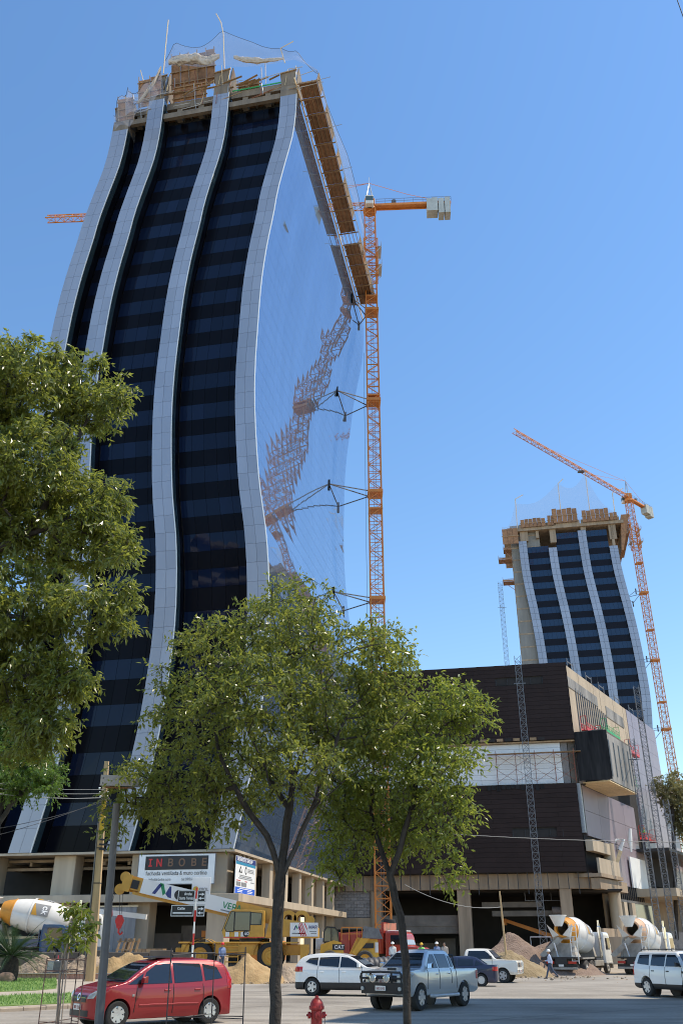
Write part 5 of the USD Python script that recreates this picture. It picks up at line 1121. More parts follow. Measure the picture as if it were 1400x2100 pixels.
obj('bed', MB().bev(-3.0, .4, -.9, .9, .75, .92, .02).box(-3, .45, -.92, -.88, .92, 1.2).box(-3, .45, .88, .92, .92, 1.2).box(.38, .44, -.85, .85, .9, 1.8), 'paint_blue', t)
obj('chassis', MB().box(-2.9, 2.2, -.4, .4, .45, .72), 'trim_black', t)
for x in (1.45, -1.7):
    for s_ in (-1, 1): wheel(t, x, s_ * .72, .34, .2, 'rim_plain', dusty=True)
rr = random.Random(2)
pk_ = thing('plank_stack', 'stack of pale fresh planks lying on the blue flatbed', 'planks', (-24.4, 66.9, 2.42), 2)
for k in range(3):
    for j in range(6): obj('plank', MB().box(rr.uniform(0, .3), rr.uniform(3.3, 4.0), -.85 + j * .29, -.60 + j * .29, k * .055, k * .055 + .045), 'plank_pale', pk_)

# ------------------------------------------------------------------ rough terrain mobile crane (faces left)
t = thing('mobile_crane', 'yellow rough terrain mobile crane with white lettered boom lowered to the left', 'crane', (-7.34, 71.0, .4), 180)
obj('chassis', MB().bev(-5.0, 3.9, -.6, .6, 1.0, 1.7, .05).bev(-1.4, 1.7, -1.25, 1.25, 1.0, 1.75, .04), 'machine_yellow', t)
obj('deck', MB().bev(-4.2, 4.3, -1.4, 1.4, 1.76, 1.86, .02), 'machine_yellow', t)
for x in (2.73, -2.27):
    for s_ in (-1, 1):
        wheel(t, x, s_ * 1.12, .94, .62, 'machine_yellow', dusty=False)
        G = [[(x + 1.18 * math.cos(a), s_ * (1.45 if b else .75), .94 + 1.12 * math.sin(a)) for b in (0, 1)] for a in np.linspace(.05, math.pi - .05, 14)]
        obj('mudguard', MB().grid(np.array(G)).grid(np.array(G) + [0, 0, .04]), 'machine_yellow', t, smooth=True)
for x0 in (3.5, -4.95):
    for s_ in (-1, 1):
        og = obj('outrigger', MB().bev(x0, x0 + .55, s_ * 1.2 - .2, s_ * 1.2 + .2, .35, 1.7, .03), 'machine_yellow', t)
        obj('float_pad', MB().lathe([(0, 0), (.3, 0), (.3, .08), (.1, .14), (.1, .4)], (x0 + .27, s_ * 1.2, 0), (0, 0, 1), 12), 'steel_grey', og)
obj('front_step', MB().bev(3.9, 4.5, -1.2, 1.2, .6, 1.5, .05), 'machine_yellow', t)
lad = MB()
for k in range(4): lad.bev(.0, .9, 1.26, 1.36, .55 + k * .33, .62 + k * .33, .01)
lad.beam((0, 1.3, .4), (0, 1.3, 1.75), .06).beam((.9, 1.3, .4), (.9, 1.3, 1.75), .06); obj('steps', lad, 'machine_yellow', t)
obj('turntable', MB().lathe([(1.1, 1.86), (1.1, 2.1), (0, 2.1)], (-1.0, 0, 0), (0, 0, 1), 20), 'trim_black', t)
cabp = [(1.1, 2.15), (1.25, 2.5), (.72, 3.88), (.5, 3.98), (-1.75, 3.92), (-1.8, 2.15)]
obj('cab', soften(ex_side(cabp, .5), .25, 1).translate([0, .85, 0]), 'machine_yellow', t, smooth=40)
for nm, poly in (('cab_window', [(1.02, 2.75), (.62, 3.8), (.42, 3.8), (.42, 2.55), (.9, 2.55)]), ('cab_window', [(.33, 2.62), (.33, 3.78), (-.72, 3.78), (-.72, 2.62)]), ('cab_window', [(-.82, 3.0), (-.82, 3.75), (-1.55, 3.7), (-1.55, 3.0)])):
    obj(nm, ex_side(poly, .02).translate([0, 1.36, 0]), 'cab_glass', t); obj('window_frame', (ex_side(cs(poly).offset(.05, m3.JoinType.Miter), .012) - ex_side(poly, .1)).translate([0, 1.362, 0]), 'trim_black', t)
obj('windscreen', MB().hull([(1.25, .45, 2.55), (1.25, 1.3, 2.55), (.78, .45, 3.8), (.78, 1.3, 3.8), (1.28, .45, 2.56), (1.28, 1.3, 2.56), (.81, .45, 3.81), (.81, 1.3, 3.81)]), 'cab_glass', t)
text('cab_number', '40', .2, 'ink_white', (-.35, 1.375, 2.3), (-1, 0, 0), (0, 0, 1), t); obj('number_disc', MB().lathe([(0, .006), (.22, .006), (.22, 0)], (-.5, 1.362, 2.4), (0, 1, 0), 20), 'ink_black', t)
for x in (.2, -.25, .85): obj('notice', MB().box(x - .15, x + .12, 1.355, 1.368, 2.2, 2.5), 'sign_white', t)
obj('stripe', MB().box(-1.8, 1.1, 1.352, 1.366, 2.12, 2.17), 'ink_red', t)
obj('upper_body', MB().hull([(-1.85, -1.2, 2.12), (-1.85, 1.2, 2.12), (-5.3, -1.2, 2.3), (-5.3, 1.2, 2.3), (-2.2, -1.2, 3.5), (-2.2, 1.2, 3.5), (-4.9, -1.2, 3.1), (-4.9, 1.2, 3.1)]), 'machine_yellow', t)
for k, x in enumerate((-3.5, -4.45)):
    obj('winch_drum', MB().lathe([(.3, -.75), (.58, -.75), (.58, -.68), (.4, -.66), (.4, .66), (.58, .68), (.58, .75), (.3, .75)], (x, .3, 3.35), (0, 1, 0), 20), 'machine_yellow', t, smooth=30)
obj('small_pulley', MB().lathe([(0, -.1), (.3, -.1), (.3, .1), (0, .1)], (-5.1, 1.0, 3.25), (0, 1, 0), 16), 'machine_yellow', t)
obj('counterweight', MB().bev(-5.7, -3.7, -1.3, 1.3, 2.1, 2.8, .06), 'machine_yellow', t)
sg = obj('company_board', MB().box(-5.65, -3.65, 1.36, 1.40, 2.2, 3.1), 'sign_white', t)
def letter_m(x, z, s, y, parent):                          # angular double-stroke M emblem (two colours)
    def pr(poly, key, nm): obj(nm, ex_side([(x - s * a, z + s * b) for a, b in poly], .004).translate([0, y, 0]), key, parent)
    pr([(0, 0), (.28, 0), (.62, .85), (.36, .85)], 'ink_navy', 'emblem_stroke'); pr([(.40, .95), (.66, 1.0), (.95, .30), (.80, .1)], 'ink_green', 'emblem_stroke'); pr([(.98, .4), (1.22, .92), (1.55, 0), (1.27, 0), (1.16, .34)], 'ink_navy', 'emblem_stroke')
letter_m(-3.9, 2.62, .32, 1.405, sg); text('board_letters', 'MAR', .2, 'ink_navy', (-4.98, 1.402, 2.72), (-1, 0, 0), (0, 0, 1), sg)
for z_, w_ in ((2.5, .5), (2.38, .4)): obj('fine_print', MB().box(-5.55, -5.55 + w_, 1.401, 1.405, z_, z_ + .05), 'ink_grey', sg)
obj('fine_print', MB().box(-4.75, -3.8, 1.401, 1.405, 2.36, 2.44), 'ink_grey', sg)
obj('hazard_panel', MB().box(-4.88, -4.27, 1.401, 1.405, 2.22, 3.08), 'sign_white', sg)
for k in range(5):
    obj('hazard_stripe', ex_side([(-4.86 + k * .12, 2.22), (-4.80 + k * .12, 2.22), (min(-4.28, -4.86 + k * .12 + .42) - 0, 2.22 + .86 * min(1, (.58 - k * .12) / .42)), (min(-4.28, -4.92 + k * .12 + .42), 2.22 + .86 * min(1, (.64 - k * .12) / .42))], .003).translate([0, 1.408, 0]) if k < 4 else ex_side([(-4.87, 2.6), (-4.87, 2.75), (-4.72, 3.06), (-4.65, 3.06)], .003).translate([0, 1.408, 0]), 'ink_red', sg)
b0, b1 = np.array([-3.0, -.35, 3.35]), np.array([8.7, -.35, 5.85]); bd = unit(b1 - b0); bu = np.array([-bd[2], 0, bd[0]])
if bu[2] < 0: bu = -bu
def bp(s_, h, y): return b0 + bd * s_ + bu * h + np.array([0, y, 0])
def bbox(s0, s1, h0, h1, y0, y1): return [bp(s, h, y) for s in (s0, s1) for h in (h0, h1) for y in (y0, y1)]
BL = np.linalg.norm(b1 - b0)
obj('boom', MB().hull(bbox(0, BL - 1.0, -.5, .5, -.42, .42)), 'machine_yellow', t); obj('boom_keel', MB().hull(bbox(1.2, BL - .6, -.68, -.5, -.3, .3)), 'machine_yellow', t)
bnr = obj('boom_banner', MB().hull(bbox(3.6, BL - 1.15, -.47, .52, .43, .46)), 'sign_white', t)
obj('inner_boom', MB().hull(bbox(BL - 1.3, BL + .2, -.4, .4, -.34, .34)), 'machine_yellow', t); obj('tip_bracket', MB().hull(bbox(BL - .95, BL + .35, -.55, .55, -.42, -.36)).hull(bbox(BL - .3, BL + .35, -.6, .6, .36, .42)), 'machine_yellow', t)
obj('tip_shadow_box', MB().hull(bbox(BL - .9, BL - .35, -.3, .3, .35, .38)), 'trim_black', t)
for h, s_ in ((-.55, BL + .45), (.35, BL + .3)): obj('sheave', MB().lathe([(0, -.06), (.38, -.06), (.32, 0), (.38, .06), (0, .06)], bp(s_, h, .1), (0, 1, 0), 18), 'machine_yellow', t)
obj('lift_ram', MB().tube([(-.6, -.35, 2.2), bp(4.0, -.55, 0)], .16, 10), 'galv', t)
def btext(nm, s, height, s0, h0, key, width=None):
    v, f, _ = meshkit.arrays(meshkit.text_mesh(s, height, .008, True))
    if width: v[:, 0] *= width / (v[:, 0].max() - v[:, 0].min())
    w = np.array([bp(s0 - x_, h0 + y_, .462 + z_) for x_, y_, z_ in v]); obj(nm, (w, f), key, bnr)
def bpoly(pts, key): obj('emblem_stroke', MB().hull([bp(s_, h, y) for s_, h in pts for y in (.461, .468)]), key, bnr)
s0 = BL - 2.05
bpoly([(s0, -.32), (s0 - .26, -.32), (s0 - .62, .42), (s0 - .36, .42)], 'ink_navy'); bpoly([(s0 - .4, .5), (s0 - .68, .5), (s0 - 1.0, -.1), (s0 - .84, -.3)], 'ink_green'); bpoly([(s0 - 1.0, -.15), (s0 - 1.18, .42), (s0 - 1.3, .42), (s0 - 1.5, -.34), (s0 - 1.25, -.34)], 'ink_navy')
obj('emblem_disc', MB().lathe([(0, .006), (.34, .006), (.34, 0)], bp(s0 - 2.0, 0, .462), (0, 1, 0), 20), 'ink_black', bnr)
btext('boom_letters', 'n', .42, s0 - 2.5, -.28, 'ink_navy'); btext('boom_letters', 'VERA', .40, s0 - 5.35, -.15, 'ink_green'); obj('fine_print', MB().hull([bp(s0 - a, h, y) for a in (5.3, 6.6) for h in (-.36, -.28) for y in (.461, .465)]), 'ink_grey', bnr)
hk = thing('hook_block', parent=t)
obj('hoist_rope', MB().tube([bp(BL + .45, -.6, .1), (9.05, -.25, 3.6)], .02, 4).tube([bp(BL + .2, -.6, -.05), (9.0, -.45, 3.6)], .02, 4).tube([bp(BL + .75, -.4, .1), (9.75, -.25, 4.3)], .02, 4), 'cable_black', hk)
obj('block', MB().hull([(9.05 + a, -.35 + y, z) for a, z in ((-.14, 3.65), (.14, 3.65), (-.32, 3.3), (.32, 3.3), (-.12, 2.75), (.12, 2.75)) for y in (-.14, .14)]), 'platform_red', hk)
obj('hook', MB().tube([(9.05, -.35, 2.8), (9.05, -.35, 2.5), (8.92, -.35, 2.36), (8.8, -.35, 2.44), (8.8, -.35, 2.55)], .07, 7), 'platform_red', hk, smooth=True)
obj('ball_hook', MB().lathe([(.03, 4.6), (.06, 4.2), (.14, 3.9), (.18, 3.65), (.06, 3.4), (.05, 3.05), (0, 3.0)][::-1], (9.75, -.25, 0), (0, 0, 1), 12), 'platform_red', hk, smooth=True)

# ------------------------------------------------------------------ wheel loader and red dump truck
t = thing('wheel_loader', 'yellow wheel loader with grey bucket behind the ribbed pipes', 'loader', (.6, 76.5, .35), 0)
obj('rear_body', MB().hull([(-2.3, -1, .7), (-2.3, 1, .7), (-2.2, -1, 1.75), (-2.2, 1, 1.75), (-.3, -1, .7), (-.3, 1, .7), (-.6, -1, 1.9), (-.6, 1, 1.9), (-1.2, -1, 2.05), (-1.2, 1, 2.05)]), 'loader_yellow', t)
obj('front_body', MB().hull([(-.2, -.8, .7), (-.2, .8, .7), (2.3, -.9, .7), (2.3, .9, .7), (2.2, -.9, 2.1), (2.2, .9, 2.1), (.6, -.8, 2.25), (.6, .8, 2.25)]), 'loader_yellow', t)
cabp = [(-2.05, 1.9), (-.75, 1.9), (-.85, 2.7), (-1.1, 3.0), (-1.75, 3.05), (-2.0, 2.7)]
obj('cab_frame', ex_side(cabp, .7) - ex_side([(-1.95, 1.98), (-1.42, 1.98), (-1.42, 2.9), (-1.72, 2.95), (-1.92, 2.66)], 2) - ex_side([(-1.36, 1.98), (-.84, 1.98), (-.92, 2.66), (-1.12, 2.9), (-1.36, 2.9)], 2), 'trim_black', t)
obj('cab_glass', ex_side(cs(cabp).offset(-.04, m3.JoinType.Miter), .66), 'cab_glass', t)
obj('engine_box', MB().bev(-2.6, -1.95, -.7, .7, 1.4, 2.2, .04), 'galv', t)
for s_ in (-1, 1): obj('lift_arm', ex_side([(.2, 1.2), (.5, 1.0), (1.7, 2.3), (1.6, 2.6), (.9, 2.2)], .1).translate([0, s_ * .95, 0]), 'loader_yellow', t)
obj('arm_slot', MB().hull([(1.0, -1.07, 1.5), (1.9, -1.07, 1.5), (1.9, -1.07, 1.85), (1.3, -1.07, 1.85), (1.0, -1.05, 1.5), (1.9, -1.05, 1.5), (1.9, -1.05, 1.85), (1.3, -1.05, 1.85)]), 'trim_black', t)
obj('bucket', MB().hull([(1.0, -1.1, 2.2), (1.0, 1.1, 2.2), (2.6, -1.1, 2.15), (2.6, 1.1, 2.15), (1.2, -1.1, 3.05), (1.2, 1.1, 3.05), (2.3, -1.1, 2.85), (2.3, 1.1, 2.85)]), 'steel_grey', t)
cg = MB()
for x in (-.6, 0, .6, 1.0):
    cg.beam((x, -.9, 2.05), (x, -.9, 2.95), .07)
cg.beam((-.6, -.9, 2.95), (1.0, -.9, 2.95), .08).beam((-.6, -.9, 2.5), (1.0, -.9, 2.5), .05); obj('guard_frame', cg, 'crane_orange', t)
text('maker_letters', 'CAT', .26, 'ink_white', (-1.15, -1.01, 1.45), (1, 0, 0), (0, 0, 1), t); obj('decal', MB().box(-1.3, -.35, -1.012, -1.003, 1.36, 1.78), 'ink_black', t)
obj('hazard_panel', MB().box(2.0, 2.25, -.95, -.92, 1.2, 1.9), 'sign_white', t)
for x in (-1.5, 1.2):
    for s_ in (-1, 1): wheel(t, x, s_ * .95, .68, .45, 'loader_yellow', dusty=True)
t = thing('dump_truck', 'faded red dump truck with a spare tyre on its roof, behind the right trunk', 'truck', (3.9, 80.5, .35), -28)
obj('cab', soften(ex_side(curve([(.2, .8), (.2, 2.6), (.4, 2.75), (1.5, 2.7), (1.85, 2.3), (2.0, 1.7), (3.0, 1.55), (3.2, 1.3), (3.2, .7)], 3), 1.1), .2, 2), 'paint_truck_red', t, smooth=40)
obj('roof_panel', MB().bev(.35, 1.6, -1.0, 1.0, 2.72, 2.8, .03), 'drum_white', t)
obj('side_window', MB().box(.7, 1.55, -1.12, -1.1, 1.75, 2.45), 'car_glass', t); obj('windscreen', MB().hull([(1.97, -.95, 1.75), (1.97, .95, 1.75), (1.72, -.9, 2.5), (1.72, .9, 2.5), (2.0, -.95, 1.76), (2.0, .95, 1.76), (1.75, -.9, 2.51), (1.75, .9, 2.51)]), 'lamp_clear', t)
obj('tipper', MB().hull([(-4.2, -1.2, 1.1), (-4.2, 1.2, 1.1), (0, -1.2, 1.1), (0, 1.2, 1.1), (-4.3, -1.25, 2.6), (-4.3, 1.25, 2.6), (.1, -1.25, 2.9), (.1, 1.25, 2.9)]), 'paint_truck_red', t)
for k in range(5): obj('tipper_rib', MB().box(-4 + k * .95, -3.9 + k * .95, -1.32, -1.24, 1.1, 2.7), 'paint_truck_red', t)
obj('headboard', MB().box(-.1, .15, -1.2, 1.2, 2.6, 3.4), 'paint_truck_red', t)
obj('chassis', MB().box(-4, 3, -.4, .4, .6, 1.1), 'trim_black', t)
for x in (2.4, -2.2, -3.3):
    for s_ in (-1, 1): wheel(t, x, s_ * .95, .5, .35, 'paint_truck_red', dusty=True)
obj('spare_tyre', MB().lathe([(.3, -.13), (.46, -.14), (.5, -.06), (.5, .06), (.46, .14), (.3, .13), (.3, -.13)], (.2, -.2, 3.52), (.1, 0, 1), 20), 'tyre', t, smooth=35)
# orange boom machine in the dark opening
t = thing('telehandler', 'orange boom arm machine parked in the dark opening of the shopping block', 'crane', P(1105, 1925, 129) * [1, 1, 0], 158)
obj('boom', MB().hull([(-4, -.25, 2.2), (-4, .25, 2.2), (-4, -.25, 2.8), (-4, .25, 2.8), (4.4, -.2, 5.0), (4.4, .2, 5.0), (4.4, -.2, 5.4), (4.4, .2, 5.4)]), 'crane_orange', t); obj('body', MB().bev(-6.5, -1.5, -1.2, 1.2, .9, 2.3, .08), 'crane_orange', t)
obj('boom_head', MB().bev(4.2, 4.8, -.3, .3, 4.6, 5.4, .05), 'crane_orange', t)
for x in (-5.5, -2.3):
    for s_ in (-1, 1): wheel(t, x, s_ * 1.0, .6, .4, 'rim_plain', dusty=True)
t = thing('telehandler', 'orange boom tip seen in the shade between the tower pillars', 'crane', (-10.8, 83.5, .4), 180)
obj('boom', MB().hull([(-3.5, -.25, 2.0), (-3.5, .25, 2.0), (-3.5, -.25, 2.6), (-3.5, .25, 2.6), (1.2, -.2, 2.3), (1.2, .2, 2.3), (1.2, -.2, 2.8), (1.2, .2, 2.8)]), 'crane_orange', t)
obj('body', MB().bev(-6, -3, -1.1, 1.1, .5, 2.0, .08), 'crane_orange', t)
# low green flat trailer behind the dirt pile
t = thing('site_trailer', 'low site trailer with a rail behind the dirt pile', 'trailer', (19.0, 84.0, 0), -8)
obj('bed', MB().bev(-2.8, 4, -1, 1, 1.4, 1.7, .03), 'rust_red', t); obj('rail', MB().tube([(-2.7, -1, 1.7), (-2.7, -1, 2.7), (-1, -1, 2.7), (-1, -1, 1.7)], .04, 6), 'galv', t); obj('box', MB().bev(-.8, 3.9, -.9, .9, 1.7, 2.2, .04), 'galv', t)
for x in (-1.5, 2.5): 
    for s_ in (-1, 1): wheel(t, x, s_ * .9, .45, .3, 'rim_plain', dusty=True)

# ribbed pipes
def ribbed(label, p, q, rad, n):
    p, q = np.array(p, float), np.array(q, float); L = np.linalg.norm(q - p); pr = []
    for k in range(n):
        s_ = L / n * k; pr += [(rad * .9, s_ + .02), (rad, s_ + L / n * .3), (rad, s_ + L / n * .6), (rad * .9, s_ + L / n * .9)]
    obj('ribbed_pipe', MB().lathe([(rad * .6, 0)] + pr + [(rad * .6, L)], p, q - p, 20), 'pipe_black', smooth=50, label=label, cat='pipe', group=None)
ribbed('large black ribbed drain pipe lying behind the white SUV', (1.05, 64.5, .75), (6.2, 66.0, 1.05), .52, 16)
ribbed('thinner black ribbed drain pipe lying left of the large one', (-2.3, 66.2, 1.25), (1.3, 66.8, .95), .30, 16)

# ------------------------------------------------------------------ heaps
def heap(name, label, c, rx, ry, h, key, seed, cat='heap', pw=1.0, lump=.25, peaks=((0, 0, 1),), rz=0.):
    n = 46; u = np.linspace(-1.15, 1.15, n); X, Y = np.meshgrid(u, u); Z = np.zeros_like(X)
    for px, py, ph in peaks:
        d = np.sqrt(((X - px)) ** 2 + (Y - py) ** 2); Z = np.maximum(Z, ph * np.clip(1 - d / (1 - .4 * np.hypot(px, py)), 0, 1) ** pw)
    f = meshkit.fbm(np.stack([X * 3.2, Y * 3.2, 0 * X + seed], -1), 5, seed) - .5
    e = np.clip((1.1 - np.hypot(X, Y)) * 3, 0, 1)
    Z = h * np.clip(Z * (1 + .5 * f) + lump * f * (Z > .02) * e, -.05, None)
    ca, sa = math.cos(rz), math.sin(rz)
    W = np.stack([c[0] + X * rx * ca - Y * ry * sa, c[1] + X * rx * sa + Y * ry * ca, c[2] - .06 + Z], -1)
    return obj(name, MB().grid(W), key, smooth=True, label=label, cat=cat)
heap('dirt_pile', 'tall reddish gravel pile left of the walking man', (GX(1085, 76), 76.0, 0), 5.2, 4.0, 2.9, 'gravel', 3, 'pile', 1.05, .25, ((-.25, 0, 1), (.35, .1, .80)))
heap('dirt_pile', 'low tan earth pile in front of the reddish gravel pile', (GX(1050, 70), 70.5, 0), 3.1, 2.4, 1.8, 'gravel_tan', 5, 'pile', .8, .2)
heap('sand_pile', 'ochre sand pile in front of the mobile crane', (GX(506, 58.5), 58.5, .0), 2.6, 1.8, 1.35, 'sand', 7, 'pile', .8, .2)
heap('sand_pile', 'grey brown rubble heap left of the white SUV', (GX(590, 59.0), 59.0, .0), 1.5, 1.3, .95, 'rubble', 8, 'pile', .9, .35)
heap('sand_pile', 'ochre earth pile behind the red minivan bonnet', (GX(262, 63.5), 63.0, .15), 3.0, 1.5, 1.6, 'sand', 9, 'pile', .8, .25)
for k, (u, w, h, lb) in enumerate(((110, 3.2, 1.3, 'broken rubble heap at the wall behind the small orange cone'), (165, 2.6, 1.45, 'pale rubble heap behind the utility pole foot'), (222, 2.4, 1.3, 'crumbled rubble heap between utility pole and ochre pile'))):
    heap('rubble_heap', lb, (GX(u, 63.5), 63.4, .1), w, 1.2, h, 'rubble', 11 + k, 'heap', .6, .5)
rr = random.Random(31); mb = MB()
for k in range(420):
    u = rr.uniform(60, 330); Y = rr.uniform(61.8, 64); s_ = rr.uniform(.05, .2); c = np.array([GX(u, Y), Y, .15 + rr.uniform(0, 1.0) * sstep(Y, 61.6, 64)])
    mb.hull([c + np.array([rr.gauss(0, s_), rr.gauss(0, s_), rr.gauss(0, s_ * .7)]) for _ in range(7)])
obj('rubble_stones', mb, 'rubble', label='loose broken stones strewn along the low wall by the site', cat='stones', kind='stuff')

rr = random.Random(41); mb = MB()
for cx_, cy_, n_, sx_, sy_, k_ in ((GX(1060, 69), 68.0, 150, 3.6, 1.2, .05), (GX(506, 57), 56.8, 90, 2.0, .8, .04), (GX(595, 58), 57.6, 90, 1.6, .8, .05), (GX(860, 64), 63.5, 120, 7, 1.6, .05)):
    for _ in range(n_):
        c = np.array([rr.gauss(cx_, sx_), rr.gauss(cy_, sy_), .05]); s_ = k_ * rr.uniform(.5, 1.6)
        mb.hull([c + np.array([rr.gauss(0, s_), rr.gauss(0, s_), abs(rr.gauss(0, s_ * .8))]) for _ in range(6)])
obj('loose_stones', mb, 'rubble', label='small clods and stones scattered round the feet of the earth piles', cat='stones', kind='stuff')

# low walls on the site edge
wl = thing('site_wall', 'low grey concrete wall holding the site behind the rubble', 'wall', (0, 0, 0))
for k in range(9):
    x0 = -23.5 + k * 1.55; obj('wall_block', MB().bev(x0 + .02, x0 + 1.5, 64.6, 64.85, -.1, 1.62 + (.12 if k % 3 == 1 else 0), .02), 'concrete_dark', wl)
kw = thing('brick_kerb', 'low pink brick kerb wall behind the upper lawn', 'wall', (0, 0, 0))
for k in range(44):
    x0 = -24 + k * .30; obj('brick', MB().box(x0 + .01, x0 + .29, 61.3, 61.6, .1, .42), 'brick_pink', kw)
obj('kerb_cap', MB().box(-24, -10.8, 61.25, 61.65, .425, .47), 'path_stone', kw)
# ================================================================== people
def chain(pts, segs=10):                                   # hull of spheres between neighbours
    parts = []
    for (p, r), (q_, r2) in zip(pts[:-1], pts[1:]):
        a = m3.Manifold.sphere(r, segs).translate(list(map(float, p))); b = m3.Manifold.sphere(r2, segs).translate(list(map(float, q_)))
        parts.append(m3.Manifold.batch_hull([a, b]))
    return parts
def fuse(parts, res=.03, it=6):
    m = m3.Manifold.batch_boolean(parts, m3.OpType.Add).refine_to_length(res); me = m.to_mesh()
    t = trimesh.Trimesh(np.asarray(me.vert_properties)[:, :3], np.asarray(me.tri_verts), process=True)
    trimesh.smoothing.filter_taubin(t, .5, .53, it); return t
def hand(wr, d, side):
    d = unit(d); pn = unit(np.cross(d, [0, 1, 0]) if abs(d[1]) < .9 else np.array([1., 0, 0])); w = unit(np.cross(pn, d)); out = []
    palm0 = wr + d * .02; palm1 = wr + d * .09
    out.append(m3.Manifold.batch_hull([m3.Manifold.sphere(.016, 8).translate(list(palm0 + w * k * .022)) for k in (-1, 1)] + [m3.Manifold.sphere(.014, 8).translate(list(palm1 + w * k * .034)) for k in (-1, 1)]))
    for k, L in enumerate((.068, .078, .074, .058)):
        b = palm1 + w * (-.034 + k * .0227); m1 = b + d * L * .5 + pn * .006; e = m1 + unit(d + pn * .55) * L * .5
        out += chain([(b, .010), (m1, .009), (e, .008)], 6)
    b = palm0 + w * -.03 + d * .02; m1 = b + unit(d * .6 - w) * .035; out += chain([(b, .012), (m1, .011), (m1 + d * .03, .009)], 6)
    return out
def person(label, loc, rz, hat, shirt, trousers, legs=((0, 0), (0, 0)), arms=((.1, .3), (.1, .3)), look=0.0, vest=None, lean=0.0, group=None):
    """legs: (hip swing, knee bend) left/right in radians; arms: (shoulder swing, elbow bend). Faces local +x."""
    t = thing('person', label, 'person', loc, rz, group)
    hipz = .92; L = lambda a: np.array([math.sin(a), 0, -math.cos(a)])
    hip, sh = np.array([0, 0, hipz]), np.array([math.sin(lean) * .5, 0, hipz + .50])
    skin, sh_, tr, shoe = [], [], [], []; lows = []
    for s_, (sw, kn) in zip((1, -1), legs):
        h = hip + [0, s_ * .09, -.02]; k = h + L(sw) * .43; a = k + L(sw - kn) * .42; lows.append(a[2] - .07)
        tr += chain([(h, .095), (k, .065), (a + [0, 0, .02], .052)]); skin += chain([(h, .08), (k, .05), (a, .04)])
        fd = np.array([math.cos(max(-.6, min(.4, (sw - kn) * .6))), 0, math.sin(-(sw - kn) * .5) * -1 * .0]); shoe += chain([(a + [-.02, 0, -.03], .05), (a + [.09, 0, -.045], .042), (a + [.16, 0, -.05], .033)])
    tr.append(m3.Manifold.batch_hull([m3.Manifold.sphere(.11, 12).translate([0, s_ * .06, hipz + .02]) for s_ in (-1, 1)]))
    sh_.append(m3.Manifold.batch_hull([m3.Manifold.sphere(.105, 12).translate([0, s_ * .06, hipz + .05]) for s_ in (-1, 1)] + [m3.Manifold.sphere(.11, 12).translate([float(sh[0]), s_ * .10, float(sh[2] - .12)]) for s_ in (-1, 1)]))
    sh_.append(m3.Manifold.batch_hull([m3.Manifold.sphere(.10, 12).translate([float(sh[0]), s_ * .11, float(sh[2] - .10)]) for s_ in (-1, 1)] + [m3.Manifold.sphere(.065, 12).translate([float(sh[0]), s_ * .17, float(sh[2] - .02)]) for s_ in (-1, 1)] + [m3.Manifold.sphere(.05, 10).translate([float(sh[0]), 0, float(sh[2] + .04)])]))
    for s_, (sw, el) in zip((1, -1), arms):
        a = sh + [0, s_ * .185, -.03]; e = a + L(sw) * .29 + [0, s_ * .03, 0]; w = e + L(sw + el) * .25
        sh_ += chain([(a, .062), (e, .050)]); sh_ += chain([(e, .050), (e * .35 + w * .65, .042)]); skin += chain([(a, .045), (e, .038), (w, .026)]); skin += hand(w, L(sw + el), s_)
    nk = sh + [0, 0, .05]; hd = sh + np.array([.02, 0, .20])
    skin += chain([(sh - [0, 0, .1], .08), (nk, .052), (hd - [.01, 0, .07], .05)]); skin += chain([(hip, .1), (sh - [0, 0, .1], .1)])
    c, s = math.cos(look), math.sin(look); f = np.array([c, s, 0]); sd_ = np.array([-s, c, 0])
    head = [m3.Manifold.sphere(1, 18).scale([.092, .074, .112]).rotate([0, 0, math.degrees(look)]).translate(list(hd))]
    head += chain([(hd + f * .05 - [0, 0, .055], .045), (hd + f * .062 - [0, 0, .085], .030)]); head += chain([(hd + f * .088 + [0, 0, .015], .010), (hd + f * .105 - [0, 0, .02], .014)], 8)
    for q_ in (-1, 1): head.append(m3.Manifold.sphere(.022, 8).scale([.8, .5, 1.3]).translate(list(hd + sd_ * q_ * .076)))
    obj('body', fuse(skin + head, .02, 4), 'skin', t, smooth=True)
    ey = MB(); mo = MB()
    for q_ in (-1, 1): ey.add(m3.Manifold.sphere(.010, 8).translate(list(hd + f * .078 + sd_ * q_ * .03 + [0, 0, .012])))
    obj('eyes', ey, 'shoe', t); mo.add(m3.Manifold.sphere(1, 8).scale([.006, .022, .006]).rotate([0, 0, math.degrees(look)]).translate(list(hd + f * .088 - [0, 0, .055]))); obj('mouth', mo, 'rust_red', t)
    obj('hair', m3.Manifold.sphere(1, 16).scale([.096, .079, .105]).translate([-.008, 0, .012]).trim_by_plane([.55, 0, .83], -.1).rotate([0, 0, math.degrees(look)]).translate(list(hd)).trim_by_plane(list(map(float, -f * .8 + np.array([0, 0, .6]))), float(np.dot(hd, -f * .8 + np.array([0, 0, .6])) - .01)), 'shoe', t, smooth=True)
    obj('shirt', fuse(sh_, .035), shirt, t, smooth=True); obj('trousers', fuse(tr, .035), trousers, t, smooth=True); obj('shoes', fuse(shoe, .025), 'shoe', t, smooth=True)
    if vest: obj('vest', m3.Manifold.batch_hull([m3.Manifold.sphere(.12, 12).translate([0, s_ * .06, hipz + .1]) for s_ in (-1, 1)] + [m3.Manifold.sphere(.115, 12).translate([float(sh[0]), s_ * .12, float(sh[2] - .05)]) for s_ in (-1, 1)]), vest, t, smooth=True)
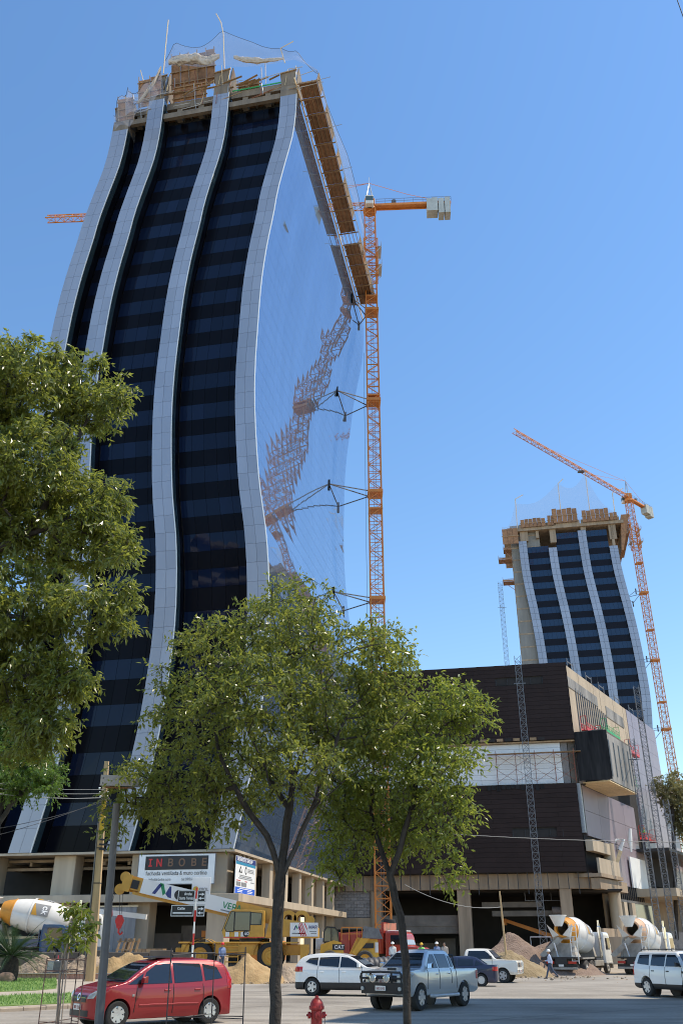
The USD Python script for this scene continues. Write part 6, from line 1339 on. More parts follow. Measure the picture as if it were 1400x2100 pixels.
    if hat:
        hm = MB().lathe([(.145, 0), (.15, .008), (.118, .02), (.115, .07), (.085, .115), (.04, .135), (0, .14)], hd + [0, 0, .035], (0, 0, 1), 18).add(m3.Manifold.sphere(1, 12).scale([.09, .07, .01]).translate(list(hd + f * .09 + [0, 0, .043])))
        obj('helmet', hm, hat, t, smooth=50)
    dz = min(lows) + .0
    x = UsdGeom.Xformable(t); ops = x.GetOrderedXformOps(); ops[0].Set((loc[0], loc[1], loc[2] - dz + .012)); return t
mx = GX(1130, 66)
person('man in white helmet and pale blue shirt walking left across the bare forecourt', (mx, 66.0, .03), 176, 'helmet_white', 'shirt_pale', 'jeans', ((.42, .12), (-.42, .28)), ((-.35, .25), (.25, 1.2)), .3)
person('worker in red helmet and blue shirt standing by the mobile crane wheel', (GX(453, 66.5, .4), 66.5, .4), -60, 'helmet_red', 'shirt_blue', 'jeans', ((.05, .05), (-.05, .05)), ((.1, .5), (.15, .4)))
person('worker in yellow helmet and bright green vest behind the silver pickup', (GX(866, 72), 72.0, .4), -90, 'helmet_yellow', 'shirt_white', 'jeans', vest='vest_green')
person('worker in white helmet and white shirt below the red dump truck', (GX(806, 71, .4), 71.0, .45), -100, 'helmet_white', 'shirt_white', 'jeans')
person('worker in white helmet left of the old white pickup roof', (GX(898, 71), 71.0, .45), -80, 'helmet_white', 'shirt_blue', 'jeans', look=.4)
person('bareheaded worker in tan shirt just left of the old white pickup cab', (GX(914, 70), 70.0, .45), -110, None, 'cloth', 'jeans', look=-.4)
e = np.array([.527, .85, 0])
person('worker in yellow helmet on the lower red platform', rp + e * 1.6 + [0, 0, .06], 150, 'helmet_yellow', 'vest_green', 'jeans', arms=((.6, .8), (.5, .9)))
person('worker in white overalls on the lower red platform', rp + e * 3.4 + [0, 0, .06], 170, 'helmet_white', 'shirt_white', 'shirt_white', arms=((.7, .7), (.6, .9)))
person('worker in white overalls on the upper red platform by the black box', MLL(Ev * 8.2 + Nv * 1.2 + np.array([0, 0, 26.96])), 160, 'helmet_white', 'shirt_white', 'shirt_white', arms=((.8, .6), (.5, .9)), lean=.25)

# ================================================================== signs
sg = thing('billboard', 'white facade company billboard with red and brown letters on a black field', 'billboard', TWL((-8.35, -.38, 6.74)), PHI)
obj('panel', MB().bev(0, 6.9, -.05, .05, 0, 2.35, .01), 'sign_white', sg); obj('black_field', MB().box(.6, 6.3, -.064, -.051, 1.12, 2.22), 'sign_black', sg)
obj('frame', MB().box(-.04, 6.94, -.06, .06, 2.35, 2.4).box(-.04, 6.94, -.06, .06, -.05, 0).box(-.05, 0, -.06, .06, 0, 2.35).box(6.9, 6.95, -.06, .06, 0, 2.35), 'steel_grey', sg)
for ch, x, key in zip('INBOBE', (.88, 1.55, 2.62, 3.6, 4.72, 5.68), ('ink_red', 'ink_red', 'ink_brown', 'ink_brown', 'ink_brown', 'ink_brown')):
    text('letter', ch, .60, key, (x, -.068, 1.40), (1, 0, 0), (0, 0, 1), sg)
text('slogan_letters', 'fachada ventilada & muro cortina', .30, 'ink_black', (.72, -.054, .70), (1, 0, 0), (0, 0, 1), sg, bold=False, width=5.5)
text('address_letters', 'info@inbobe.com', .22, 'ink_grey', (1.05, -.054, .25), (1, 0, 0), (0, 0, 1), sg, bold=False, width=1.95)
text('phone_letters', 'tel 0986872108', .22, 'ink_grey', (4.0, -.054, .25), (1, 0, 0), (0, 0, 1), sg, bold=False, width=1.85)
sm = thing('small_sign', 'small pale sign with a yellow disc below the billboard corner', 'sign', P(412, 1828, 72.6), PHI)
obj('panel', MB().bev(-.75, .75, -.02, .02, -.9, .95, .01), 'sign_white', sm); obj('sun_disc', MB().lathe([(0, .006), (.24, .006), (.24, 0)], (-.42, -.022, .1), (0, -1, 0), 18), 'ink_yellow', sm)
text('sign_letters', 'ISOL', .22, 'ink_grey', (-.15, -.024, .0), (1, 0, 0), (0, 0, 1), sm, width=.75)
bn = thing('banner', 'tall white and blue safety company banner hung between the right side pillars', 'banner', TWL((.05, .62, 5.98)), PHI + 90)
obj('cloth', MB().box(0, 5.9, -.02, .02, 0, 3.05), 'sign_white', bn)
obj('navy_header', MB().box(.05, 5.85, -.03, -.021, 2.62, 3.02), 'ink_navy', bn); obj('teal_band', MB().box(.05, 5.85, -.03, -.021, 2.38, 2.60), 'ink_teal', bn); obj('blue_footer', MB().box(.05, 5.85, -.03, -.021, .04, .58), 'ink_blue', bn)
text('header_letters', 'SEGURITEC GROUP', .28, 'ink_white', (.3, -.034, 2.69), (1, 0, 0), (0, 0, 1), bn, width=4.5)
obj('triangle_mark', ex_side([(.9, 1.75), (1.9, 1.75), (1.4, 2.3)], .004).translate([0, -.026, 0]), 'ink_black', bn); obj('triangle_spot', MB().lathe([(0, .006), (.14, .006), (.14, 0)], (1.42, -.031, 1.95), (0, -1, 0), 14), 'sign_white', bn)
obj('ring_mark', ex_side(m3.CrossSection.circle(.32, 28).translate([3.0, 2.0]) - m3.CrossSection.circle(.22, 28).translate([3.08, 2.0]), .004).translate([0, -.026, 0]), 'ink_black', bn)
for z, x0, x1, k in ((2.12, 3.5, 5.4, 'ink_grey'), (2.0, 3.5, 5.3, 'ink_grey'), (1.88, 3.5, 5.5, 'ink_grey'), (1.52, 1.2, 4.7, 'ink_grey'), (1.40, 1.2, 4.9, 'ink_grey'), (1.28, .9, 5.0, 'ink_grey'), (1.08, .3, 1.5, 'ink_red'), (1.08, 2.8, 3.5, 'ink_red'), (1.08, 4.5, 5.6, 'ink_grey'), (.46, 1.2, 4.9, 'ink_white'), (.32, .7, 2.2, 'ink_white'), (.32, 3.6, 5.2, 'ink_white'), (.2, .7, 2.1, 'ink_white'), (.2, 3.6, 5.0, 'ink_white')):
    obj('text_line', MB().box(x0, x1, -.034, -.030, z, z + .055), k, bn)
for x0, x1 in ((.3, 1.6), (1.8, 3.3)): obj('picture_box', MB().box(x0, x1, -.032, -.022, .68, 1.0), 'ink_grey', bn)
for x in (1.2, 2.4, 3.9): obj('hanger_rope', MB().tube([(x, 0, 3.03), (x, .05, 3.55)], .02, 4), 'plank_pale', bn)

# street name post
SX, SY = GX(397, 46, 2.5), 46.0
st = thing('street_sign', 'red and white striped post with four black street name plates', 'street sign', (SX, SY, .0), 0)
for k in range(9): obj('post_band', MB().lathe([(.045, k * .5), (.045, (k + 1) * .5)], n=10), 'paint_red_flat' if k % 2 == 0 else 'paint_white_flat', st, smooth=True)
for z, dx, l1, l2 in ((3.86, .02, 'Avda', 'Santa Teresa'), (3.22, -.12, 'Calle', None)):
    for x0, x1, arrow in ((-.92 + dx * 2, -.06, False), (.06, .46, True)):
        p_ = obj('name_plate', MB().bev(x0, x1, -.02, .0, z, z + .52, .006), 'sign_black', st)
        obj('plate_border', MB().box(x0 + .01, x1 - .01, -.026, -.021, z + .48, z + .505).box(x0 + .01, x1 - .01, -.026, -.021, z + .015, z + .04).box(x0 + .01, x0 + .035, -.026, -.021, z + .04, z + .48).box(x1 - .035, x1 - .01, -.026, -.021, z + .04, z + .48), 'ink_white', p_)
        if arrow:
            for zz, sg_ in ((z + .34, 1), (z + .16, -1)):
                cx = (x0 + x1) / 2; obj('arrow', ex_side([(cx - sg_ * .13, zz - .02), (cx + sg_ * .02, zz - .02), (cx + sg_ * .02, zz - .07), (cx + sg_ * .14, zz), (cx + sg_ * .02, zz + .07), (cx + sg_ * .02, zz + .02), (cx - sg_ * .13, zz + .02)], .003).translate([0, -.026, 0]), 'ink_white', p_)
        else:
            text('name_letters', l1, .11, 'ink_white', (x0 + .3, -.024, z + .30), (1, 0, 0), (0, 0, 1), p_)
            if l2: text('name_letters', l2, .11, 'ink_white', (x0 + .08, -.024, z + .11), (1, 0, 0), (0, 0, 1), p_, width=.68)
            else: obj('name_line', MB().box(x0 + .1, x1 - .1, -.026, -.022, z + .13, z + .19), 'ink_white', p_)

# ================================================================== street furniture
ux, uy = GX(184, 57.6), 57.6
tp = P(219, 1562, 57.6)
up_ = thing('utility_pole', 'tan concrete utility pole with a yellow number plate', 'utility pole', (ux, uy, .1), 0)
dx = tp[0] - ux; hh = tp[2] - .1
obj('shaft', MB().hull([(a, b, 0) for a in (-.24, .24) for b in (-.2, .2)] + [(dx + a, b, hh) for a in (-.13, .13) for b in (-.11, .11)]), 'pole_wood', up_)
def onp(f, y=-.0): return np.array([dx * f, y, hh * f])
obj('number_plate', MB().box(dx * .73 - .06, dx * .73 + .17, -.20, -.16, hh * .655, hh * .81), 'sign_yellow', up_)
for k, ch in enumerate('14'): text('plate_digit', ch, .38, 'ink_black', (dx * .73 - .02, -.205, hh * .735 - k * .55), (1, 0, 0), (0, 0, 1), up_)
for f in (.24, .42, .58): obj('steel_band', MB().box(dx * f - .24 + .1 * f, dx * f + .24 - .1 * f, -.22 + .1 * f, .22 - .1 * f, hh * f, hh * f + .06), 'steel_black', up_)
for k in range(3): obj('crossarm', MB().beam(onp(.62 - .022 * k, -.25) + [0, 0, 0], onp(.62 - .022 * k, -.25) + [1.4 - .15 * k, -.1, -.1], .12, .10), 'steel_black', up_)
for k, f in enumerate((.82, .84, .86)):
    for s_ in (-1, 1): obj('insulator', MB().lathe([(0, 0), (.06, .01), (.05, .06), (.07, .08), (.05, .13), (0, .14)], onp(f) + [s_ * (.2 + .05 * k), -.14, 0], (0, 0, 1), 10), 'porcelain', up_, smooth=True)
for k in range(4):
    a = np.linspace(0, 2 * np.pi, 16); obj('cable_coil', MB().tube(np.column_stack([np.cos(a) * (.26 + .03 * k) + .2 * (k % 2), 0 * a - .28 - .03 * k, np.sin(a) * (.42 + .04 * k)]) + onp(.78), .018, 4), 'cable_black', up_)
obj('conduit', MB().tube([onp(0) + [-.36, -.05, 0], onp(.7) + [-.22, -.02, 0]], .06, 6), 'lamp_post_grey', up_)
lx, ly = GX(196, 19.5), 19.5
tpl = P(240, 1640, 19.5)
lp_ = thing('street_lamp', 'grey steel street lamp post with a flat pale box head', 'street lamp', (lx, ly, .2), 0)
ddx = tpl[0] - lx; lh = tpl[2] - .2
obj('post', MB().tube([(ddx * q_, 0, lh * q_) for q_ in (0, .35, .36, .98)], [.088, .085, .082, .072], 14), 'lamp_post_grey', lp_, smooth=40)
hc = P(247, 1606, 19.5) - np.array([lx, ly, .2])
obj('head', MB().hull([hc + np.array(p_) for p_ in ((-.36, -.30, -.10), (.33, -.30, -.12), (-.36, .34, -.02), (.36, .34, -.04), (-.36, -.30, .12), (.33, -.30, .10), (-.36, .34, .14), (.36, .34, .12))]), 'lamp_box', lp_)
obj('lens', MB().hull([hc + np.array(p_) for p_ in ((-.3, -.25, -.115), (.28, -.25, -.13), (-.3, .28, -.05), (.3, .28, -.065), (-.25, -.2, -.14), (.22, -.2, -.155), (-.25, .22, -.08), (.25, .22, -.09))]), 'formwork', lp_)
for sx in (-.3, .27):
    for sz in (.05, -.05): obj('bolt', MB().lathe([(0, .012), (.012, .01), (.012, 0)], hc + np.array([sx, -.302, sz]), (0, -1, 0), 8), 'steel_black', lp_)
hx, hy = GX(648, 19.8), 19.8
hy_ = thing('fire_hydrant', 'weathered red fire hydrant on the near verge between the two trunks', 'fire hydrant', (hx, hy, .28), 8)
obj('barrel', MB().lathe([(0, 0), (.16, 0), (.16, .04), (.115, .06), (.108, .5), (.115, .52)], n=22), 'hydrant_red', hy_, smooth=35)
obj('bonnet', MB().lathe([(.115, .52), (.15, .53), (.15, .57), (.135, .58), (.125, .64), (.085, .70), (.04, .725), (.035, .76), (0, .765)], n=22), 'hydrant_red', hy_, smooth=35)
for a, r_, l_ in ((0, .05, .17), (180, .05, .17), (-80, .065, .18)):
    d = np.array([math.cos(math.radians(a)), math.sin(math.radians(a)), 0]); obj('outlet', MB().lathe([(r_ * .8, .08), (r_ * .8, l_ - .05), (r_ * 1.2, l_ - .05), (r_ * 1.2, l_), (r_ * .4, l_ + .005), (r_ * .35, l_ + .03), (0, l_ + .03)], d * 0 + [0, 0, .43], d, 14), 'hydrant_red', hy_, smooth=35)
for k in range(8): 
    a = k * math.pi / 4; obj('flange_bolt', MB().lathe([(0, .02), (.012, .02), (.012, 0)], (math.cos(a) * .138, math.sin(a) * .138, .57), (0, 0, 1), 6), 'hydrant_red', hy_)
ch = [(.14 + .02 * math.sin(k), -.07 - .01 * k * .2, .40 - k * .045 + .0 * k) for k in range(7)]; obj('chain', MB().tube(ch, .008, 4), 'steel_grey', hy_)
def boulder(label, c, r_, seed):
    s_ = trimesh.creation.icosphere(3, r_); v = s_.vertices; v = v * (1 + .45 * (meshkit.fbm(v / r_ * 1.4, 3, seed) - .5))[:, None] * [1.2, 1, .75]
    obj('boulder', (v + c, s_.faces), 'boulder', smooth=True, label=label, cat='boulder')
boulder('brown boulder just behind the left side of the hydrant', (GX(630, 20.9), 20.9, .34), .17, 1)
boulder('smaller brown stone on the right of the hydrant foot', (GX(670, 20.8), 20.8, .32), .10, 2)
boulder('round pinkish boulder beside the cycad foot', (GX(33, 57.5), 55.5, .35), .42, 3); boulder('second pinkish boulder in the shade of the cycad', (GX(18, 57.5), 56.0, .3), .36, 4)

def guard(label, us, Y, z0, z1, dpt, key, bars):
    g = thing('tree_guard', label, 'tree guard', (0, 0, 0))
    xs_ = [GX(u, Y, (z0 + z1) / 2) for u in us]
    ps = [(xs_[0], Y), ((xs_[0] + xs_[-1]) / 2 + .02, Y + dpt), (xs_[-1], Y)]
    for x, y in ps: obj('upright', MB().tube([(x, y, z0), (x + random.uniform(-.02, .02), y, z1 + random.uniform(-.04, .04))], .0095, 6), key, g)
    for z in bars:
        for k in range(3): p_, q_ = ps[k], ps[(k + 1) % 3]; obj('crossbar', MB().tube([(*p_, z), (*q_, z + .03)], .007, 5), key, g)
guard('dark thin rod tree guard in front of the red minivan', (344, 422, 500), 15.0, .25, 1.93, .62, 'rod_dark', (.95, 1.80))
guard('rusty thin rod guard round the leafy sapling', (83, 163), 17.0, .2, 1.72, .75, 'rod_rust', (.75, 1.52, 1.70))

def wire(label, pts, r_=.012, key='cable_black', sag=.3, n=14):
    p, q_ = pts; p, q_ = np.array(p), np.array(q_); t_ = np.linspace(0, 1, n)
    c = p + (q_ - p) * t_[:, None]; c[:, 2] -= sag * 4 * t_ * (1 - t_)
    obj('wire', MB().tube(c, r_, 4), key, label=label, cat='wire')
Wt = lambda f, dx_=0: np.array([ux, uy, .1]) + onp(f) + [dx_, -.15, 0]
for k, (u, v, f, lb) in enumerate(((-40, 1602, .86, 'upper black wire running left from the utility pole'), (-40, 1613, .84, 'second black wire running left from the utility pole'), (-40, 1624, .82, 'thick bundled wire running left from the utility pole'), (-40, 1706, .80, 'lowest slanting wire from the pole down to the left edge'), (-40, 1722, .81, 'slanting wire just above the lowest left one'))):
    wire(lb, (P(u, v, 40), Wt(f)), .022 if k == 2 else .014, 'cable_grey' if k < 3 else 'cable_black', .15)
wire('pale wire across the dark front cladding to the right edge', (P(880, 1708, 60), P(1460, 1728, 60)), .02, 'cable_grey', .15)
wire('sagging pale wire from the right tree to the thin wooden post', (P(830, 1815, 62), P(1026, 1861, 66)), .02, 'cable_grey', .5)
wire('black wire crossing the upper right corner of the sky', (P(1385, -10, 30), P(1410, 60, 30)), .03, 'cable_black', .0, 4)
wp = P(1036, 1925, 70); obj('wooden_post', MB().tube([(wp[0], 70, .1), P(1024, 1828, 70)], [.09, .06], 8), 'pole_wood', smooth=True, label='thin leaning wooden post behind the dirt pile', cat='post')

cn = thing('traffic_cone', 'small orange cone above the grey sign board left of the pole', 'cone', (GX(113, 62.6), 62.6, .75), 0)
obj('base', MB().bev(-.18, .18, -.18, .18, 0, .04, .01), 'crane_orange', cn); obj('cone', MB().lathe([(.14, .04), (.06, .5), (.035, .72), (0, .72)], n=14), 'lamp_red', cn, smooth=35); obj('band', MB().lathe([(.094, .32), (.068, .46)], n=14), 'paint_white_flat', cn)
bd_ = thing('board_box', 'dark grey board box standing on the low brick wall', 'box', (GX(112, 62.2), 62.2, .42), 0); obj('panel', MB().bev(-.55, .55, -.2, .2, 0, .72, .02), 'steel_grey', bd_); obj('pale_half', MB().box(-.5, -.15, -.215, -.202, .05, .68), 'galv', bd_)
hs = thing('metal_sheet', 'streaked grey metal hoarding sheet behind the crane hooks', 'hoarding', TWL((-11.9, -.2, 1.1)), PHI)
for k in range(4): obj('sheet', MB().box(k * .92, k * .92 + .90, 0, .03, 0, 3.9), 'sheet_grey', hs)
obj('top_rail', MB().box(-.1, 3.75, -.05, .08, 3.9, 4.0), 'plank_pale', hs)
for k, (u, w) in enumerate(((246, .9), (262, .9))):
    pl_ = thing('pallet', ('weathered pallet leaning at the metal sheet, left one', 'weathered pallet leaning at the metal sheet, right one')[k], 'pallet', (GX(u, 71.5, 1.2), 72 + k * .2, 1.0), -6)
    for j in range(3): obj('slat', MB().beam((-.4 + j * .4, -.45, 0), (-.28 + j * .4, .25, 1.5), .17, .04), 'timber', pl_)
    for z in (.2, .75, 1.3): obj('bearer', MB().beam((-.5, -.38 + z * .45, z), (.6, -.38 + z * .45, z), .08, .1), 'timber', pl_)
bs = thing('brick_stack', 'stack of tan bricks on a pallet left of the mobile crane', 'bricks', (GX(281, 70, 1.1), 69.8, .75), -4)
for i in range(5):
    for j in range(6): obj('brick', MB().box(j * .31 + .01, j * .31 + .30, 0, 1.0, .12 + i * .19 + .008, .12 + (i + 1) * .19), 'timber', bs)
obj('pallet', MB().box(-.05, 1.95, 0, 1.0, 0, .1), 'timber', bs)
cr = thing('timber_crate', 'second lower timber crate under the tan brick stack', 'crate', (GX(281, 69, .8), 68.6, .35), -4)
for i in range(4): obj('plank', MB().box(0, 1.8, 0, .9, i * .2 + .01, (i + 1) * .2 - .01), 'timber', cr)

# ================================================================== trees
def grow(limbs, targets, rng):
    """limbs: polylines [(points)], first starts at the root. Joins each target to the nearest node; returns nodes, parents."""
    N, par = [], []
    for pts in limbs:
        pts = np.asarray(pts, float); start = -1
        if N:
            d = np.linalg.norm(np.array(N) - pts[0], axis=1); start = int(np.argmin(d))
        prev = start
        seg = [pts[0]] if not N else []
        for a, b in zip(pts[:-1], pts[1:]):
            m = max(2, int(np.linalg.norm(b - a) / .28))
            seg += [a + (b - a) * (i + 1) / m for i in range(m)]
        for p in seg: N.append(p + rng.normal(0, .012, 3)); par.append(prev); prev = len(N) - 1
    root = np.array(limbs[0][0], float)
    d0 = np.array([np.min(np.linalg.norm(np.array(N) - t_, axis=1)) for t_ in targets])
    for t_ in targets[np.argsort(d0)]:
        A = np.array(N); v = t_ - A; d = np.linalg.norm(v, axis=1); cost = d * (1 + .35 * (v[:, 2] < 0)) + .12 * (A[:, 2] < root[2] + 1.6) * 20
        i = int(np.argmin(cost)); m = max(1, int(d[i] / .3)); p0 = A[i]; prev = i; bow = np.array([0, 0, .10 * d[i]])
        for k in range(1, m + 1):
            f = k / m; N.append(p0 + v[i] * f + bow * 4 * f * (1 - f) * .5 + rng.normal(0, .03, 3) * (k < m)); par.append(prev); prev = len(N) - 1
    return np.array(N), np.array(par)
def bark_mesh(N, par, r0, rtip, expo, nside=6):
    n = len(N); cnt = np.zeros(n); kids = np.bincount(par[par >= 0], minlength=n); cnt[kids == 0] = 1
    for i in range(n - 1, -1, -1):
        if par[i] >= 0: cnt[par[i]] += cnt[i]
    rad = rtip * np.maximum(cnt, 1) ** expo; rad = rad * (r0 / rad[0]) ** np.clip(np.log(rad / rtip) / np.log(rad[0] / rtip), 0, 1)
    mb = MB(); done = np.zeros(n, bool)
    kid = [[] for _ in range(n)]
    for i in range(n):
        if par[i] >= 0: kid[par[i]].append(i)
    starts = [0]
    while starts:
        s_ = starts.pop(); path = [par[s_]] if par[s_] >= 0 else []; i = s_; path.append(i)
        while kid[i]:
            ks = sorted(kid[i], key=lambda k: -cnt[k]); starts += ks[1:]; i = ks[0]; path.append(i)
        if len(path) > 1:
            rr_ = rad[path].copy()
            if par[s_] >= 0: rr_[0] = rr_[1]
            mb.tube(N[path], rr_, nside if rr_[0] > .03 else 4, cap=False)
    return mb
def leaves(centers, rc, ntw, nlf, L, W, rng, droop=.5, up=.25):
    C = np.repeat(centers, ntw, 0); n = len(C); d = rng.normal(0, 1, (n, 3)); d[:, 2] = d[:, 2] * .7 + up; d /= np.linalg.norm(d, axis=1, keepdims=True)
    ln = rc * rng.uniform(.5, 1.25, n); tw = (C, d, ln)
    f = np.tile(np.linspace(.15, 1, nlf), n) + rng.uniform(-.05, .05, n * nlf); Cb, db, lb = np.repeat(C, nlf, 0), np.repeat(d, nlf, 0), np.repeat(ln, nlf)
    base = Cb + db * (lb * f)[:, None]; base[:, 2] -= .35 * lb * f * f
    m = len(base); ld = db * .55 + rng.normal(0, .65, (m, 3)); ld[:, 2] -= droop; ld /= np.linalg.norm(ld, axis=1, keepdims=True)
    nn = rng.normal(0, .6, (m, 3)); nn[:, 2] += .4; sdv = np.cross(ld, nn); sdv /= np.maximum(np.linalg.norm(sdv, axis=1, keepdims=True), 1e-6); nn = np.cross(sdv, ld)
    s_ = rng.uniform(.65, 1.2, m)[:, None]; l_, w_ = L * s_, W * s_
    base = base + ld * .02
    V = np.stack([base, base + ld * l_ * .45 + sdv * w_ * .5 + nn * w_ * .16, base + ld * l_ - nn * l_ * .12, base + ld * l_ * .45 - sdv * w_ * .5 + nn * w_ * .16], 1).reshape(-1, 3)
    i = np.arange(m)[:, None] * 4; F = np.vstack([i + [0, 1, 2], i + [0, 2, 3]])
    twg = MB()
    k = rng.random(n) < .6
    a = C[k]; b = a + d[k] * ln[k][:, None] - np.column_stack([0 * ln[k], 0 * ln[k], .35 * ln[k]]); o1 = rng.normal(0, 1, (k.sum(), 3)); o1 = np.cross(o1, d[k]); o1 /= np.linalg.norm(o1, axis=1, keepdims=True)
    T = np.stack([a + o1 * .006, a - o1 * .006, b], 1).reshape(-1, 3); twg.raw(T, np.arange(len(T)).reshape(-1, 3))
    return (V, F), twg
def sample_blobs(blobs, n, rng, mind):
    out = []; vol = np.array([b[3] * b[4] * b[5] for b in blobs]) ** .75; pr = vol / vol.sum()
    for _ in range(n * 30):
        if len(out) >= n: break
        b = blobs[rng.choice(len(blobs), p=pr)]; d = rng.normal(0, 1, 3); d /= np.linalg.norm(d); p = np.array(b[:3]) + d * np.array(b[3:]) * rng.uniform(.25, 1) ** .5
        if all(np.sum((p - o) ** 2) > mind ** 2 for o in out): out.append(p)
    return np.array(out)
def blob(u, v, ru, rv, Y, dy=0.0, ry=None):
    Y = Y + dy; p = P(u, v, Y); dep = Y * math.cos(TH) + (p[2] - CAM_H) * math.sin(TH); k = dep / FOC
    return (p[0], p[1], p[2], ru * k, ry or (ru * k * .8 + .25), rv * k * 1.02)
def tree(name, label, limbs, blobs, n, mind, rc, ntw, nlf, L, W, leafk, r0, seed, rtip=.009, expo=.47, droop=.5, barkk='bark', cat='tree'):
    rng = np.random.default_rng(seed); c = sample_blobs(blobs, n, rng, mind)
    N, par = grow(limbs, c, rng); t = thing(name, label, cat, tuple(limbs[0][0])); o = np.array(limbs[0][0])
    v, f = bark_mesh(N - o, par, r0, rtip, expo).arr(); obj('trunk', (v, f), barkk, t, smooth=True)
    (V, F), tw_ = leaves(c - o, rc, ntw, nlf, L, W, rng, droop); obj('crown', (V, F), leafk, t); obj('twigs', tw_, barkk, t); return t
def pl(pts): return [P(u, v, Y) for u, v, Y in pts]
Y1 = 19.6
base1 = [GX(562, Y1), Y1, .25]
T1 = [(600, 1285, 105, 95, 0), (455, 1330, 100, 80, .6), (720, 1340, 95, 85, -.5), (395, 1450, 95, 75, .8), (545, 1440, 150, 100, -.8), (700, 1470, 120, 100, .9), (360, 1590, 100, 80, -.4), (490, 1590, 105, 80, 1.2), (620, 1570, 95, 65, -1.2), (315, 1660, 60, 48, .4), (430, 1675, 65, 40, 1.0), (775, 1390, 70, 70, .5), (330, 1385, 35, 28, 0), (300, 1620, 50, 50, .5), (650, 1225, 40, 40, -.4), (810, 1330, 45, 45, .8), (240, 1650, 35, 55, .8), (540, 1320, 120, 90, 1.3), (270, 1600, 40, 50, .2), (780, 1470, 70, 80, .4)]
l1 = [[base1] + pl([(566, 1980, Y1), (570, 1850, Y1), (578, 1770, Y1)]),
      pl([(578, 1770, Y1), (588, 1690, Y1 + .1), (600, 1600, Y1 + .2), (590, 1480, Y1 + .3), (600, 1340, Y1 + .2)]),
      pl([(574, 1800, Y1), (548, 1715, Y1 - .2), (495, 1640, Y1 - .4), (455, 1560, Y1 - .6), (430, 1450, Y1 - .4)]),
      pl([(576, 1800, Y1), (620, 1705, Y1 - .1), (648, 1640, Y1 - .2), (672, 1560, Y1 - .3), (720, 1450, Y1 - .3)]),
      pl([(640, 1660, Y1 - .2), (700, 1605, Y1 - .6), (770, 1560, Y1 - .7)]), pl([(480, 1625, Y1 - .4), (420, 1620, Y1 - .1), (360, 1600, Y1 + .2)]),
      pl([(600, 1600, Y1 + .2), (640, 1480, Y1 + .8), (660, 1370, Y1 + 1.0)]), pl([(590, 1660, Y1), (530, 1560, Y1 + .9), (500, 1430, Y1 + 1.2), (470, 1340, Y1 + .9)])]
tree('street_tree', 'large airy leafy tree with dark forked trunk left of the hydrant', l1, [blob(u, v, a, b, Y1, dy) for u, v, a, b, dy in T1], 560, .23, .43, 7, 8, .135, .056, 'leaf_tree', .118, 11)
Y2 = 21.0
base2 = [GX(836, Y2), Y2, .2]
T2 = [(905, 1440, 85, 48, 0), (965, 1450, 42, 42, .3), (835, 1510, 120, 75, .6), (890, 1590, 80, 75, -.5), (800, 1640, 110, 70, .4), (725, 1690, 70, 55, .9), (905, 1690, 55, 55, -.3), (915, 1770, 38, 45, .2), (700, 1765, 42, 40, .5), (830, 1715, 75, 40, .8), (965, 1555, 16, 20, 0), (940, 1640, 35, 45, -.4), (740, 1590, 80, 70, 1.0), (740, 1480, 60, 60, .6), (680, 1640, 50, 50, .4)]
l2 = [[base2] + pl([(834, 2000, Y2), (826, 1910, Y2), (812, 1850, Y2), (800, 1795, Y2)]),
      pl([(800, 1795, Y2), (778, 1735, Y2 + .2), (760, 1670, Y2 + .4), (765, 1590, Y2 + .5)]), pl([(803, 1800, Y2), (818, 1745, Y2 - .2), (840, 1670, Y2 - .3), (860, 1570, Y2 - .2), (880, 1480, Y2)]),
      pl([(845, 1660, Y2 - .3), (895, 1600, Y2 - .5), (930, 1560, Y2 - .4)]), pl([(835, 1690, Y2), (890, 1700, Y2 + .1), (910, 1740, Y2 + .2)]), pl([(860, 1545, Y2), (910, 1490, Y2 + .1), (965, 1450, Y2 + .2)])]
tree('street_tree', 'smaller bright leafy tree with slanting dark trunk right of the hydrant', l2, [blob(u, v, a, b, Y2, dy) for u, v, a, b, dy in T2], 370, .23, .43, 7, 8, .135, .056, 'leaf_bright', .085, 12)
Y3 = 15.0
T3 = [(60, 800, 120, 95, 0), (190, 830, 65, 60, .3), (60, 940, 130, 90, -.5), (205, 1020, 60, 50, .2), (110, 1090, 150, 75, .5), (40, 1240, 110, 90, 0), (180, 1260, 85, 38, -.3), (255, 1225, 34, 24, -.2), (80, 1390, 100, 80, .4), (40, 1510, 70, 45, .2), (150, 1400, 35, 50, .1), (-90, 1000, 150, 250, .5), (-80, 1330, 130, 160, .6), (195, 760, 18, 28, .2), (235, 805, 22, 35, .3), (240, 1110, 38, 50, 0), (110, 1490, 40, 40, .2), (-60, 780, 100, 80, .2), (110, 760, 60, 50, .3)]
b3 = [-7.6, Y3 + .3, 0.0]
q0 = [b3, [-7.6, Y3 + .2, 2.5], [-7.3, Y3, 4.6]]
l3 = [q0, [q0[2]] + pl([(-130, 1200, Y3), (-20, 1130, Y3), (90, 1085, Y3 - .2), (200, 1040, Y3 - .3)]), [q0[2]] + pl([(-140, 1000, Y3), (-20, 900, Y3 + .2), (60, 810, Y3 + .2)]), [q0[2]] + pl([(-120, 1330, Y3), (-10, 1260, Y3 + .2), (110, 1270, Y3), (210, 1240, Y3 - .2)]), [q0[2]] + pl([(-100, 1420, Y3), (0, 1400, Y3 + .3), (90, 1380, Y3 + .3)]), pl([(60, 1095, Y3 - .2), (130, 960, Y3), (190, 840, Y3 + .2)])]
tree('street_tree', 'big dense glossy leaved tree filling the left edge of the picture', l3, [blob(u, v, a, b, Y3, dy) for u, v, a, b, dy in T3], 900, .17, .37, 8, 11, .14, .050, 'leaf_tree', .2, 13, droop=.75)
Y4 = 44.0
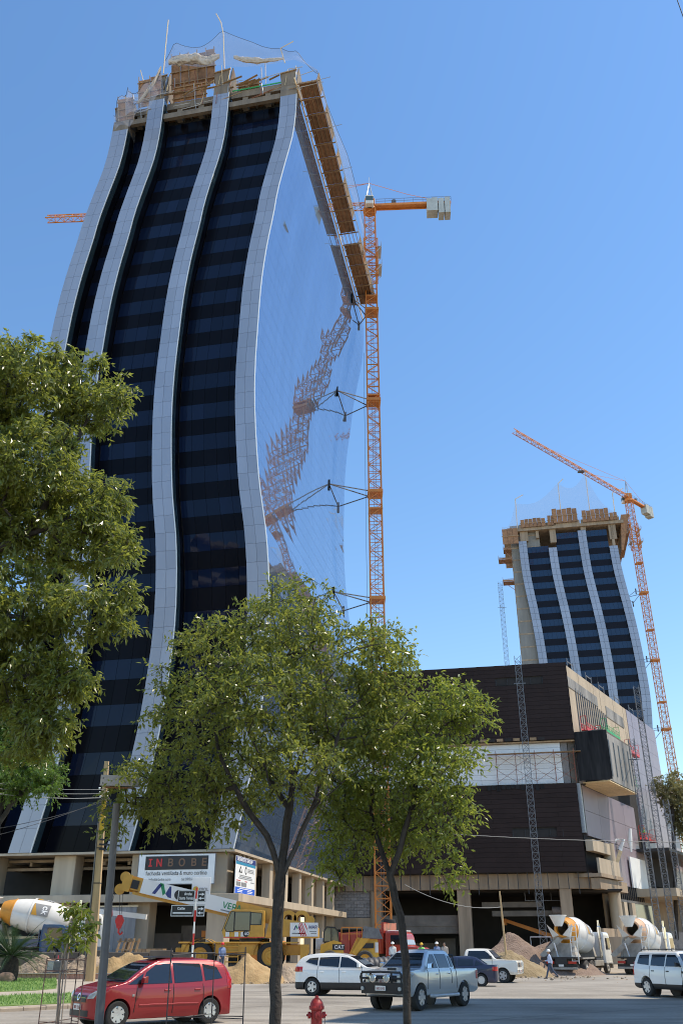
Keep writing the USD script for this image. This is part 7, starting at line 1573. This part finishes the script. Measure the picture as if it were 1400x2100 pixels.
T4 = [(50, 1590, 75, 45, 0), (20, 1540, 60, 60, 2), (95, 1600, 30, 25, -1), (-40, 1580, 80, 70, 1), (40, 1475, 60, 50, 2), (85, 1545, 30, 25, 0)]
b4 = [GX(-30, Y4, 2), Y4, 0.1]
tree('fine_leaf_tree', 'finer leaved bright green tree low at the left edge behind the wires', [[b4] + pl([(-20, 1800, Y4), (-5, 1680, Y4), (20, 1600, Y4)]), pl([(-10, 1700, Y4), (50, 1610, Y4)])], [blob(u, v, a, b, Y4, dy) for u, v, a, b, dy in T4], 260, .35, .7, 10, 18, .16, .07, 'leaf_fine', .22, 14)
Y5 = 150.0
for k, (u, v0, T5, lb) in enumerate(((1385, 1900, [(1375, 1625, 38, 30, 0), (1395, 1660, 30, 45, 2), (1350, 1608, 18, 16, 0), (1400, 1600, 25, 25, 3)], 'dusty olive tree rising behind the terrace at the right edge'), (1425, 1900, [(1430, 1680, 50, 80, 0)], 'tree just past the right picture edge beside the terrace'))):
    b5 = [GX(u, Y5, 4), Y5, 3.0]
    tree('dusty_tree', lb, [[b5] + pl([(u - 2, 1800, Y5), (u - 5, 1690, Y5), (u - 8, 1640, Y5)])], [blob(a, b, c, d, Y5, dy) for a, b, c, d, dy in T5], 90, .8, 1.3, 8, 14, .34, .17, 'leaf_dry', .35, 20 + k, rtip=.03)
# sapling and cycad
Y6 = 17.4; b6 = [GX(108, Y6), Y6, .2]
T6 = [(150, 1875, 34, 20, 0), (165, 1900, 30, 25, .2), (130, 1925, 30, 15, 0), (175, 1935, 22, 15, 0), (160, 1860, 22, 12, 0), (120, 1935, 18, 10, .1)]
tree('sapling', 'young sapling with broad drooping leaves inside the rusty rod guard', [[b6] + pl([(122, 2010, Y6), (136, 1950, Y6), (148, 1900, Y6), (158, 1865, Y6)])], [blob(u, v, a, b, Y6, dy, .2) for u, v, a, b, dy in T6], 26, .07, .14, 4, 4, .15, .062, 'leaf_bright', .026, 31, rtip=.005, droop=.6, barkk='bark_pale', cat='sapling')
st_ = MB()
for k in range(3): st_.tube([(b6[0] + .05 * k - .03, Y6 - .03 * k, .2), P(128 + 6 * k, 1955, Y6 - .05)], .012, 5)
obj('support_stake', st_, 'bark_pale', label='thin support stakes bound to the young sapling', cat='stake')
cx, cy = GX(14, 56.5), 56.5
cy_ = thing('cycad', 'big dark green cycad with arching feather fronds at the left edge', 'cycad', (cx, cy, .15), 0)
obj('stem', MB().lathe([(.5, 0), (.55, .5), (.45, 1.1), (.2, 1.35), (0, 1.4)], n=14), 'bark', cy_, smooth=True)
rng = np.random.default_rng(8)
for k in range(64):
    a = rng.uniform(0, 6.28); el = rng.uniform(.05, 1.25); L_ = rng.uniform(2.2, 3.1); s_ = np.linspace(0, 1, 9)
    d = np.array([math.cos(a), math.sin(a)]); rad_ = L_ * s_ * math.cos(el * .8); hh_ = 1.25 + L_ * s_ * math.sin(el) - 1.1 * (s_ ** 2) * (.4 + .6 * math.cos(el))
    mid = np.column_stack([d[0] * rad_, d[1] * rad_, hh_]); fr_ = MB(); m_ = 34
    q_ = np.linspace(.12, 1, m_); mp = np.column_stack([np.interp(q_, s_, mid[:, c]) for c in range(3)]); tg = np.gradient(mp, axis=0); tg /= np.linalg.norm(tg, axis=1, keepdims=True)
    sd_ = np.array([-d[1], d[0], 0])
    for sgn in (-1, 1):
        ll = (.34 * np.sin(np.pi * (q_ * .9 + .08)) + .05)[:, None]; tip = mp + (sd_ * sgn * .85 + tg * .6 + np.array([0, 0, .12])) * ll
        V = np.stack([mp - tg * .016, mp + tg * .016, tip], 1).reshape(-1, 3); fr_.raw(V, np.arange(3 * m_).reshape(-1, 3))
    fr_.tube(mid, np.linspace(.025, .006, 9), 4); obj('frond', fr_, 'leaf_palm', cy_)
